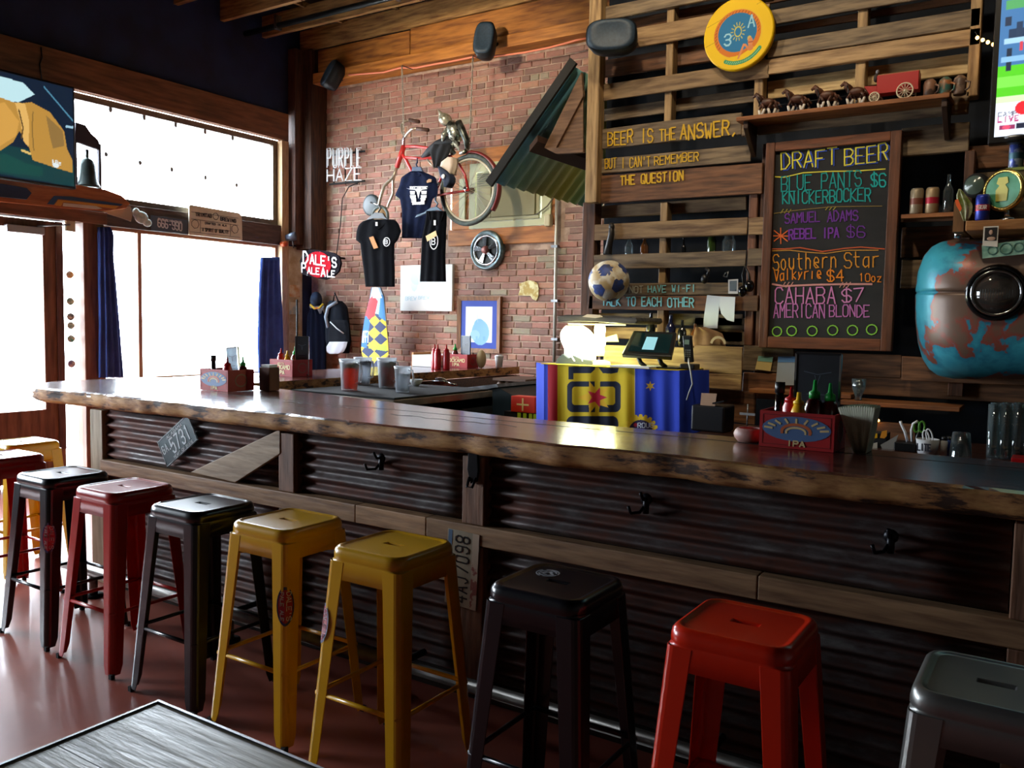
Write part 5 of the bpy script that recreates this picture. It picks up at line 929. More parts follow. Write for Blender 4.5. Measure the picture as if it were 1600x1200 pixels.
# live-edge slab: front bar, left tip
def slabmat():
    m, nt, b, N, L = nodes('live_edge_wood'); tc = N.new('ShaderNodeTexCoord'); mp = N.new('ShaderNodeMapping'); mp.inputs['Scale'].default_value = (.7, 6, 6); L.new(tc.outputs['Object'], mp.inputs[0])
    n1 = N.new('ShaderNodeTexNoise'); n1.inputs['Scale'].default_value = 3; n1.inputs['Detail'].default_value = 8; n1.inputs['Distortion'].default_value = .4; L.new(mp.outputs[0], n1.inputs[0])
    rp = N.new('ShaderNodeValToRGB'); e = rp.color_ramp.elements; e[0].position = .3; e[1].position = .72; e[0].color = (*lin('#2a1410'), 1); e[1].color = (*lin('#8a4f36'), 1); q = e.new(.5); q.color = (*lin('#5c3026'), 1); L.new(n1.outputs[0], rp.inputs[0])
    # bark-side colour on the sawn edge, chosen by surface direction
    n2 = N.new('ShaderNodeTexNoise'); n2.inputs['Scale'].default_value = 7.5; n2.inputs['Detail'].default_value = 9; n2.inputs['Roughness'].default_value = .62
    m3 = N.new('ShaderNodeMapping'); m3.inputs['Scale'].default_value = (.8, 1.5, 3.2); L.new(tc.outputs['Object'], m3.inputs[0]); L.new(m3.outputs[0], n2.inputs[0])
    r2 = N.new('ShaderNodeValToRGB'); e = r2.color_ramp.elements; e[0].position = .40; e[1].position = .62; e[0].color = (*lin('#3a2110'), 1); e[1].color = (*lin('#c49458'), 1); q = e.new(.46); q.color = (*lin('#99683a'), 1); L.new(n2.outputs[0], r2.inputs[0])
    g = N.new('ShaderNodeNewGeometry'); sp = N.new('ShaderNodeSeparateXYZ'); L.new(g.outputs['True Normal'], sp.inputs[0]); gt = N.new('ShaderNodeMath'); gt.operation = 'GREATER_THAN'; gt.inputs[1].default_value = .8; L.new(sp.outputs[2], gt.inputs[0])
    mx = N.new('ShaderNodeMixRGB'); L.new(gt.outputs[0], mx.inputs[0]); L.new(r2.outputs[0], mx.inputs[1]); L.new(rp.outputs[0], mx.inputs[2]); L.new(mx.outputs[0], b.inputs[0])
    rg = N.new('ShaderNodeMapRange'); rg.inputs[3].default_value = .7; rg.inputs[4].default_value = .2; L.new(gt.outputs[0], rg.inputs[0]); L.new(rg.outputs[0], b.inputs['Roughness'])
    cw = N.new('ShaderNodeMath'); cw.operation = 'MULTIPLY'; cw.inputs[1].default_value = .35; L.new(gt.outputs[0], cw.inputs[0]); L.new(cw.outputs[0], b.inputs['Coat Weight']); b.inputs['Coat Roughness'].default_value = .12
    bp = N.new('ShaderNodeBump'); bp.inputs['Distance'].default_value = .012; mu = N.new('ShaderNodeMapRange'); mu.inputs[3].default_value = .7; mu.inputs[4].default_value = .12; L.new(gt.outputs[0], mu.inputs[0]); L.new(mu.outputs[0], bp.inputs['Strength']); L.new(n2.outputs[0], bp.inputs['Height']); L.new(bp.outputs[0], b.inputs['Normal']); return m
SLAB = slabmat()
from mathutils import noise as mn
def slab(name, path_front, path_back, label, z1=ZT, th=.082, live_back=False):
    """plank slab between two edge polylines of the same length; wavy live front edge"""
    n = len(path_front); prof = [(0.0, 1.0), (.25, .82), (.55, .9), (.8, .6), (1.0, .1)]; vs = []; K = 7
    for i in range(n):
        f_, b_ = V(path_front[i]), V(path_back[i]); d = (f_-b_).normalized(); wv = mn.noise(V((f_.x*2.3, f_.y*2.3, 0)))*.022+mn.noise(V((f_.x*9, f_.y*9, 3)))*.012
        def ed(p, sgn, w_, k): return p+d*sgn*(w_+mn.noise(V((p.x*14, p.y*14, k*3.1)))*.012)
        # top, rounded rim, bark bulge, underside
        for k, (off, z) in enumerate(((-.018, z1), (.002, z1-.006), (.012, z1-.022), (.004, z1-.042), (.010, z1-.060), (-.006, z1-th+.006), (-.022, z1-th+mn.noise(V((f_.x*3, f_.y*3, 9)))*.008))):
            p = ed(f_, 1, wv+off, k) if k else f_+d*(wv+off); vs.append((p.x, p.y, z))
        vs.append((b_.x, b_.y, z1-th)); vs.append((b_.x, b_.y, z1))
    m_ = 9; fs = [(i*m_+j, (i+1)*m_+j, (i+1)*m_+(j+1) % m_, i*m_+(j+1) % m_) for i in range(n-1) for j in range(m_)]
    fs += [tuple(range(m_)), tuple(range((n-1)*m_, n*m_))]
    mb = MB().add(vs, fs, False); mb.sm = [(k < (n-1)*m_ and 1 <= k % m_ <= 5) for k in range(len(fs))]; return sub(mb.build(name, SLAB, label=label, cat='bar top'))
N_ = 240; xs = [-5.45+(2.1+5.45)*i/N_ for i in range(N_+1)]
fr_ = [(x, YF+.02*math.sin(x*1.1)+.01+max(0, -5.02-x)**2*1.6, 0) for x in xs]; bk_ = [(x, min(3.70, 3.27+max(0, -2.1-x)*.18), 0) for x in xs]
sl_ = slab('live_edge_slab', fr_, bk_, 'long varnished live-edge wooden slab topping the front bar')
# long cracks and seams in the top
mb = MB(); cr = M('crack_dark', '#1a0d09', .6)
for y0, xa, xb, s in ((3.13, -4.0, 1.9, 1), (2.98, -2.6, -1.9, 2), (3.06, -3.4, -2.9, 3)):
    mb.ribbon([[(xa+(xb-xa)*i/40, y0+.012*math.sin(i*.7+s)+.01*math.sin(i*.23), ZT+.0002) for i in range(41)]], .0035, (0, 0, 1), .0004)
mb.build('wood_seam', cr, sl_, kind='stuff')
# left return slab along the outer side, and its wall
ys = [3.704+(7.1-3.704)*i/110 for i in range(111)]
slab('side_bar_slab', [(-5.36-.02*math.sin(y*1.4), y, 0) for y in ys], [(-4.52, y, 0) for y in ys], 'varnished slab of the side bar running back to the brick wall', th=.07)
rb = thing('return_bar_wall', 'timber wall carrying the side bar along the window', 'bar', (-4.8, 5, 0))
MB().bx(-4.62, -4.53, 3.31, 7.1, 0, .985).build('panel', wood('return_panel', '#6b4a34', '#402a1c', 'y', rnd=0), rb); MB().bx(-4.529, -4.515, 3.31, 7.1, .90, .985).build('fascia', TOPW, rb)
MB().bx(-4.95, -4.62, 7.0, 7.08, 0, .985).build('end_board', FRAMEZ, rb)
# bar body: frame, posts, rail, corrugated sheets
fbm = thing('bar_counter', 'bar front of rusty corrugated sheets in a reclaimed timber frame', 'bar', (-1.3, 2.8, 0)); YP2 = 2.74
MB().bx(-4.5, 2.1, YP2+.03, YP2+.05, 0, .975).build('backing_board', M('backing', '#1d1612', .9), fbm)
MB().bx(-4.575, -4.46, YP2-.02, 3.25, 0, .975).build('end_post', PALE, fbm, bevel=.004); MB().bx(-4.46, -4.44, YP2+.05, 3.25, 0, .975).build('end_panel', FRAMEZ, fbm)
for x, w_ in ((-2.985, .10), (-1.93, .105), (-.05, .10), (1.4, .10)): MB().bx(x-w_/2, x+w_/2, YP2-.03, YP2+.028, .705, .975).build('post', FRAMEZ, fbm, bevel=.004); MB().bx(x-w_/2, x+w_/2, YP2-.03, YP2+.028, .02, .622).build('lower_post', FRAMEZ, fbm, bevel=.004)
for xa, xb in ((-4.46, -2.55), (-2.548, -2.16), (-2.158, -.80), (-.798, 2.1)): MB().bx(xa, xb, YP2-.035, YP2+.028, .624, .703).build('rail', FRAME, fbm, bevel=.004)
MB().bx(-4.46, 2.1, YP2-.02, YP2+.028, 0, .075).build('kick_board', M('kick_dark', '#2b2019', .8), fbm)
RUST = None
def rustmat():
    m, nt, b, N, L = nodes('rusty_tin'); tc = N.new('ShaderNodeTexCoord'); mp = N.new('ShaderNodeMapping'); mp.inputs['Scale'].default_value = (1, 1, 4); L.new(tc.outputs['Object'], mp.inputs[0])
    n1 = N.new('ShaderNodeTexNoise'); n1.inputs['Scale'].default_value = 3.2; n1.inputs['Detail'].default_value = 9; n1.inputs['Roughness'].default_value = .65; L.new(mp.outputs[0], n1.inputs[0])
    rp = N.new('ShaderNodeValToRGB'); e = rp.color_ramp.elements; e[0].position = .32; e[1].position = .72; e[0].color = (*lin('#3a1e16'), 1); e[1].color = (*lin('#8d8a88'), 1)
    for p_, c_ in ((.42, '#5a3022'), (.52, '#4a3a38'), (.62, '#66605f')): q = e.new(p_); q.color = (*lin(c_), 1)
    L.new(n1.outputs[0], rp.inputs[0]); L.new(rp.outputs[0], b.inputs[0]); b.inputs['Metallic'].default_value = .35
    r2 = N.new('ShaderNodeMapRange'); r2.inputs[1].default_value = .4; r2.inputs[2].default_value = .7; r2.inputs[3].default_value = .65; r2.inputs[4].default_value = .38; L.new(n1.outputs[0], r2.inputs[0]); L.new(r2.outputs[0], b.inputs['Roughness']); return m
RUST = rustmat()
def corr(x0, x1, z0, z1, y):
    n = int((z1-z0)/.055*10)+1; vs = []; nx = 8
    for i in range(n):
        z = z0+(z1-z0)*i/(n-1)
        for j in range(nx+1): vs.append((x0+(x1-x0)*j/nx, y-.012*math.sin(z/.055*2*math.pi)+mn.noise(V((j*.9+x0, z*3, 0)))*.004, z))
    mb = MB().add(vs, [(i*(nx+1)+j, i*(nx+1)+j+1, (i+1)*(nx+1)+j+1, (i+1)*(nx+1)+j) for i in range(n-1) for j in range(nx)], True); o = mb.build('corrugated_sheet', RUST, fbm); s = o.modifiers.new('s', 'SOLIDIFY'); s.thickness = .0012; return o
for xa, xb in ((-4.455, -3.04), (-2.93, -1.985), (-1.875, -.105), (.0, 2.1)): corr(xa, xb, .705, .975, YP2+.012); corr(xa, xb, .078, .622, YP2+.012)
# diagonal braces
def board(pts, Y, t, mat, nm='brace'): mb = MB(); ypoly(mb, pts, Y, t); return mb.build(nm, mat, fbm, bevel=.003)
board([(303, 737), (373, 753), (443, 708), (443, 670)], YP2-.012, -.022, wood('brace_wood', '#b39c80', '#80694f', 'x', rnd=0)); board([(650, 895), (700, 905), (725, 870), (725, 830)], YP2-.012, -.02, MATS['brace_wood'])
# foot rail
ft = thing('foot_rail', 'worn galvanised foot rail on short brackets along the bar front', 'foot rail', (-1.3, 2.58, 0)); yr, zr = 2.56, .135; GALV = M('galvanised', '#8c8983', .35, .7, col2='#5e5a55', scale=9)
MB().tube([(-4.6, yr, zr), (-2.2, yr, zr)], .028, 12).build('pipe', GALV, ft); MB().tube([(-2.14, yr, zr), (2.0, yr, zr)], .024, 12).build('pipe', GALV, ft); MB().lathe([(.04, -.03), (.045, 0), (.04, .03)], (-2.17, yr, zr), 14, (1, 0, 0)).build('coupling', BLKM, ft)
for x in (-4.3, -3.2, -2.17, -.9, .6): MB().tube([(x, yr, zr), (x, yr, .0)], .022, 10).build('foot', GALV, ft); MB().lathe([(.05, 0), (.05, .012)], (x, yr, 0), 16).build('flange', BLKM, ft); MB().tube([(x, yr, zr), (x, YP2-.022, zr)], .014, 8).build('bracket', BLKM, ft)
# number plates and hooks on the bar front
P4 = [PY(x, y, YP2-.016) for x, y in ((248, 690), (262, 731), (313, 685), (299, 655))]
o_, U_, V_ = P4[1], P4[2]-P4[1], P4[0]-P4[1]; U_ = U_.normalized()*.305; V_ = (V_-U_*(V_.dot(U_)/U_.length_squared)).normalized()*.152
np_ = thing('number_plate', 'tilted dark green number plate reading 5731 on the corrugated front', 'number plate', o_, 'x'); del np_['group']
MB().prism([o_, o_+U_, o_+U_+V_, o_+V_], (0, -.003, 0)).build('plate', M('plate_green', '#203a40', .4, .2, col2='#1a2c32'), np_, bevel=.002); PW_ = M('plate_white', '#c6cfd3', .5)
mb = MB(); mb.ribbon(strokes('5731', o_+U_*.30+V_*.24+V((0, -.0035, 0)), U_.normalized(), V_*.5, .047, 0, 1, .6), .009, (0, -1, 0)); mb.build('number', PW_, np_, kind='stuff')
mb = MB(); mb.ribbon(strokes('GA', o_+U_*.05+V_*.45+V((0, -.0035, 0)), U_.normalized(), V_*.28, .03, 0, 1, .6), .005, (0, -1, 0)); mb.ribbon(strokes('-', o_+U_*.24+V_*.3+V((0, -.0035, 0)), U_.normalized(), V_*.3, .02), .006, (0, -1, 0)); mb.ribbon(strokes('ALABAMA', o_+U_*.28+V_*.80+V((0, -.0035, 0)), U_.normalized(), V_*.11, .022), .003, (0, -1, 0)); mb.ribbon(strokes('HEART OF DIXIE', o_+U_*.28+V_*.07+V((0, -.0035, 0)), U_.normalized(), V_*.09, .013), .0022, (0, -1, 0))
e_ = [o_+U_*a+V_*b_+V((0, -.0032, 0)) for a, b_ in ((.02, .04), (.98, .04), (.98, .96), (.02, .96), (.02, .04))]; mb.ribbon([e_], .002, (0, -1, 0)); mb.build('raised_border', PW_, np_, kind='stuff')
a_, b_ = PY(699, 955, YP2-.036), PY(746, 830, YP2-.036); o_ = V((b_.x, a_.y, a_.z+.03)); U_ = V((.012, 0, .305)); V_ = V((-.155, 0, .006))
np_ = thing('number_plate', 'upright cream number plate with black digits on the post behind the yellow stool', 'number plate', o_)
MB().prism([o_, o_+U_, o_+U_+V_, o_+V_], (0, -.003, 0)).build('plate', M('plate_cream', '#b5ab93', .5, col2='#8f8470', scale=9), np_, bevel=.002)
mb = MB(); mb.ribbon(strokes('4AJ7098', o_+U_*.05+V_*.30+V((0, -.0035, 0)), U_.normalized(), V_*.42, .040, 0, 1, .62), .006, (0, -1, 0)); mb.build('number', BLK, np_, kind='stuff')
MB().prism([o_+V((0, -.0032, 0)), o_+U_+V((0, -.0032, 0)), o_+U_+V_*.2+V((0, -.0032, 0)), o_+V_*.2+V((0, -.0032, 0))], (0, -.0008, 0)).build('red_band', M('plate_red', '#8c4a40', .6, col2='#b5a08a', scale=30, contrast=(.55, .6)), np_); MB().prism([o_+V_*.96+U_*.72+V((0, -.0032, 0)), o_+V_*.96+U_*.99+V((0, -.0032, 0)), o_+V_*.84+U_*.99+V((0, -.0032, 0)), o_+V_*.84+U_*.72+V((0, -.0032, 0))], (0, -.0008, 0)).build('blue_corner', M('plate_blue', '#4f6d8c', .6), np_)
def coat_hook(px, py, label, Y=YP2):
    p = PY(px, py, Y-.01); h = thing('coat_hook', label, 'hook', p); IR = M('cast_iron', '#15161c', .35, .6)
    MB().lathe([(.022, 0), (.018, -.008), (.001, -.010)], p, 14, (0, 1, 0)).build('plate', IR, h); MB().tube([p, p+V((0, -.03, .004)), p+V((0, -.05, .03))], .006, 7).build('upper_prong', IR, h)
    MB().tube([p+V((0, 0, -.015)), p+V((-.015, -.02, -.045)), p+V((-.035, -.05, -.045)), p+V((-.04, -.06, -.02))], .006, 7).build('lower_prong', IR, h); MB().tube([p+V((0, 0, .01)), p+V((0, -.003, -.05))], .012, 8).build('stem', IR, h)
coat_hook(596, 716, 'small black iron coat hook on the second corrugated bay'); coat_hook(1010, 780, 'black iron coat hook in the shadow right of the centre post'); coat_hook(1392, 838, 'black iron coat hook farthest right under the bar edge')
h = thing('bottle_opener', 'dark cast iron bottle opener screwed to the centre post', 'bottle opener', PY(742, 750, YP2-.04)); p = PY(741, 722, YP2-.035)
MB().prism([p+V((x, 0, z)) for x, z in ((-.022, .035), (.022, .04), (.028, -.03), (.02, -.075), (-.01, -.085), (-.026, -.03))], (0, -.012, 0)).build('plate', MATS['cast_iron'], h, bevel=.003); MB().tube([p+V((-.015, -.01, -.06)), p+V((-.012, -.03, -.095)), p+V((.012, -.03, -.095)), p+V((.016, -.01, -.06))], .006, 7).build('catch', MATS['cast_iron'], h)
# ------------------------------------------------------------------ stools
def stool(x, y, mat, label, rot=0, sticker=None, zt=.76, grp=None):
    T = thing('bar_stool', label, 'stool', (0, 0, 0)); LOC[T.name] = V((0, 0, 0)); a = .150; h0 = zt
    n = 64
    def sq(hw, cr_, z):   # rounded square ring
        out = []
        for k in range(n):
            th = 2*math.pi*(k+.5)/n; dx, dy = math.cos(th), math.sin(th); t_ = hw/max(abs(dx), abs(dy)); px_, py_ = dx*t_, dy*t_; c_ = hw-cr_
            if abs(px_) > c_ and abs(py_) > c_:
                ox, oy = math.copysign(c_, px_), math.copysign(c_, py_); B = dx*ox+dy*oy; C_ = ox*ox+oy*oy-cr_*cr_; t_ = B+math.sqrt(max(B*B-C_, 0)); px_, py_ = dx*t_, dy*t_
            out.append((px_, py_, z))
        return out
    slot = [(.036*math.cos(2*math.pi*(k+.5)/n)**1*1.0 if True else 0, .011*math.sin(2*math.pi*(k+.5)/n), 0) for k in range(n)]
    slot = [(max(-.034, min(.034, p[0]*1.25)), max(-.010, min(.010, p[1]*1.5)), 0) for p in slot]
    rings = [[(p[0], p[1], h0-.022) for p in slot], [(p[0], p[1], h0-.008) for p in slot], [(p[0]*1.12, p[1]*1.4, h0-.005) for p in slot], sq(.122, .03, h0-.005), sq(.130, .035, h0-.003), sq(.135, .038, h0), sq(.143, .042, h0-.003), sq(.150, .045, h0-.012), sq(.1525, .046, h0-.026), sq(.1525, .046, h0-.040), sq(.1505, .046, h0-.043), sq(.1515, .03, h0-.046), sq(.1562, .026, h0-.105), sq(.153, .026, h0-.105), sq(.148, .044, h0-.03)]
    vs = sum(rings, []); fs = [(i*n+j, i*n+(j+1) % n, (i+1)*n+(j+1) % n, (i+1)*n+j) for i in range(len(rings)-1) for j in range(n)]
    sm_ = MB().add(vs, fs, True); sm_.sm[2*n:3*n] = [False]*n; sm_.build('seat', mat, T)
    for sx in (-1, 1):
        for sy in (-1, 1):
            vs = []; zs_ = [h0-.047, h0-.12, h0-.2, .45, .3, .15, .05, .012]
            for z in zs_:
                f_ = (h0-.05-z)/(h0-.05); hw = .1530+(.205-.1530)*f_; wd_ = .066-.018*f_ if z > .02 else .038; cr_ = .022; q = hw-cr_; pts = [(hw-wd_-cr_*.2, hw), (q, hw)]+[(q+cr_*math.sin(t_), q+cr_*math.cos(t_)) for t_ in (.4, .8, 1.17)]+[(hw, q), (hw, hw-wd_-cr_*.2)]
                inn = [(px_-.004 if k >= 2 else px_, py_-.004 if k <= 4 else py_) for k, (px_, py_) in enumerate(pts)]; inn = [(min(p_[0], hw-.004), min(p_[1], hw-.004)) for p_ in pts]
                ring = pts+inn[::-1]; vs += [(p_[0]*sx, p_[1]*sy, z) for p_ in ring]
            k_ = 14; fs = [(i*k_+j, i*k_+(j+1) % k_, (i+1)*k_+(j+1) % k_, (i+1)*k_+j) for i in range(len(zs_)-1) for j in range(k_)]+[tuple(range(k_)), tuple(range((len(zs_)-1)*k_, len(zs_)*k_))]
            g = sub(MB().add(vs, fs, False).build('leg', mat, T, bevel=.0015, seg=1))
            MB().bx(sx*.188, sx*.206, sy*.188, sy*.206, 0, .02).build('rubber_foot', BLKM, g)
    for z_, ss in ((.265, ((0, 1), (0, -1))), (.265, ((1, 0), (-1, 0)))):
        for sx, sy in ss:
            hw = .1525+(.0525)*(h0-.05-z_)/(h0-.05)-.008
            a_, b_ = ((-hw, sy*hw, z_), (hw, sy*hw, z_)) if sx == 0 else ((sx*hw, -hw, z_), (sx*hw, hw, z_)); MB().tube([a_, b_], .008, 8).build('footrest', mat, T)
    for s in (-1, 1): MB().tube([(-.15, s*.15, h0-.12), (.15, -s*.15, h0-.12)], .005, 6).build('brace', mat, T)
    if sticker:
        sx, sy = sticker; z_ = .50; f_ = (h0-.05-z_)/(h0-.05); hw = .1525+.0525*f_
        # oval badge wrapped over the corner of the leg
        c_ = V((sx*(hw-.006), sy*(hw-.006), z_)); nrm = V((sx, sy, .1)).normalized(); u_ = V((0, 0, 1)); s_ = nrm.cross(u_).normalized()
        def wrap(al, be, o_):
            return c_+s_*al+u_*be+nrm*(.0015+o_-abs(al)*.55-be*.0)+V((sx, sy, 0))*(-be*.078)
        def oval(r1, r2, o_): return [wrap(r1*math.cos(t*math.pi/12), r2*math.sin(t*math.pi/12), o_) for t in range(24)]
        for nm, r1, r2, o_, m__ in (('badge', .030, .068, .001, M('badge_navy', '#1f2458', .3)), ('badge_centre', .025, .058, .0016, M('badge_red', '#a3142c', .3))):
            o2 = oval(r1, r2, o_); m_ = MB(); m_.add([wrap(0, 0, o_)]+o2, [(0, i+1, (i+1) % 24+1) for i in range(24)], False); m_.build(nm, m__, T)
        m_ = MB()
        for word, al, hh, adv in (("DALE'S", .005, .015, .017), ('PALE ALE', -.017, .011, .0125)):
            st = strokes(word, (0, 0, 0), (1, 0, 0), V((0, hh, 0)), adv, 0, 1, .8); w0 = adv*len(word)/2
            st = [[wrap(-(al+p.y), w0-p.x, .0022) for p in s__] for s__ in st]; m_.ribbon(st, .0022, nrm, .0003)
        m_.build('badge_lettering', PW_, T)
    T.location = (x, y, 0); T.rotation_euler = (0, 0, math.radians(rot)); return T
def paint(nm, c, c2, rough=.28, metal=0): return M(nm, c, rough, metal, col2=c2, scale=5, coat=.3, contrast=(.3, .7))
YLW = paint('yellow_enamel', '#e0aa10', '#d69f0c'); RDE = paint('red_enamel', '#b8160e', '#a8120c'); RDO = paint('orange_red_enamel', '#e02a08', '#d02406'); BLE = paint('black_enamel', '#0b0e18', '#090b13'); SLV = paint('silver_enamel', '#8a8a84', '#77777a', .35, .75); YL2 = paint('bright_yellow_enamel', '#dcb31a', '#cfa515')
stool(-5.10, 2.62, YL2, 'far yellow stool tucked under the tip of the bar by the door'); stool(-4.68, 2.30, RDE, 'red stool cut off by the left edge of the photo')
stool(-3.95, 2.21, BLE, 'black stool with red oval badge, first from the left', sticker=(1, -1)); stool(-3.44, 2.20, RDE, 'dark red stool between the two left black stools')
stool(-2.88, 2.18, BLE, 'plain black stool between the dark red and the yellow stools'); stool(-2.40, 2.19, YLW, 'left yellow stool with a navy oval badge on its front leg', sticker=(1, -1))
stool(-1.855, 2.155, YLW, 'right yellow stool in front of the cream number plate', sticker=(-1, -1)); sk = stool(-1.205, 2.12, BLE, 'near black stool with a white ring print on its seat')
stool(-.648, 2.105, RDO, 'bright orange-red stool at the lower right'); stool(-.09, 2.05, SLV, 'silver metal stool cut off by the right edge of the photo')
m_ = MB()
for r_, aa in ((.034, (0, 2.2)), (.034, (2.6, 4.4)), (.034, (4.8, 6.0)), (.026, (.3, 3.3)), (.026, (3.7, 5.9)), (.014, (0, 5))): m_.ribbon([circ(V((-.065, .055, .7555)), r_, 14, (1, 0, 0), (0, 1, 0), aa[0], aa[1])], .004, (0, 0, 1), .0005)
m_.ribbon([[V((-.085, .05, .7555)), V((-.06, .062, .7555)), V((-.045, .05, .7555))]], .006, (0, 0, 1), .0005); m_.build('seat_print', M('seat_print', '#9a9aa0', .6), sk, kind='stuff')
# foreground table
tb = thing('corner_table', 'grey-brown wooden table with metal edging in the near left corner', 'table', (-1.0, .45, 0))
MB().bx(-1.435, -.62, -.1, .98, .725, .757).build('tabletop', wood('table_wood', '#8a8068', '#5f5a48', 'x', .35, 4, .3, 0), tb)
for a_ in ((-1.441, -1.435, -.1, .986), (-.62, -.614, -.1, .986)): MB().bx(*a_, .72, .760).build('edging', STEEL, tb)
MB().bx(-1.435, -.62, .98, .986, .72, .760).build('edging', STEEL, tb); MB().tube([(-1.03, .45, .02), (-1.03, .45, .725)], .04, 14).build('column', BLKM, tb); MB().bx(-1.3, -.75, .40, .50, 0, .02).build('foot_bar', BLKM, tb); MB().bx(-1.08, -.98, .15, .75, 0, .0195).build('foot_bar', BLKM, tb)
for k in range(5): MB().bx(-1.43, -.625, -.1+k*.22, -.098+k*.22, .7565, .7572).build('board_joint', cr, tb)
# ------------------------------------------------------------------ things on the bar tops
def lathe_thing(name, label, cat, c, parts, grp=None, n=18):
    t = thing(name, label, cat, c, grp)
    for nm, prof, mat in parts: MB().lathe(prof, c, n).build(nm, mat, t)
    return t
KET = M('ketchup_red', '#b3121c', .35, coat=.2); MUS = M('mustard_yellow', '#dfa812', .4); SRI = M('chilli_red', '#5c1210', .25, coat=.4); GRN = M('cap_green', '#1c9a3c', .4); SOY = M('soy_dark', '#120c0c', .12, spec=.7)
def ketchup(c, label, grp='ketchup bottles', s=1): return lathe_thing('ketchup_bottle', label, 'bottle', c, [('body', [(.026*s, 0), (.028*s, .006), (.028*s, .13*s), (.022*s, .145*s), (.022*s, .15*s)], KET), ('nozzle', [(.022*s, .15*s), (.02*s, .162*s), (.008*s, .168*s), (.004*s, .20*s)], RED)], grp)
def mustard(c, label, s=1): return lathe_thing('mustard_bottle', label, 'bottle', c, [('body', [(.03*s, 0), (.034*s, .02), (.033*s, .09*s), (.024*s, .12*s), (.015*s, .145*s)], MUS), ('nozzle', [(.018*s, .145*s), (.017*s, .155*s), (.009*s, .16*s), (.007*s, .185*s)], M('mustard_cap', '#e8b81e', .4))], 'mustard bottles')
def sriracha(c, label, s=1): return lathe_thing('chilli_bottle', label, 'bottle', c, [('body', [(.031*s, 0), (.032*s, .01), (.032*s, .12*s), (.024*s, .145*s), (.016*s, .155*s)], SRI), ('cap', [(.018*s, .155*s), (.018*s, .175*s), (.008*s, .182*s), (.005*s, .215*s)], GRN)], 'chilli sauce bottles')
def soy(c, label, s=1): return lathe_thing('soy_bottle', label, 'bottle', c, [('body', [(.03*s, 0), (.032*s, .01), (.03*s, .07*s), (.014*s, .115*s), (.013*s, .165*s)], SOY), ('cap', [(.016*s, .165*s), (.016*s, .20*s)], BLK)], 'soy sauce bottles')
BOX = M('carrier_red', '#b8161a', .55, coat=.0, col2='#a01416', scale=4); CRE = M('carrier_cream', '#e0c48a', .5); CB_ = M('carrier_blue', '#5672a0', .5)
def carrier(x0, x1, y0, y1, label, art='crest', h=.125):
    z = ZT+.001; t = thing('condiment_box', label, 'carton', ((x0+x1)/2, (y0+y1)/2, z), 'red condiment cartons'); b = .004
    MB().bx(x0, x1, y0, y0+b, z, z+h).build('front', BOX, t); MB().bx(x0, x1, y1-b, y1, z, z+h).build('back', BOX, t)
    MB().bx(x0, x0+b, y0+b, y1-b, z, z+h).build('side', BOX, t); MB().bx(x1-b, x1, y0+b, y1-b, z, z+h).build('side', BOX, t); MB().bx(x0+b, x1-b, y0+b, y1-b, z, z+b).build('bottom', BOX, t)
    xc = (x0+x1)/2; zc = z+h*.5; f_ = y0-.0006; hw = (x1-x0)/2
    def art_on(c_, u_, nn, w_):
        if art == 'crest':
            m = MB(); m.prism(circ(c_+V((0, 0, .006))+nn*.0002, w_*.46, 26, u_, (0, 0, 1), rv=h*.34), nn*.0006); m.build('crest_field', CB_, t)
            m = MB(); m.ribbon([circ(c_+V((0, 0, -.004))+nn*.0012, w_*.19, 16, u_, (0, 0, 1), -.2, math.pi+.2, rv=h*.20)], .010, nn, .0004); m.build('crest_arch', M('crest_orange', '#c8663a', .5), t)
            m = MB(); m.ribbon([circ(c_+V((0, 0, -.006))+nn*.0013, w_*.13, 14, u_, (0, 0, 1), -.2, math.pi+.2, rv=h*.13)], .007, nn, .0004); 
            for k in range(9): a = math.pi*(k+.5)/9; m.ribbon([[c_+u_*(w_*.33*math.cos(a))+V((0, 0, h*.22*math.sin(a)))+nn*.0012, c_+u_*(w_*.43*math.cos(a))+V((0, 0, h*.32*math.sin(a)))+nn*.0012]], .007, nn, .0004)
            m.build('crest_letters', CRE, t, kind='stuff')
            m = MB(); m.ribbon(strokes('IPA', c_+V((0, 0, -h*.42))-u_*w_*.12+nn*.0008, u_, V((0, 0, h*.14)), w_*.085, 0), .005, nn, .0004); m.build('ipa_letters', CRE, t, kind='stuff')
        else:
            m = MB(); m.ribbon(strokes('ABITA', c_+V((0, 0, h*.22))-u_*w_*.15+nn*.0008, u_, V((0, 0, h*.09)), w_*.06, 0), .003, nn, .0004); m.ribbon(strokes('JOCKAMO', c_+V((0, 0, -h*.06))-u_*w_*.40+nn*.0008, u_, V((0, 0, h*.22)), w_*.115, 0), .008, nn, .0004); m.ribbon(strokes('IPA', c_+V((0, 0, -h*.36))-u_*w_*.16+nn*.0008, u_, V((0, 0, h*.20)), w_*.11, 0), .008, nn, .0004); m.build('lettering', CRE, t, kind='stuff')
    art_on(V((xc, f_, zc)), V((1, 0, 0)), V((0, -1, 0)), hw*2)
    m = MB(); m.ribbon([[V((x0+.012, f_, z+.012)), V((x1-.012, f_, z+.012)), V((x1-.012, f_, z+h-.012)), V((x0+.012, f_, z+h-.012)), V((x0+.012, f_, z+.012))]], .002, (0, -1, 0), .0004); m.build('border_line', M('carrier_dark', '#6d0e12', .5), t)
    m = MB(); m.ribbon([circ(V((x1+.0006, (y0+y1)/2, zc)), (y1-y0)*.22, 14, (0, 1, 0), rv=h*.28)], .008, (1, 0, 0), .0005); m.build('side_crest', M('carrier_tone', '#8c4a3c', .5), t); return t
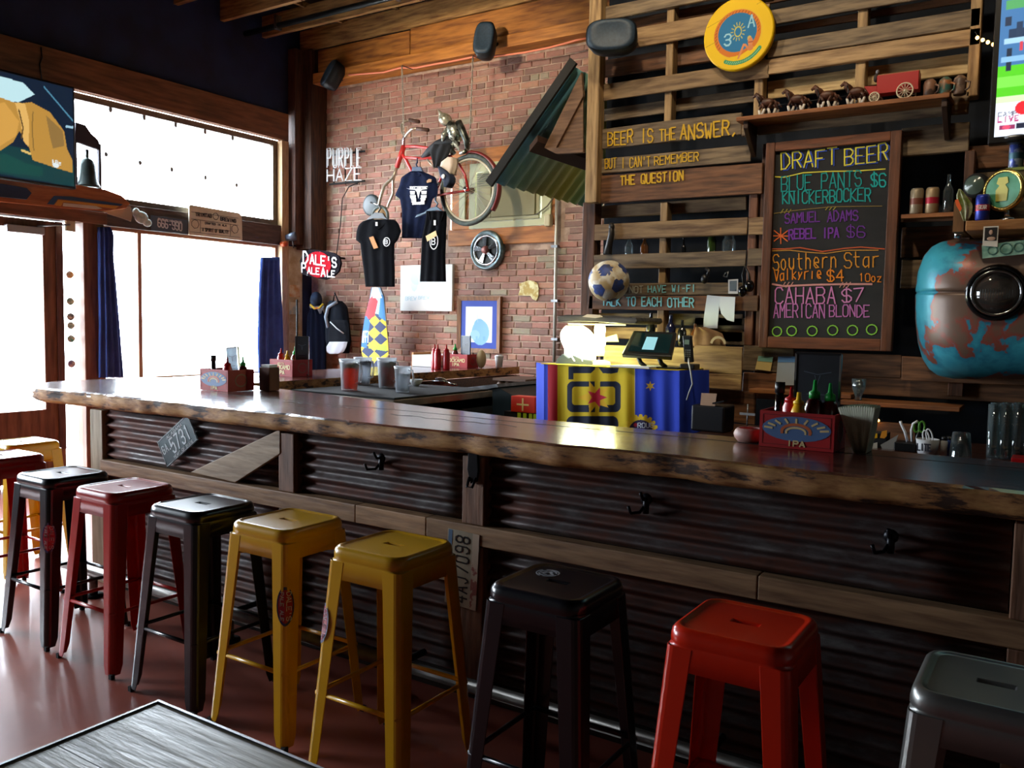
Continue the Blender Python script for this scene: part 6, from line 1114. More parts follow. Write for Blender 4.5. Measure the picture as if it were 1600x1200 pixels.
def menu_stand(x, y, z, w_, h_, lean, label, rz=0, col='#10131a', frame=None, slant=0):
    t = thing('menu_holder', label, 'menu', (x, y, z)); R = Matrix.Rotation(rz, 3, 'Z') @ Matrix.Rotation(-lean, 3, 'X') @ Matrix.Rotation(slant, 3, 'Y'); c_ = V((x, y, z))
    m = MB().obx(c_+R @ V((0, 0, h_/2)), R @ V((w_/2, 0, 0)), R @ V((0, .004, 0)), R @ V((0, 0, h_/2))); m.build('card', M('menu_'+col[1:], col, .55, coat=.08, col2='#1d222c', scale=6), t)
    for s in (-1, 1): MB().obx(c_+R @ V((s*w_/2, 0, h_/2)), R @ V((.0035, 0, 0)), R @ V((0, .007, 0)), R @ V((0, 0, h_/2))).build('edge_strip', frame or CHROME, t)
    MB().obx(c_+R @ V((0, 0, h_)), R @ V((w_/2, 0, 0)), R @ V((0, .007, 0)), R @ V((0, 0, .004))).build('top_strip', BLK, t)
    MB().obx(c_+R @ V((0, 0, .004)), R @ V((w_/2, 0, 0)), R @ V((0, .02, 0)), R @ V((0, 0, .004))).build('foot', BLK, t)
    m = MB(); P_ = lambda a, b_: c_+R @ V((a*w_, -.0045, b_*h_)); nn = R @ V((0, -1, 0)); m.ribbon([[P_(-.3, .80), P_(0, .77), P_(.3, .80)], [P_(-.06, .76), P_(0, .66), P_(.06, .76)]]+[[P_(-.22, .55-.07*k), P_(.22, .55-.07*k)] for k in range(5)], .003, nn, .0003); m.build('menu_print', M('menu_print', '#4b5260', .6), t, kind='stuff'); return t
# box 1 (left end of the front bar)
carrier(-4.30, -4.05, 3.24, 3.43, 'red condiment carton at the left end of the front bar', 'crest')
soy(V((-4.24, 3.29, ZT+.006)), 'dark soy bottle in the carton at the left end of the front bar'); ketchup(V((-4.14, 3.31, ZT+.006)), 'ketchup bottle in the carton at the left end of the front bar', s=.95)
sriracha(V((-4.10, 3.39, ZT+.006)), 'chilli sauce bottle in the carton at the left end of the front bar', .9)
menu_stand(-4.19, 3.405, ZT+.006, .10, .245, .0, 'pale blue menu holder leaning out of the leftmost carton', 0, '#7fa3bd', None, -.10)
t = thing('napkin_pack', 'brown napkin pack standing behind the leftmost carton', 'napkins', (-3.98, 3.46, ZT+.001)); MB().bx(-4.02, -3.93, 3.44, 3.52, ZT+.001, ZT+.14).build('pack', M('pack_brown', '#6d4030', .7, col2='#55301f'), t, bevel=.006); MB().bx(-4.01, -3.94, 3.45, 3.51, ZT+.14, ZT+.155).build('napkins', WHITE, t)
# box 2 on the side bar
carrier(-5.02, -4.78, 4.40, 4.60, 'red condiment carton in front on the side bar by the window', 'words')
ketchup(V((-4.965, 4.46, ZT+.006)), 'ketchup bottle in the front carton of the side bar'); mustard(V((-4.885, 4.45, ZT+.006)), 'mustard bottle in the front carton of the side bar'); sriracha(V((-4.90, 4.54, ZT+.006)), 'chilli sauce bottle in the front carton of the side bar')
menu_stand(-4.825, 4.54, ZT+.006, .10, .29, 0, 'dark menu holder standing in the front carton of the side bar', .5)
lathe_thing('coaster_dish', 'low grey dish beside the front carton on the side bar', 'dish', V((-4.80, 4.20, ZT+.001)), [('rim', [(.06, 0), (.075, .012), (.075, .02), (.065, .02), (.055, .006)], M('dish_grey', '#7b8792', .4)), ('bottom', [(.055, .0), (.055, .005)], M('dish_grey', '#7b8792', .4))])
# box 3, ketchup trio and boxes at the far end of the side bar
carrier(-4.93, -4.66, 6.42, 6.60, 'red condiment carton at the brick wall end of the side bar', 'words')
for k, (px, dy) in enumerate(((690.5, 0), (698, -.04), (704.5, .0))):
    p = PZ(px, 578, ZT); ketchup(V((p.x-.02, 6.13+dy*1.3+k*.0, ZT+.001)) if False else V((-4.79+k*.066, 6.10+dy, ZT+.001)), ('left', 'front', 'right')[k]+' bottle of three ketchup bottles beside the far carton', 'trio of ketchup bottles', 1.12)
sriracha(V((-4.86, 6.50, ZT+.006)), 'chilli sauce bottle in the far carton by the framed picture'); sriracha(V((-4.79, 6.55, ZT+.006)), 'second chilli sauce bottle, behind in the far carton')
menu_stand(-4.735, 6.50, ZT+.006, .12, .29, 0, 'dark blue menu holder pair in the far carton before the framed picture', -.25, '#15233c', M('menu_edge_navy', '#223a5c', .4))
t = thing('napkin_bundle', 'tan bundle of napkins right of the far carton', 'napkins', (-4.58, 6.6, ZT+.001)); m = MB(); m.ell((-4.60, 6.56, ZT+.085), .045, .05, .085, 12, 8); m.build('bundle', M('napkin_tan', '#c9b48e', .9), t); 
t = thing('white_box', 'white cardboard box on the side bar before the bricks', 'box', (-5.05, 6.5, ZT+.001)); MB().bx(-5.22, -4.98, 6.3, 6.75, ZT+.001, ZT+.11).build('box', WHITE, t, bevel=.004); MB().bx(-5.24, -5.22, 6.32, 6.7, ZT+.001, ZT+.13).build('open_flap', M('flap_orange', '#d9a066', .7), t)
lathe_thing('white_cup', 'white paper cup between the far carton and the bar end', 'cup', V((-4.56, 6.80, ZT+.001)), [('cup', [(.03, 0), (.042, .10), (.042, .105)], WHITE), ('lid', [(.044, .10), (.044, .11), (.03, .118)], WHITE)])
# bin and dripping tray inside the U
zb = 1.01; SS = M('bin_steel', '#9a8f80', .3, .85, col2='#7b7064', scale=6)
ib = thing('ice_bin', 'stainless steel bin with black rubber lid behind the front bar', 'ice bin', (-4.1, 4.4, 0)); X0, X1 = -4.48, -3.78; Y0, Y1 = 3.95, 5.15
p1 = PZ(617, 624, zb); X1 = p1.x; Y0 = p1.y
MB().bx(X0, X1, Y0, Y1, 0, zb-.05).build('body', M('bin_body', '#3b3f44', .4, .6), ib); MB().bx(X0, X1, Y0-.01, Y1, zb-.12, zb-.006).build('rim', SS, ib, bevel=.006); MB().bx(X0+.02, X1-.02, Y0+.02, Y1-.02, zb-.006, zb+.006).build('rubber_lid', BLKM, ib, bevel=.003)
q_ = PZ(484, 619, 1.03); t = MB().bx(q_.x-.09, q_.x+.09, q_.y-.01, q_.y+.03, 1.012, 1.045).build('lit_wood_corner', M('lit_wood_orange', '#d8842c', .5), label='wood corner beside the steel bin, window light put into its orange', cat='wood corner')  # orange colour stands for window light on a wood corner
GL = glassy('pitcher_plastic', (.96, .97, .98), .2, .05, .28, (.9, .95, 1)); DRK = glassy('red_drink', (.95, .16, .03), .05, .1, .6, (1, .10, .01)); DR2 = glassy('dark_drink', (.5, .03, .04), .05, .1, .4, (.18, .01, .02)); ICE = M('ice_white', '#d9dde2', .4, col2='#b5bcc6', scale=50, bump=.6); WAT = glassy('iced_water', (.95, .96, .98), .2, .1, .35, (.7, .75, .8))
def pitcher(px, py, label, fill, ice, s=1.0, hdir=0):
    p = PZ(px, py, zb+.007); c_ = V((p.x, p.y, zb+.007)); t = thing('drink_pitcher', label, 'pitcher', c_, 'drink pitchers'); r = .062*s; h = .205*s
    MB().lathe([(r*.80, 0), (r*.84, .005), (r*.95, h*.55), (r*1.05, h*.9), (r*1.12, h), (r*1.08, h), (r*.92, h*.55), (r*.80, .012)], c_, 20, cap=False).build('jug', GL, t); MB().lathe([(r*.78, .012), (r*.9, h*.55), (r*.95, h*.72)], c_, 20).build('drink', fill, t)
    if ice: MB().lathe([(r*.95, h*.722), (r*.99, h*.86), (r*.7, h*.93), (.001, h*.94)], c_, 14).build('ice', ICE, t)
    d = V((math.cos(hdir), math.sin(hdir), 0)); MB().tube([c_+d*r*.98+V((0, 0, h*.88)), c_+d*r*1.55+V((0, 0, h*.86)), c_+d*r*1.75+V((0, 0, h*.6)), c_+d*r*1.5+V((0, 0, h*.3)), c_+d*r*.9+V((0, 0, h*.25))], .008*s, 8).build('handle', GL, t)
pitcher(546, 610, 'front left pitcher full of bright red drink with ice', DRK, True, 1.05); pitcher(567, 601, 'clear empty pitcher right behind the bright red one', WAT, True, 1.0); pitcher(604, 606, 'pitcher with dark red drink behind the water pitcher', DR2, True, 1.05); pitcher(629, 613, 'clear ribbed pitcher of iced water nearest the bar', WAT, False, .86)
lathe_thing('strainer', 'small white bowl behind the handle of the water pitcher', 'bowl', PZ(650, 603, zb+.007)+V((0, 0, 0)), [('bowl', [(.02, 0), (.045, .03), (.05, .05), (.047, .05), (.04, .03), (.015, .006)], WHITE)])
dk = thing('dark_cabinet', 'dark teal bottle cooler with a slanted side inside the bar', 'cooler', (-3.4, 5.6, 0)); TEAL = M('teal_panel', '#1b2b35', .45)
q = [PY(*a, 5.25) for a in ((713, 612), (776, 604), (872, 657), (900, 760), (726, 760))]; MB().prism(q, (0, .55, 0)).build('cabinet', TEAL, dk, bevel=.004); MB().bx(q[3].x-.3, q[3].x, 5.26, 5.78, 0, q[3].z+.1).build('plinth', TEAL, dk); q = [PY(*a, 5.22) for a in ((707, 608), (776, 600), (778, 605), (710, 615))]; MB().prism(q, (0, .6, 0)).build('steel_top', STEEL, dk)
mt = PZ(665, 599, .97); tr = thing('red_mat', 'red woven bar mat carrying a steel scoop', 'mat', (mt.x, mt.y, .955)); MB().bx(mt.x-.35, mt.x+.25, mt.y-.12, mt.y+.12, .955, .967).build('mat', M('mat_red', '#a8452c', .8, col2='#7c2c1c', scale=60), tr); MB().bx(mt.x-.36, mt.x+.26, mt.y-.14, mt.y+.14, .93, .954).build('backing_tray', TEAL, tr)
sc_ = PZ(733, 593, .975); sp = thing('ice_scoop', 'shiny steel ice scoop lying on the red mat', 'scoop', (mt.x+.16, mt.y, .968)); c_ = V((mt.x+.15, mt.y, 1.0)); MB().ell(c_, .075, .04, .032, 16, 8).build('bowl', CHROME, sp); MB().tube([c_+V((.07, 0, -.005)), c_+V((.13, -.01, -.018)), c_+V((.18, -.01, -.022))], .009, 8).build('handle', CHROME, sp); MB().prism([c_+V((-.06, -.03, .0)), c_+V((-.14, -.02, .02)), c_+V((-.14, .02, .02)), c_+V((-.06, .03, 0))], (0, 0, .004)).build('lip', CHROME, sp)
rk = thing('glass_rack', 'brown wooden rack with round scalloped slots at the end of the side bar', 'rack', PY(800, 612, 6.0)); RW = wood('rack_wood', '#6b4a35', '#4a3022', rnd=0); q0 = PY(775, 590, 6.0); q1 = PY(826, 590, 6.0)
MB().bx(q0.x, q1.x, 5.95, 6.35, q0.z-.02, q0.z).build('deck', RW, rk)
for k in range(4): MB().lathe([(.032, 0), (.032, .35)], (q0.x+.06+k*.075, 5.97, q0.z-.058), 12, (0, 1, 0)).build('scalloped_slot', RW, rk)
MB().bx(q0.x+.02, q0.x+.05, 6.0, 6.3, 0, q0.z-.02).build('leg', RW, rk); MB().bx(q1.x-.05, q1.x-.02, 6.0, 6.3, 0, q0.z-.02).build('leg', RW, rk)
a_, b_ = PY(801, 618, 5.0), PY(838, 646, 5.0); t = thing('first_aid_box', 'small red box with a pale cross on a dark crate behind the bar', 'first aid box', (a_.x, 5.0, b_.z)); MB().bx(a_.x, b_.x, 4.98, 5.08, b_.z, a_.z).build('box', M('aid_red', '#d8341c', .4), t, bevel=.004)
cc = V(((a_.x+b_.x)/2, 4.978, (a_.z+b_.z)/2)); m = MB(); m.ribbon([[cc-V((.045, 0, 0)), cc+V((.045, 0, 0))], [cc-V((0, 0, .04)), cc+V((0, 0, .04))]], .012, (0, -1, 0)); m.build('cross', M('cross_pale', '#ecd58a', .5), t)
cr2 = thing('striped_crate', 'dark crate with lime green stripes under the first aid box', 'crate', (a_.x, 5.0, 0)); MB().bx(a_.x-.06, b_.x+.04, 4.99, 5.2, 0, b_.z-.001).build('crate', BLKM, cr2)
for k, x_ in enumerate((811, 820, 829, 836)): p = PY(x_, 650, 4.985); MB().bx(p.x-.012, p.x+.012, 4.982, 4.99, .6, b_.z-.004).build('lime_stripe', M('lime', '#b8d42a', .5), cr2)
# box 4 group at the right
carrier(-.925, -.665, 3.08, 3.26, 'near red condiment carton below the chalkboard on the front bar', 'crest', .13)
soy(V((-.885, 3.18, ZT+.006)), 'soy bottle with black cap in the near carton under the chalkboard', 1.12); ketchup(V((-.835, 3.15, ZT+.006)), 'ketchup bottle in the near carton under the chalkboard', s=1.05); mustard(V((-.80, 3.12, ZT+.006)), 'yellow mustard bottle in the near carton under the chalkboard', 1.05)
sriracha(V((-.765, 3.20, ZT+.006)), 'green-capped chilli bottle in front in the near carton', 1.1); sriracha(V((-.712, 3.205, ZT+.006)), 'second chilli bottle at the right of the near carton', 1.06)
menu_stand(-.775, 3.275, ZT+.001, .160, .335, 0, 'tall black menu holder behind the near carton', 0)
# napkin fan
nk = thing('napkin_stack', 'fanned stack of pale paper napkins beside the near carton', 'napkins', (-.61, 3.2, ZT+.001)); NP = M('napkin', '#e9ecd6', .9, col2='#d9dcc4', scale=20)
for k in range(16):
    f_ = k/15; x_ = -.60+f_*.10; tilt = (f_-.72)*.50; ca, sa = math.cos(tilt), math.sin(tilt); h_ = .165
    base = V((x_*.35-.61*.65+.0, 3.13+.0, ZT+.001)); Rn = Matrix.Rotation(tilt, 3, 'Y'); prof = [(-.0035, 0), (.0035, 0), (.004+.002*math.sin(k), .08), (.0035, h_*.96), (-.001, h_), (-.004, h_*.96)]
    zoff = max(0, 0); P_ = [base+Rn @ V((a, 0, b_)) for a, b_ in prof]; mz = min(p.z for p in P_); P_ = [p+V((0, 0, ZT+.001-mz)) for p in P_]; MB().prism(P_, (0, .11-.01*abs(f_-.5), 0)).build('napkin', NP, nk, bevel=.0012, seg=1)
lathe_thing('pink_bowl', 'pale pink stoneware bowl left of the near carton', 'bowl', V((-.985, 3.17, ZT+.001)), [('bowl', [(.045, 0), (.058, .015), (.062, .03), (.055, .045), (.047, .052), (.043, .05), (.05, .035), (.045, .012)], M('bowl_pink', '#b58a80', .5, col2='#a0766c')), ('bottom', [(.045, 0), (.045, .012)], MATS['bowl_pink'] if 'bowl_pink' in MATS else RED)])
# ------------------------------------------------------------------ back counter, flag, till
zc_ = PY(950, 573, 4.36).z; FX0, FX1 = PY(846, 573, 4.36).x, PY(1062, 573, 4.36).x
ct = thing('back_counter', 'plain counter under the flag carrying till and lamp', 'counter', ((FX0+FX1)/2, 4.6, 0)); MB().bx(FX0+.01, FX1, 4.37, 4.72, zc_-.03, zc_-.004).build('top', TOPW, ct); MB().bx(FX0+.04, FX1-.02, 4.42, 4.72, 0, zc_-.03).build('body', M('counter_black', '#121317', .7), ct)
fl = thing('draped_flag', 'blue, red and yellow club flag draped over the counter front', 'flag', ((FX0+FX1)/2, 4.36, zc_-.45))
c = Canvas(270, 112, 520, 220, '#2242c8'); fy = lambda py: 677-py; fx = lambda px: px-838
def FP(l): return [(fx(a), fy(b_)) for a, b_ in l]
c.rect(fx(856), 0, fx(871), 112, '#b51c30'); c.rect(fx(871), 0, fx(991.5), 112, '#d8bd1c'); c.line([(fx(991.5), 0), (fx(991.5), 112)], 1, '#d9d0a0'); NV = '#101c38'
c.rect(fx(888), fy(583), fx(930), fy(573), NV); c.rect(fx(888), fy(593), fx(896), fy(573), NV); c.poly(FP([(935, 574), (967, 575), (965, 582), (955, 584), (942, 583)]), NV); c.poly(FP([(921, 585), (931, 576), (940, 585), (931, 583)]), '#d8bd1c')
def rr(x0, y0, x1, y1, r, col):
    c.rect(fx(x0)+r, fy(y1), fx(x1)-r, fy(y0), col); c.rect(fx(x0), fy(y1)+r, fx(x1), fy(y0)-r, col)
    for a, b_ in ((fx(x0)+r, fy(y0)-r), (fx(x1)-r, fy(y0)-r), (fx(x0)+r, fy(y1)+r), (fx(x1)-r, fy(y1)+r)): c.ell(a, b_, r, r, col)
rr(886, 596, 970, 644, 9, NV); rr(894, 604, 961, 633, 5, '#d8bd1c'); c.poly(FP([(929, 594), (938, 594), (936, 648), (930, 648)]), '#d8bd1c'); c.star(fx(929), fy(621), 27, '#e0b21e', 5, math.pi, .42); c.star(fx(932), fy(621), 17, '#c92448', 5, 0, .42)
rr(885, 650, 966, 690, 10, NV); c.star(fx(1016), fy(603), 8, '#e0bb3a', 6)
for k in range(20): a = k*math.pi/10; c.ell(fx(1001)+25*math.cos(a), fy(675)+25*math.sin(a), 3, 3, '#e0c02a')
c.ell(fx(1001), fy(675), 24, 24, '#e0c02a'); c.ell(fx(1001), fy(675), 19, 19, '#26204e'); c.text('ROUG', fx(996), fy(668), 7, 6.5, '#c8d4e8', 1.2); c.ell(fx(993), fy(664), 3, 3, '#b02448')
def flagd(xs_, ys_):
    out = np.zeros((len(xs_), 3)); px_ = 838+270*xs_; py_ = 677-112*ys_
    ya = 4.355-.012*np.sin(px_*.22)*(1-ys_*.7)-.01*np.sin(px_*.09+1)*(1-ys_)
    side = np.clip((px_-1062)/46, 0, 1); lf = np.clip((850-px_)/12, 0, 1)
    for k in range(len(xs_)):
        Yk = ya[k]+side[k]*.20+lf[k]*.10; p = PY(px_[k], py_[k], Yk); zt_ = PY(px_[k], 567+ (max(0, px_[k]-850))*.045, Yk).z if False else 0
        out[k] = (p.x, Yk, min(p.z, zc_-.002))
    return out
o = c.build('cloth', printmat('flag_print', 0, .85), (0, 0, 0), (0, 0, 0), (0, 0, 0), parent=fl, defl=flagd); m_ = o.modifiers.new('s', 'SOLIDIFY'); m_.thickness = .002
MB().bx(FX0-.0, FX1+.0, 4.35, 4.72, zc_-.003, zc_).build('top_fold', M('flag_top_yellow', '#c9b01c', .85), fl)
# sheets on the edge
t = MB().prism([V((PY(960, 575, 4.4).x, 4.34, zc_+.001)), V((PY(1022, 577, 4.4).x, 4.33, zc_+.001)), V((PY(1024, 577, 4.4).x, 4.50, zc_+.001)), V((PY(968, 575, 4.4).x, 4.50, zc_+.001))], (0, 0, .010)).build('paper_stack', WHITE, label='small stack of white sheets on the flag under the till', cat='paper')
# lamp: dark hooded light with glowing crumpled shade
ll = thing('counter_lamp', 'glowing yellow-white lamp under a dark plank at the left of the till', 'lamp', (PY(905, 570, 4.55).x, 4.55, zc_+.001)); ylm = 4.52
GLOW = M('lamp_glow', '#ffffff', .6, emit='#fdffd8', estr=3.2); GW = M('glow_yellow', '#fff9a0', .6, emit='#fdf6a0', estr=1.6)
mb = MB(); cloth(mb, [(509, 888, 908), (514, 881, 918), (522, 877, 926), (532, 878, 930), (545, 884, 931), (556, 884, 930), (564, 892, 930)], ylm, .10, (.012, 3), 22, 16); mb.build('crumpled_shade', GLOW, ll)
for (y0_, y1_, r_) in ((525, 506, .034), (541, 526, .036), (556, 542, .030)): p = PY(937, y0_, ylm-.02); q = PY(937, y1_, ylm-.02); MB().lathe([(r_*.9, 0), (r_, (q.z-p.z)*.5), (r_*.85, q.z-p.z)], p, 16).build('white_roll_glow', GLOW if y0_ < 550 else GW, ll)  # white rolls beside the lamp, its glow put into their material
p = PY(940, 562, ylm-.02); MB().lathe([(.055, -.02), (.05, .0), (.02, .008)], V((p.x, p.y, zc_+.022)), 16).build('foot', GW, ll)
mb = MB(); ypoly(mb, [(866, 570), (871, 560), (879, 553), (888, 560), (895, 555), (908, 561), (923, 563), (930, 571)], ylm-.06, .05); mb.build('dark_base', M('base_grey', '#4e5a64', .5), ll, bevel=.003)
hd = thing('overhead_plank', 'dark weathered plank forming a canopy above the glowing lamp', 'plank', PY(930, 507, 4.5)); mb = MB(); ypoly(mb, [(870, 495), (884, 492), (920, 492), (945, 495), (975, 496), (994, 496), (996, 502), (992, 506), (975, 506), (930, 503), (900, 502), (872, 503)], 4.44, .36); mb.build('plank', wood('canopy_wood', '#5a5550', '#2f2c2a', rnd=0), hd, bevel=.005)
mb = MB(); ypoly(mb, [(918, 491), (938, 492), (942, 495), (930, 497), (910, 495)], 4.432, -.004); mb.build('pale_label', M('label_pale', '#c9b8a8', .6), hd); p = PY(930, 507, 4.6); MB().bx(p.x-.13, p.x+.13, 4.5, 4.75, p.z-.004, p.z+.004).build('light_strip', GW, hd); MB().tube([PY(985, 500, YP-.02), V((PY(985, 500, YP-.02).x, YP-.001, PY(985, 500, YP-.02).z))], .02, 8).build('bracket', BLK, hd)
light('POINT', 'lamp_bulb', PY(952, 522, 4.48), 5.0, (.95, 1.0, .45), .03)
light('POINT', 'lamp_bulb_back', PY(905, 535, 4.40), 2.5, (1.0, 1.0, .55), .04)
t = paper('card', [(946, 527), (964, 522), (967, 534), (947, 534)], YP-.13, '#e6dca0', 'small cream card leaning beside the glowing lamp', 'card', .003)
# till
ti = thing('till_terminal', 'black touch-screen till tilted back on two curved legs', 'till', (PY(1010, 575, 4.5).x, 4.5, zc_+.001))
A_, B_, C_, D_ = PY(971, 553, 4.36), PY(1049, 557, 4.40), PY(1057, 519, 4.56), PY(990, 516, 4.52); nn = (B_-A_).cross(D_-A_).normalized(); nn = nn if nn.y > 0 else -nn
MB().prism([A_, B_, C_, D_], nn*.03).build('housing', M('till_black', '#14181a', .35), ti, bevel=.006)
def tq(a, b_): return A_+(B_-A_)*a+(D_-A_)*b_+((C_-D_)-(B_-A_))*a*b_
MB().prism([tq(.10, .13), tq(.93, .12), tq(.93, .9), tq(.10, .9)], -nn*.001).build('screen', M('screen_dark', '#0e1a20', .12, coat=.6, emit='#10302c', estr=.25), ti); MB().prism([tq(.37, .22), tq(.62, .22), tq(.62, .74), tq(.37, .74)], -nn*.002).build('open_window', M('screen_blue', '#8cc4d2', .3, emit='#8cc8d8', estr=.55), ti)
for a in (.32, .74): p = tq(a, .05)+nn*.03; MB().tube([p, V((p.x+.01, p.y+.01, (p.z+zc_)/2)), V((p.x+.03, p.y+.03, zc_+.008))], .013, 8).build('leg', BLK, ti)
p = tq(.5, .5); MB().bx(A_.x+.04, B_.x+.03, 4.42, 4.62, zc_+.001, zc_+.009).build('base_plate', BLK, ti)
ph = thing('cordless_phone', 'black cordless handset standing in its cradle beside the till', 'telephone', (PY(1075, 570, 4.5).x, 4.5, zc_+.001)); p0, p1 = PY(1077, 566, 4.5), PY(1074, 524, 4.5)
MB().obx((p0+p1)/2, (.026, 0, 0), (0, .012, 0), (p1-p0)*.5).build('handset', M('phone_black', '#15191b', .35), ph, bevel=.006); MB().obx(p0*.25+p1*.75+V((0, -.014, 0)), (.014, 0, 0), (0, .001, 0), (0, 0, .013)).build('display', M('phone_display', '#6f8476', .3), ph)
for k in range(12): q = p0*.62+p1*.38+V(((k % 3-1)*.012, -.0135, -(k//3)*.011+.01)); MB().bx(q.x-.004, q.x+.004, q.y, q.y+.002, q.z-.003, q.z+.003).build('key', M('key_grey', '#7b8380', .5), ph)
MB().bx(p0.x-.04, p0.x+.045, 4.46, 4.55, zc_+.001, zc_+.03).build('cradle', BLK, ph, bevel=.006); MB().tube([p1+V((-.015, 0, 0)), p1+V((-.015, 0, .02))], .005, 6).build('aerial', BLK, ph)
MB().tube([PY(1076, 560, 4.47), PY(1076, 566, 4.31), PY(1079, 580, 4.30), PY(1082, 600, 4.30), PY(1077, 612, 4.32), PY(1073, 625, 4.32)], .004, 6).build('phone_cord', M('cord_white', '#b9bcb8', .5), label='thin white cord hanging from the phone over the dark flag edge', cat='cord')
# black flag-end drape and printer below
zl = .95; lc = thing('low_counter', 'dark low counter behind the right half of the bar', 'counter', (0, 4.5, 0)); MB().bx(FX1+.16, 2.0, 4.15, 4.76, zl-.03, zl).build('top', TOPW, lc); MB().bx(FX1+.18, 2.0, 4.18, 4.76, 0, zl-.03).build('body', MATS['counter_black'], lc)
pr = thing('receipt_printer', 'black receipt printer with a curl of pale paper', 'printer', (PY(1105, 670, 4.3).x, 4.3, zl+.001)); a_, b_ = PY(1080, 632, 4.28), PY(1132, 632, 4.28); MB().bx(a_.x, b_.x, 4.28, 4.45, zl+.001, a_.z).build('body', M('printer_black', '#11131a', .4), pr, bevel=.01)
mb = MB(); q = [PY(1094, 635, 4.29), PY(1117, 636, 4.29), PY(1120, 615, 4.27), PY(1096, 614, 4.27)]; mb.prism(q, (0, .002, 0)); mb.build('paper_curl', M('receipt', '#cfa98c', .8), pr); MB().obx(PY(1125, 628, 4.3), (.03, 0, .008), (0, .03, 0), (0, 0, .004)).build('lid', BLK, pr)
cs = thing('silver_cross', 'thin silver cross ornament standing behind the pink bowl', 'cross', (PY(1168, 680, 4.3).x, 4.3, zl+.001)); p = PY(1168, 647, 4.3); MB().tube([V((p.x, 4.3, zl+.001)), V((p.x, 4.3, p.z+.05))], .004, 6).build('upright', STEEL, cs); MB().obx(p, (.04, 0, 0), (0, .004, 0), (0, 0, .006)).build('crossbar', M('cross_silver', '#9a9ea4', .4, .4), cs)
# shelves below the chalkboard and small things
shf = lambda a, b_, pyr, Y, lb: MB().bx(PY(a, pyr, Y).x, PY(b_, pyr, Y).x, Y, YP-.0, PY((a+b_)/2, pyr, Y).z-.022, PY((a+b_)/2, pyr, Y).z)
sub(shf(1170, 1330, 612, 4.70, '').build('back_shelf', SHW, label='upper wooden shelf under the chalkboard', cat='shelf', bevel=.003)); sub(shf(1310, 1500, 631, 4.62, '').build('back_shelf', SHW, label='lower wooden shelf right of the menu holder', cat='shelf', bevel=.003))
zsh = PY(1405, 631, 4.62).z; p = PY(1341, 622, 4.68)
lathe_thing('tulip_glass', 'small clear tulip glass standing on the lower back shelf', 'glass', V((p.x, 4.68, zsh+.001)), [('bowl', [(.018, 0), (.016, .02), (.032, .06), (.036, .11), (.034, .11), (.029, .06), (.01, .022)], CG)])
UT = thing('utensil_holder', 'black holder with scissors and white tools behind the napkins', 'holder', PY(1413, 705, 4.2)); p0, p1 = PY(1398, 690, 4.22), PY(1432, 705, 4.22); MB().bx(p0.x, p1.x, 4.2, 4.3, zl+.001, p0.z).build('box', BLK, UT, bevel=.004)
MB().tube([PY(*a, 4.24) for a in ((1418, 690), (1414, 675), (1408, 662), (1407, 658))], .006, 7).build('white_handle', WHITE, UT); MB().tube([PY(*a, 4.24) for a in ((1425, 690), (1424, 672), (1427, 662), (1434, 658))], .006, 7).build('white_handle', WHITE, UT)
sc2 = thing('scissors', 'scissors with green loop handles standing in the black holder', 'scissors', PY(1436, 690, 4.24)); GH = M('handle_green', '#4c8c2a', .4)
for px in (1432.5, 1440.5): MB().tube(circ(PY(px, 667, 4.24), .012, 16, rv=.024), .005, 7, closed=True).build('loop_handle', GH, sc2)
MB().tube([PY(1436, 673, 4.24), PY(1430, 690, 4.24)], .005, 6).build('blades', STEEL, sc2)
p = PY(1447, 690, 4.05); cu = thing('lettered_cup', 'white cup with dark letters ending in LITE holding white loops', 'cup', V((p.x, 4.1, zl+.001))); ztop = PY(1447, 686, 4.1).z
MB().lathe([(.036, 0), (.048, ztop-zl), (.045, ztop-zl), (.034, .004)], V((p.x, 4.1, zl+.001)), 22).build('cup', M('cup_white', '#c3c6ca', .5), cu); mb = MB(); textpx(mb, 'LITE', (1433, 703), (1455, 705), 10, Y=4.05, w_=.006); mb.build('lettering', M('cup_ink', '#2a2c3c', .6), cu, kind='stuff')
for k in range(2): MB().tube(circ(PY(1447+k*5, 683-k*2, 4.1), .013, 12, V((.8, 0, .6)), V((-.3, 0, .95)), rv=.03), .0035, 6, closed=True).build('white_loop', WHITE, cu)
t = thing('plastic_cups', 'stack of clear plastic cups at the right of the lettered cup', 'cups', V((PY(1501, 700, 4.1).x, 4.1, zl+.001))); x_ = PY(1501, 700, 4.1).x; zt_ = PY(1501, 675, 4.1).z
for k in range(4): MB().lathe([(.044, 0), (.034, zt_-zl-.03), (.032, zt_-zl-.03)], V((x_, 4.1, zl+.001+k*.009)), 20, cap=False).build('cup', CG, t)
for px, m__, lb in ((1475, WHITE, 'tiny white jar beside the plastic cups'), (1482, M('jar_blue', '#26408c', .4), 'tiny dark blue jar beside the plastic cups')): lathe_thing('small_jar', lb, 'jar', V((PY(px, 700, 4.12).x, 4.12+(.03 if px > 1480 else 0), zl+.001)), [('body', [(.014, 0), (.014, .07), (.010, .075)], m__), ('lid', [(.012, .075), (.012, .09)], BLK)])
t = thing('card_rack', 'black rack with yellow tickets and folded cards behind the napkins', 'rack', PY(1375, 700, 4.2)); p0, p1 = PY(1358, 676, 4.25), PY(1384, 703, 4.25); MB().bx(p0.x, p1.x, 4.25, 4.35, zl+.001, p0.z).build('rack', BLKM, t)
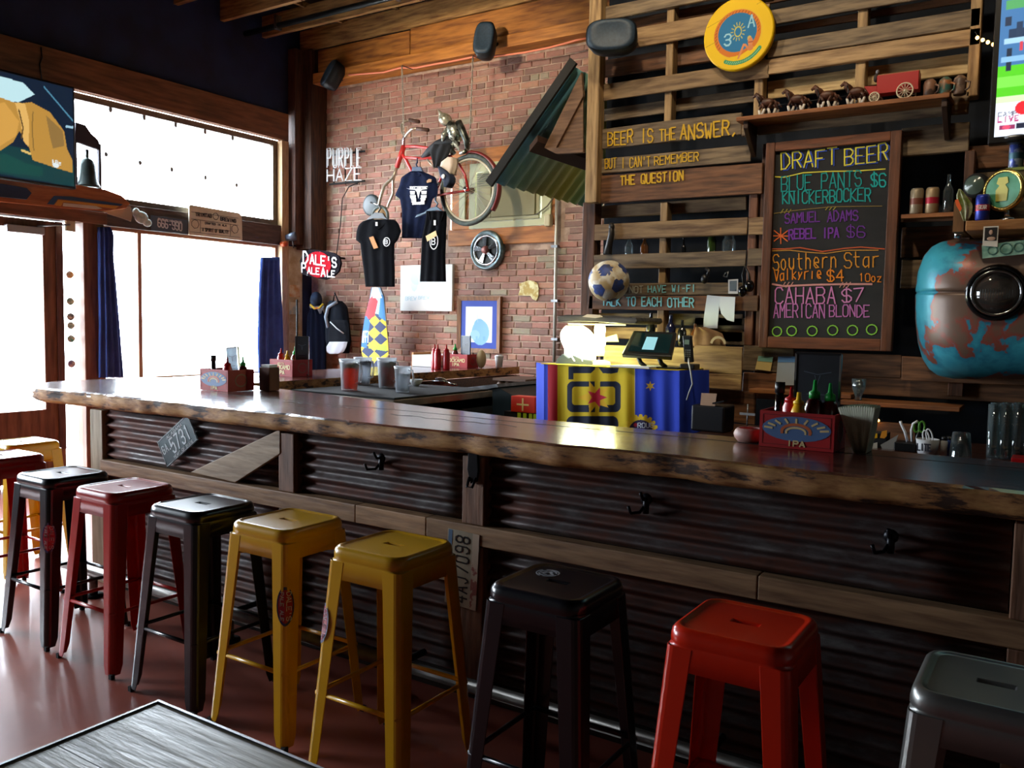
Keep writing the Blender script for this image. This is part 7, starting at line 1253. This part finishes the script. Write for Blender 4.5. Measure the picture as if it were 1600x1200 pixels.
for pts, m__ in (([(1366, 678), (1371, 677), (1371, 684), (1366, 685)], MUS), ([(1375, 684), (1378, 674), (1386, 672), (1386, 681), (1382, 685)], M('ticket_orange', '#d88c1e', .5)), ([(1363, 693), (1371, 691), (1371, 700), (1363, 701)], M('ticket_white', '#b9b4a2', .6)), ([(1376, 695), (1404, 679), (1395, 704), (1380, 704)], M('card_grey', '#8c8a84', .6))): mb = MB(); ypoly(mb, pts, 4.245, -.004); mb.build('ticket', m__, t)
for k, px in enumerate((1551, 1569, 1588, 1606)):
    for r_ in range(2):
        p = PY(px+r_*3, 700, 4.25+r_*.1); zt_ = PY(px, 632, 4.25).z; t = lathe_thing('pint_glass', ('tall pint glass, %s from the left in the %s row of glasses' % (('first', 'second', 'third', 'fourth')[k], ('front', 'rear')[r_])), 'glass', V((p.x, 4.25+r_*.1, zl+.001)), [('glass', [(.023, 0), (.024, .006), (.0255, zt_-zl), (.024, zt_-zl), (.021, .012), (.001, .012)], CG)], 'rows of pint glasses')
t = MB().bx(PY(1580, 720, 4.1).x, PY(1640, 720, 4.1).x, 4.08, 4.2, zl+.001, zl+.03).build('red_tray', RED, bevel=.003, label='red tray edge at the far right behind the bar', cat='tray')
fl2 = thing('string_lights', 'two tiny warm bulbs glowing behind the napkins', 'string lights', PY(1367, 660, 4.6)); 
for px in (1364.5, 1372): MB().ell(PY(px, 657, 4.55), .007, .007, .007, 8, 6).build('bulb', MATS['bulb_warm'], fl2)
MB().tube([PY(1360, 660, 4.57), PY(1378, 660, 4.57), PY(1378, 655, 4.70)], .003, 5).build('wire', BLK, fl2)
MB().bx(PY(1360, 665, 4.56).x, PY(1430, 665, 4.56).x, 4.56, 4.6, PY(1390, 690, 4.56).z, PY(1390, 661, 4.56).z).build('low_board', PW[2], label='short brown board standing behind the card rack', cat='board')
# ------------------------------------------------------------------ truck front on the wall
def truckmat():
    m, nt, b, N, L = nodes('weathered_truck_paint'); tc = N.new('ShaderNodeTexCoord'); n1 = N.new('ShaderNodeTexNoise'); n1.inputs['Scale'].default_value = 3.4; n1.inputs['Detail'].default_value = 7; n1.inputs['Roughness'].default_value = .55; n1.inputs['Distortion'].default_value = .3; L.new(tc.outputs['Object'], n1.inputs[0])
    rp = N.new('ShaderNodeValToRGB'); e = rp.color_ramp.elements; e[0].position = 0; e[1].position = .62; e[0].color = (*lin('#5a4a40'), 1); e[1].color = (*lin('#3596ae'), 1)
    for p_, c_ in ((.375, '#6e5648'), (.415, '#8c4236'), (.43, '#2a7f98'), (.50, '#3fa0b4')): q = e.new(p_); q.color = (*lin(c_), 1)
    # paint survives on the lower left, bare rust above: a wear map along the panel
    sp = N.new('ShaderNodeSeparateXYZ'); L.new(tc.outputs['Object'], sp.inputs[0]); a1 = N.new('ShaderNodeMath'); a1.operation = 'MULTIPLY_ADD'; L.new(sp.outputs[0], a1.inputs[0]); a1.inputs[1].default_value = -.20; L.new(n1.outputs[0], a1.inputs[2]); a2 = N.new('ShaderNodeMath'); a2.operation = 'MULTIPLY_ADD'; L.new(sp.outputs[2], a2.inputs[0]); a2.inputs[1].default_value = -.22; L.new(a1.outputs[0], a2.inputs[2])
    L.new(a2.outputs[0], rp.inputs[0]); L.new(rp.outputs[0], b.inputs[0]); b.inputs['Roughness'].default_value = .38; b.inputs['Metallic'].default_value = .15; return m
TRK = truckmat(); YW = YP-.01
tk = thing('truck_front', 'weathered teal and rust truck fender with round headlight on the wall', 'truck part', (PY(1520, 590, 4.7).x, 4.7, PY(1520, 592, 4.7).z))
rows = [(374, 1490, 1630), (378, 1470, 1660), (386, 1455, 1690), (400, 1443, 1710), (425, 1434, 1725), (455, 1430, 1730), (458, 1431.5, 1730), (461, 1430, 1730), (500, 1430, 1728), (535, 1434, 1720), (560, 1441, 1710), (577, 1452, 1695), (587, 1466, 1675), (592, 1490, 1640)]
pyv = np.interp(np.linspace(0, 1, 60), np.linspace(0, 1, 14), [r_[0] for r_ in rows]); lv = np.interp(pyv, [r_[0] for r_ in rows], [r_[1] for r_ in rows]); rv_ = np.interp(pyv, [r_[0] for r_ in rows], [r_[2] for r_ in rows]); vs = []; nj = 50; Yt_ = YW-.02
for i in range(60):
    vv = 1-abs(2*(pyv[i]-374)/218-1)**4
    for j in range(nj):
        s_ = j/(nj-1); dd = .30*max(0, (1-abs(2*s_-1)**4))**.5*max(vv, 0)**.5; gr = .012*math.exp(-((pyv[i]-458)/2.2)**2)*(s_ < .45); p = PY(lv[i]+(rv_[i]-lv[i])*s_, pyv[i], Yt_-dd*.5); vs.append((p.x, Yt_-dd+gr, p.z))
MB().add(vs, [(i*nj+j, i*nj+j+1, (i+1)*nj+j+1, (i+1)*nj+j) for i in range(59) for j in range(nj-1)], True).build('fender', TRK, tk)
hl = PY(1557, 458, Yt_-.30); hl = V((hl.x, Yt_-.30, hl.z)); kx = (PY(1600, 458, Yt_-.30).x-PY(1557, 458, Yt_-.30).x)/43
MB().lathe([(56*kx, .10), (54*kx, .03), (49*kx, -.015), (44*kx, -.02), (41*kx, .0)], hl, 40, (0, 1, 0), cap=False).build('black_bezel', M('bezel_black', '#0a0b0e', .2, coat=.5), tk); MB().lathe([(42*kx, -.02), (40*kx, -.032), (37*kx, -.025), (36*kx, -.01)], hl, 40, (0, 1, 0), cap=False).build('chrome_ring', CHROME, tk)
MB().lathe([(37*kx, .0), (30*kx, .05), (12*kx, .09), (.001, .10)], hl, 32, (0, 1, 0), cap=False).build('reflector', M('reflector', '#9a9890', .25, .9, col2='#5c5548', scale=14), tk); MB().lathe([(37*kx, -.012), (30*kx, -.028), (15*kx, -.04), (.001, -.043)], hl, 32, (0, 1, 0), cap=False).build('lens', glassy('lens_glass', (.75, .75, .72), .35, .06, .12, (.5, .5, .48)), tk)
mb = MB()
for k in range(-6, 7): hh = 24*kx*math.sqrt(max(0, 1-(k/8)**2)); mb.tube([hl+V((k*4.2*kx, -.036+abs(k)*.002, -hh*.5)), hl+V((k*4.2*kx, -.036+abs(k)*.002, hh*.35))], .0022, 5)
mb.build('lens_ribs', M('lens_rib', '#c9cdd2', .15, .3), tk, kind='stuff')
MB().tube([PY(1612, 500, Yt_-.24), PY(1595, 520, Yt_-.28), PY(1575, 512, Yt_-.28)], .02, 8, taper=[1, .8, .2]).build('bezel_tail', MATS['bezel_black'], tk)
p = PY(1497, 366, YW-.16); MB().lathe([(.016, -.02), (.02, .0), (.012, .03)], p, 14).build('chrome_bolt', CHROME, tk)
# shelf above it with can, tap sign and small things
YSF = YP-.42; a_, b_ = PY(1509, 345, YSF), PY(1680, 338, YSF); zz_ = PY(1560, 343, YSF).z; zt2 = zz_
dsh = thing('display_shelf', 'thick wooden shelf above the truck headlight', 'shelf', ((a_.x+b_.x)/2, YP-.2, zz_-.04)); MB().bx(a_.x, b_.x, YSF, YP-.001, zz_-.045, zz_).build('board', wood('shelf_wood_lit', '#a87440', '#7a4c24', rnd=0), dsh, bevel=.004)  # lighter copy of the shelf wood, light put into its colour
def can(px, py, Y, z, m1, m2, label, r=.031, h=.12, txt=None):
    p = PY(px, py, Y); c_ = V((p.x, Y, z)); t = thing('drink_can', label, 'can', c_, 'drink cans'); MB().lathe([(r*.8, 0), (r, .008), (r, h-.012), (r*.84, h)], c_, 22).build('body', m1, t); MB().lathe([(r*.84, h), (r*.80, h+.002), (r*.78, h-.002)], c_, 22).build('lid', STEEL, t); MB().lathe([(r*1.01, h*.38), (r*1.01, h*.62)], c_, 22, cap=False).build('band', m2, t)
    if txt: mb = MB(); mb.ribbon(strokes(txt, c_+V((-.024, -r-.001, h*.44)), (1, 0, 0), V((0, 0, h*.14)), .0085), .003, (0, -1, 0)); mb.build('lettering', M('can_letters', '#d9c9c0', .4), t, kind='stuff')
    return t
can(1534.5, 343, YSF+.05, zt2+.001, M('can_blue', '#27389a', .3, .4), M('can_red', '#b3243a', .35, .3), 'blue beer can with red band on the shelf over the truck', .030, .118, 'OSKAR')
can(1431.5, 335, YP-.03, PY(1450, 335, YP-.03).z+.001, M('can_tan', '#9a8c74', .4, .3), M('can_brown', '#7c4636', .4, .2), 'left beige can on the dark shelf right of the chalkboard', .032, .13); can(1455.5, 335, YP-.03, PY(1450, 335, YP-.03).z+.001, M('can_beige', '#a8906e', .4, .3), M('can_red', '#b3243a', .35, .3), 'beige can with red band beside the brown-banded can', .032, .13)
p = PY(1480, 335, YP-.03); bottle(p.x, YP-.03, PY(1450, 335, YP-.03).z+.001, .024, .19, CG, 'clear glass bottle right of the two beige cans', cap=None)
MB().bx(PY(1408, 335, YP-.08).x, PY(1505, 335, YP-.08).x, YP-.08, YP+.10, PY(1450, 335, YP-.03).z-.02, PY(1450, 335, YP-.03).z).build('small_shelf', SHW, label='narrow dark shelf holding two beige cans', cat='shelf')
tp = thing('tap_badge', 'round green and gold tap badge standing on the display shelf', 'tap handle', V((PY(1570, 343, YSF+.08).x, YSF+.08, zt2+.001))); tc_ = PY(1569, 297, YSF+.06); tn = V((-.45, -.9, 0)).normalized(); r_ = .092; TR = []
MB().lathe([(r_, .012), (r_*1.03, .0), (r_, -.012), (r_*.86, -.014), (r_*.84, -.006)], tc_, 36, -tn, cap=False).build('gold_rim', M('gold_rim', '#c9a95a', .2, .9), tp); MB().lathe([(r_*.88, -.006), (.001, -.006)], tc_, 32, tn*-1 if False else tn, cap=False).build('badge_back', MATS['gold_rim'], tp)
u_ = V((0, 0, 1)).cross(tn).normalized(); MB().prism(circ(tc_+tn*.008, r_*.86, 32, u_, (0, 0, 1)), tn*.003).build('badge_face', M('badge_green', '#5fae8a', .3, col2='#3d8a5c', scale=10, coat=.4), tp); MB().prism([tc_+tn*.012+u_*a+V((0, 0, b_)) for a, b_ in ((-.028, -.05), (.022, -.05), (.026, .0), (.012, .022), (.026, .03), (.02, .056), (-.02, .056), (-.028, .03), (-.014, .02), (-.03, 0))], tn*.003).build('badge_emblem', M('badge_gold', '#c9c25a', .4), tp)
MB().tube([V((tc_.x+.02, YSF+.09, zt2+.002)), tc_+V((.01, .02, -r_*.8))], .012, 10).build('stem', CHROME, tp); MB().lathe([(.035, 0), (.035, .01), (.012, .02)], V((tc_.x+.02, YSF+.09, zt2+.001)), 16).build('foot', CHROME, tp); MB().tube([tc_+V((.04, .03, -.05)), tc_+V((.075, .03, -.02)), tc_+V((.14, .03, -.01))], .008, 8).build('chrome_lever', CHROME, tp)
hb = thing('small_cabinet', 'small green-topped wooden box holding the white can under the television', 'box', V((PY(1600, 300, YP-.14).x, YP-.14, zt2+.001))); px0 = PY(1576, 285, YP-.16).x; zc2 = PY(1590, 265, YP-.16).z
MB().bx(px0, px0+.20, YP-.22, YP-.06, zt2+.001, zc2-.012).build('box', wood('box_wood', '#6b5a34', '#40331c', rnd=0), hb, bevel=.004); MB().bx(px0-.01, px0+.21, YP-.23, YP-.05, zc2-.012, zc2).build('green_lid', M('lid_green', '#8a9a50', .5), hb)
can(1587, 262, YP-.16, zc2+.001, M('can_white', '#c9d0dc', .3, .3, col2='#4a5cb0', scale=26, contrast=(.45, .55)), M('can_teal', '#5f8f9c', .4, .2), 'white and blue can standing below the television', .031, .12)
pk2 = thing('snack_packet', 'crumpled green packet with orange spot left of the blue can', 'packet', PY(1505, 345, YSF+.1)); mb = MB(); cloth(mb, [(296, 1498, 1502), (306, 1494, 1510), (320, 1496, 1520), (332, 1500, 1519), (345, 1505, 1513)], YSF+.10, .03, (.01, 2), 12, 12); mb.build('packet', M('packet_green', '#6f7c3c', .3, col2='#a3a884', scale=26, contrast=(.45, .6)), pk2); mb = MB(); ypoly(mb, [(1492, 313), (1497, 311), (1503, 326), (1500, 331), (1494, 321)], YSF+.07, -.003); mb.build('orange_spot', M('spot_orange', '#e8622a', .5), pk2)
MB().bx(PY(1490, 330, YSF+.12).x, PY(1507, 330, YSF+.12).x, YSF+.12, YP-.01, PY(1498, 362, YSF+.12).z, PY(1498, 315, YSF+.12).z).build('side_board', wood('side_wood', '#7a5530', '#533618', 'z', rnd=0), label='thin upright board left of the blue can', cat='board')
ml = PY(1525, 290, YP-.12); t = thing('round_lens', 'dark round lamp lens on the wall left of the tap badge', 'lamp', ml); MB().lathe([(.055, .04), (.06, .0), (.05, -.02)], ml, 22, (.3, 1, 0)).build('housing', BLKM, t); MB().lathe([(.045, -.022), (.02, -.035), (.001, -.038)], ml, 20, (.3, 1, 0), cap=False).build('lens', M('lens_green', '#4c5c54', .15), t)
bl_ = paper('banknote', [(1534, 383), (1609, 374), (1609, 396), (1535, 404)], YSF-.006, '#9cc4ac', 'green banknote taped below the display shelf', 'banknote', .001, '#5c8a78'); mb = MB()
for x0_, r1 in ((1551, 7), (1572, 9), (1592, 7)): mb.ribbon([circ(PY(x0_, 393-(x0_-1535)*.12, YSF-.008), r1*.0027, 12)], .004, (0, -1, 0))
mb.build('banknote_print', M('note_ink', '#3c6a60', .7), bl_, kind='stuff')
pp2 = paper('portrait_card', [(1537, 354), (1560.5, 353), (1558.5, 386), (1535, 384)], YSF-.010, '#d9d2c4', 'small portrait card hanging over the banknote', 'photograph'); mb = MB(); ypoly(mb, [(1539, 356), (1558.5, 355), (1557, 376), (1538, 376)], YSF-.0125, -.001); mb.build('dark_picture', M('portrait_dark', '#1a1412', .6), pp2); mb = MB(); mb.ell(PY(1548.5, 363, YSF-.014), .008, .001, .011, 10, 6); mb.ell(PY(1549, 373, YSF-.014), .018, .001, .009, 10, 6); mb.build('figure', M('portrait_skin', '#b5927c', .6), pp2)
# right television
a_, b_ = PY(1556, 214, 4.55), PY(1700, 205, 4.55); ztv = (PY(1552, 214, 4.55).z); z2 = ztv+.72; xl = (PY(1552, 213, 4.55).x+PY(1566, 0, 4.55).x)/2
tv2 = thing('wall_television', 'television at the upper right edge showing a green sports field', 'television', (xl+.5, 4.6, ztv-.03)); MB().bx(xl-.025, xl+1.28, 4.56, 4.62, ztv-.03, z2+.03).build('housing', BLK, tv2, bevel=.006); MB().bx(xl+.3, xl+.6, 4.62, YP-.001, ztv+.2, ztv+.5).build('wall_bracket', BLKM, tv2)
W_, H_ = 1.25, z2-ztv; c = Canvas(W_, H_, 300, 180, '#2c5c8c'); kz = H_/ (z2-ztv)
def tz(py): return PY(1575, py, 4.55).z-ztv
def tx(px): return PY(px, 120, 4.55).x-xl
c.rect(0, tz(102), W_, H_, '#3a6ea0'); c.rect(0, tz(160), W_, tz(102), '#4fc01e'); c.rect(0, tz(135), W_, tz(118), '#74d84a'); c.rect(0, tz(165), W_, tz(150), '#c9ecb0'); c.rect(0, -.1, W_, tz(160), '#dce6f6')
for a in ((1566, 25, 1576, 40, '#1a2c44'), (1572, 45, 1600, 62, '#16304e'), (1565, 60, 1600, 68, '#9cc4e0'), (1570, 75, 1578, 110, '#12263c'), (1590, 66, 1596, 80, '#c83a4a'), (1565, 0, 1600, 14, '#4c9a5c'), (1563, 88, 1600, 96, '#7fb0d8'), (1584, 35, 1594, 58, '#1c3450')): c.rect(tx(a[0]), tz(a[3]), tx(a[2]), tz(a[1]), a[4])
c.text('CAMP', tx(1562), tz(180), .018, .02, '#6d6a7c', .003); c.text('LIVE', tx(1562), tz(189), .024, .022, '#b02a6a', .005); c.ell(tx(1601), tz(170), .03, .03, '#d8202c'); c.rect(tx(1566), tz(202), tx(1590), tz(194), '#8c2a5a'); c.ell(tx(1577), tz(198), .016, .010, '#e04a6a'); c.rect(tx(1592), tz(202), tx(1605), tz(193), '#1a2036')
c.build('screen', printmat('screen_print_2', 1.15), (xl, 4.559, ztv), (W_, 0, 0), (0, 0, H_), parent=tv2); p = PY(1588, 214, 4.54); MB().ell(p, .05, .015, .012, 14, 6).build('silver_badge', STEEL, tv2)
#@@END
# pieces of writing count as one printed part each
for o in bpy.data.objects:
    if o.name.split('.')[0] in ('lettering', 'chalk_line', 'slogan', 'number', 'small_print', 'badge_lettering', 'menu_print', 'chest_print', 'rivet'): o['kind'] = 'stuff'
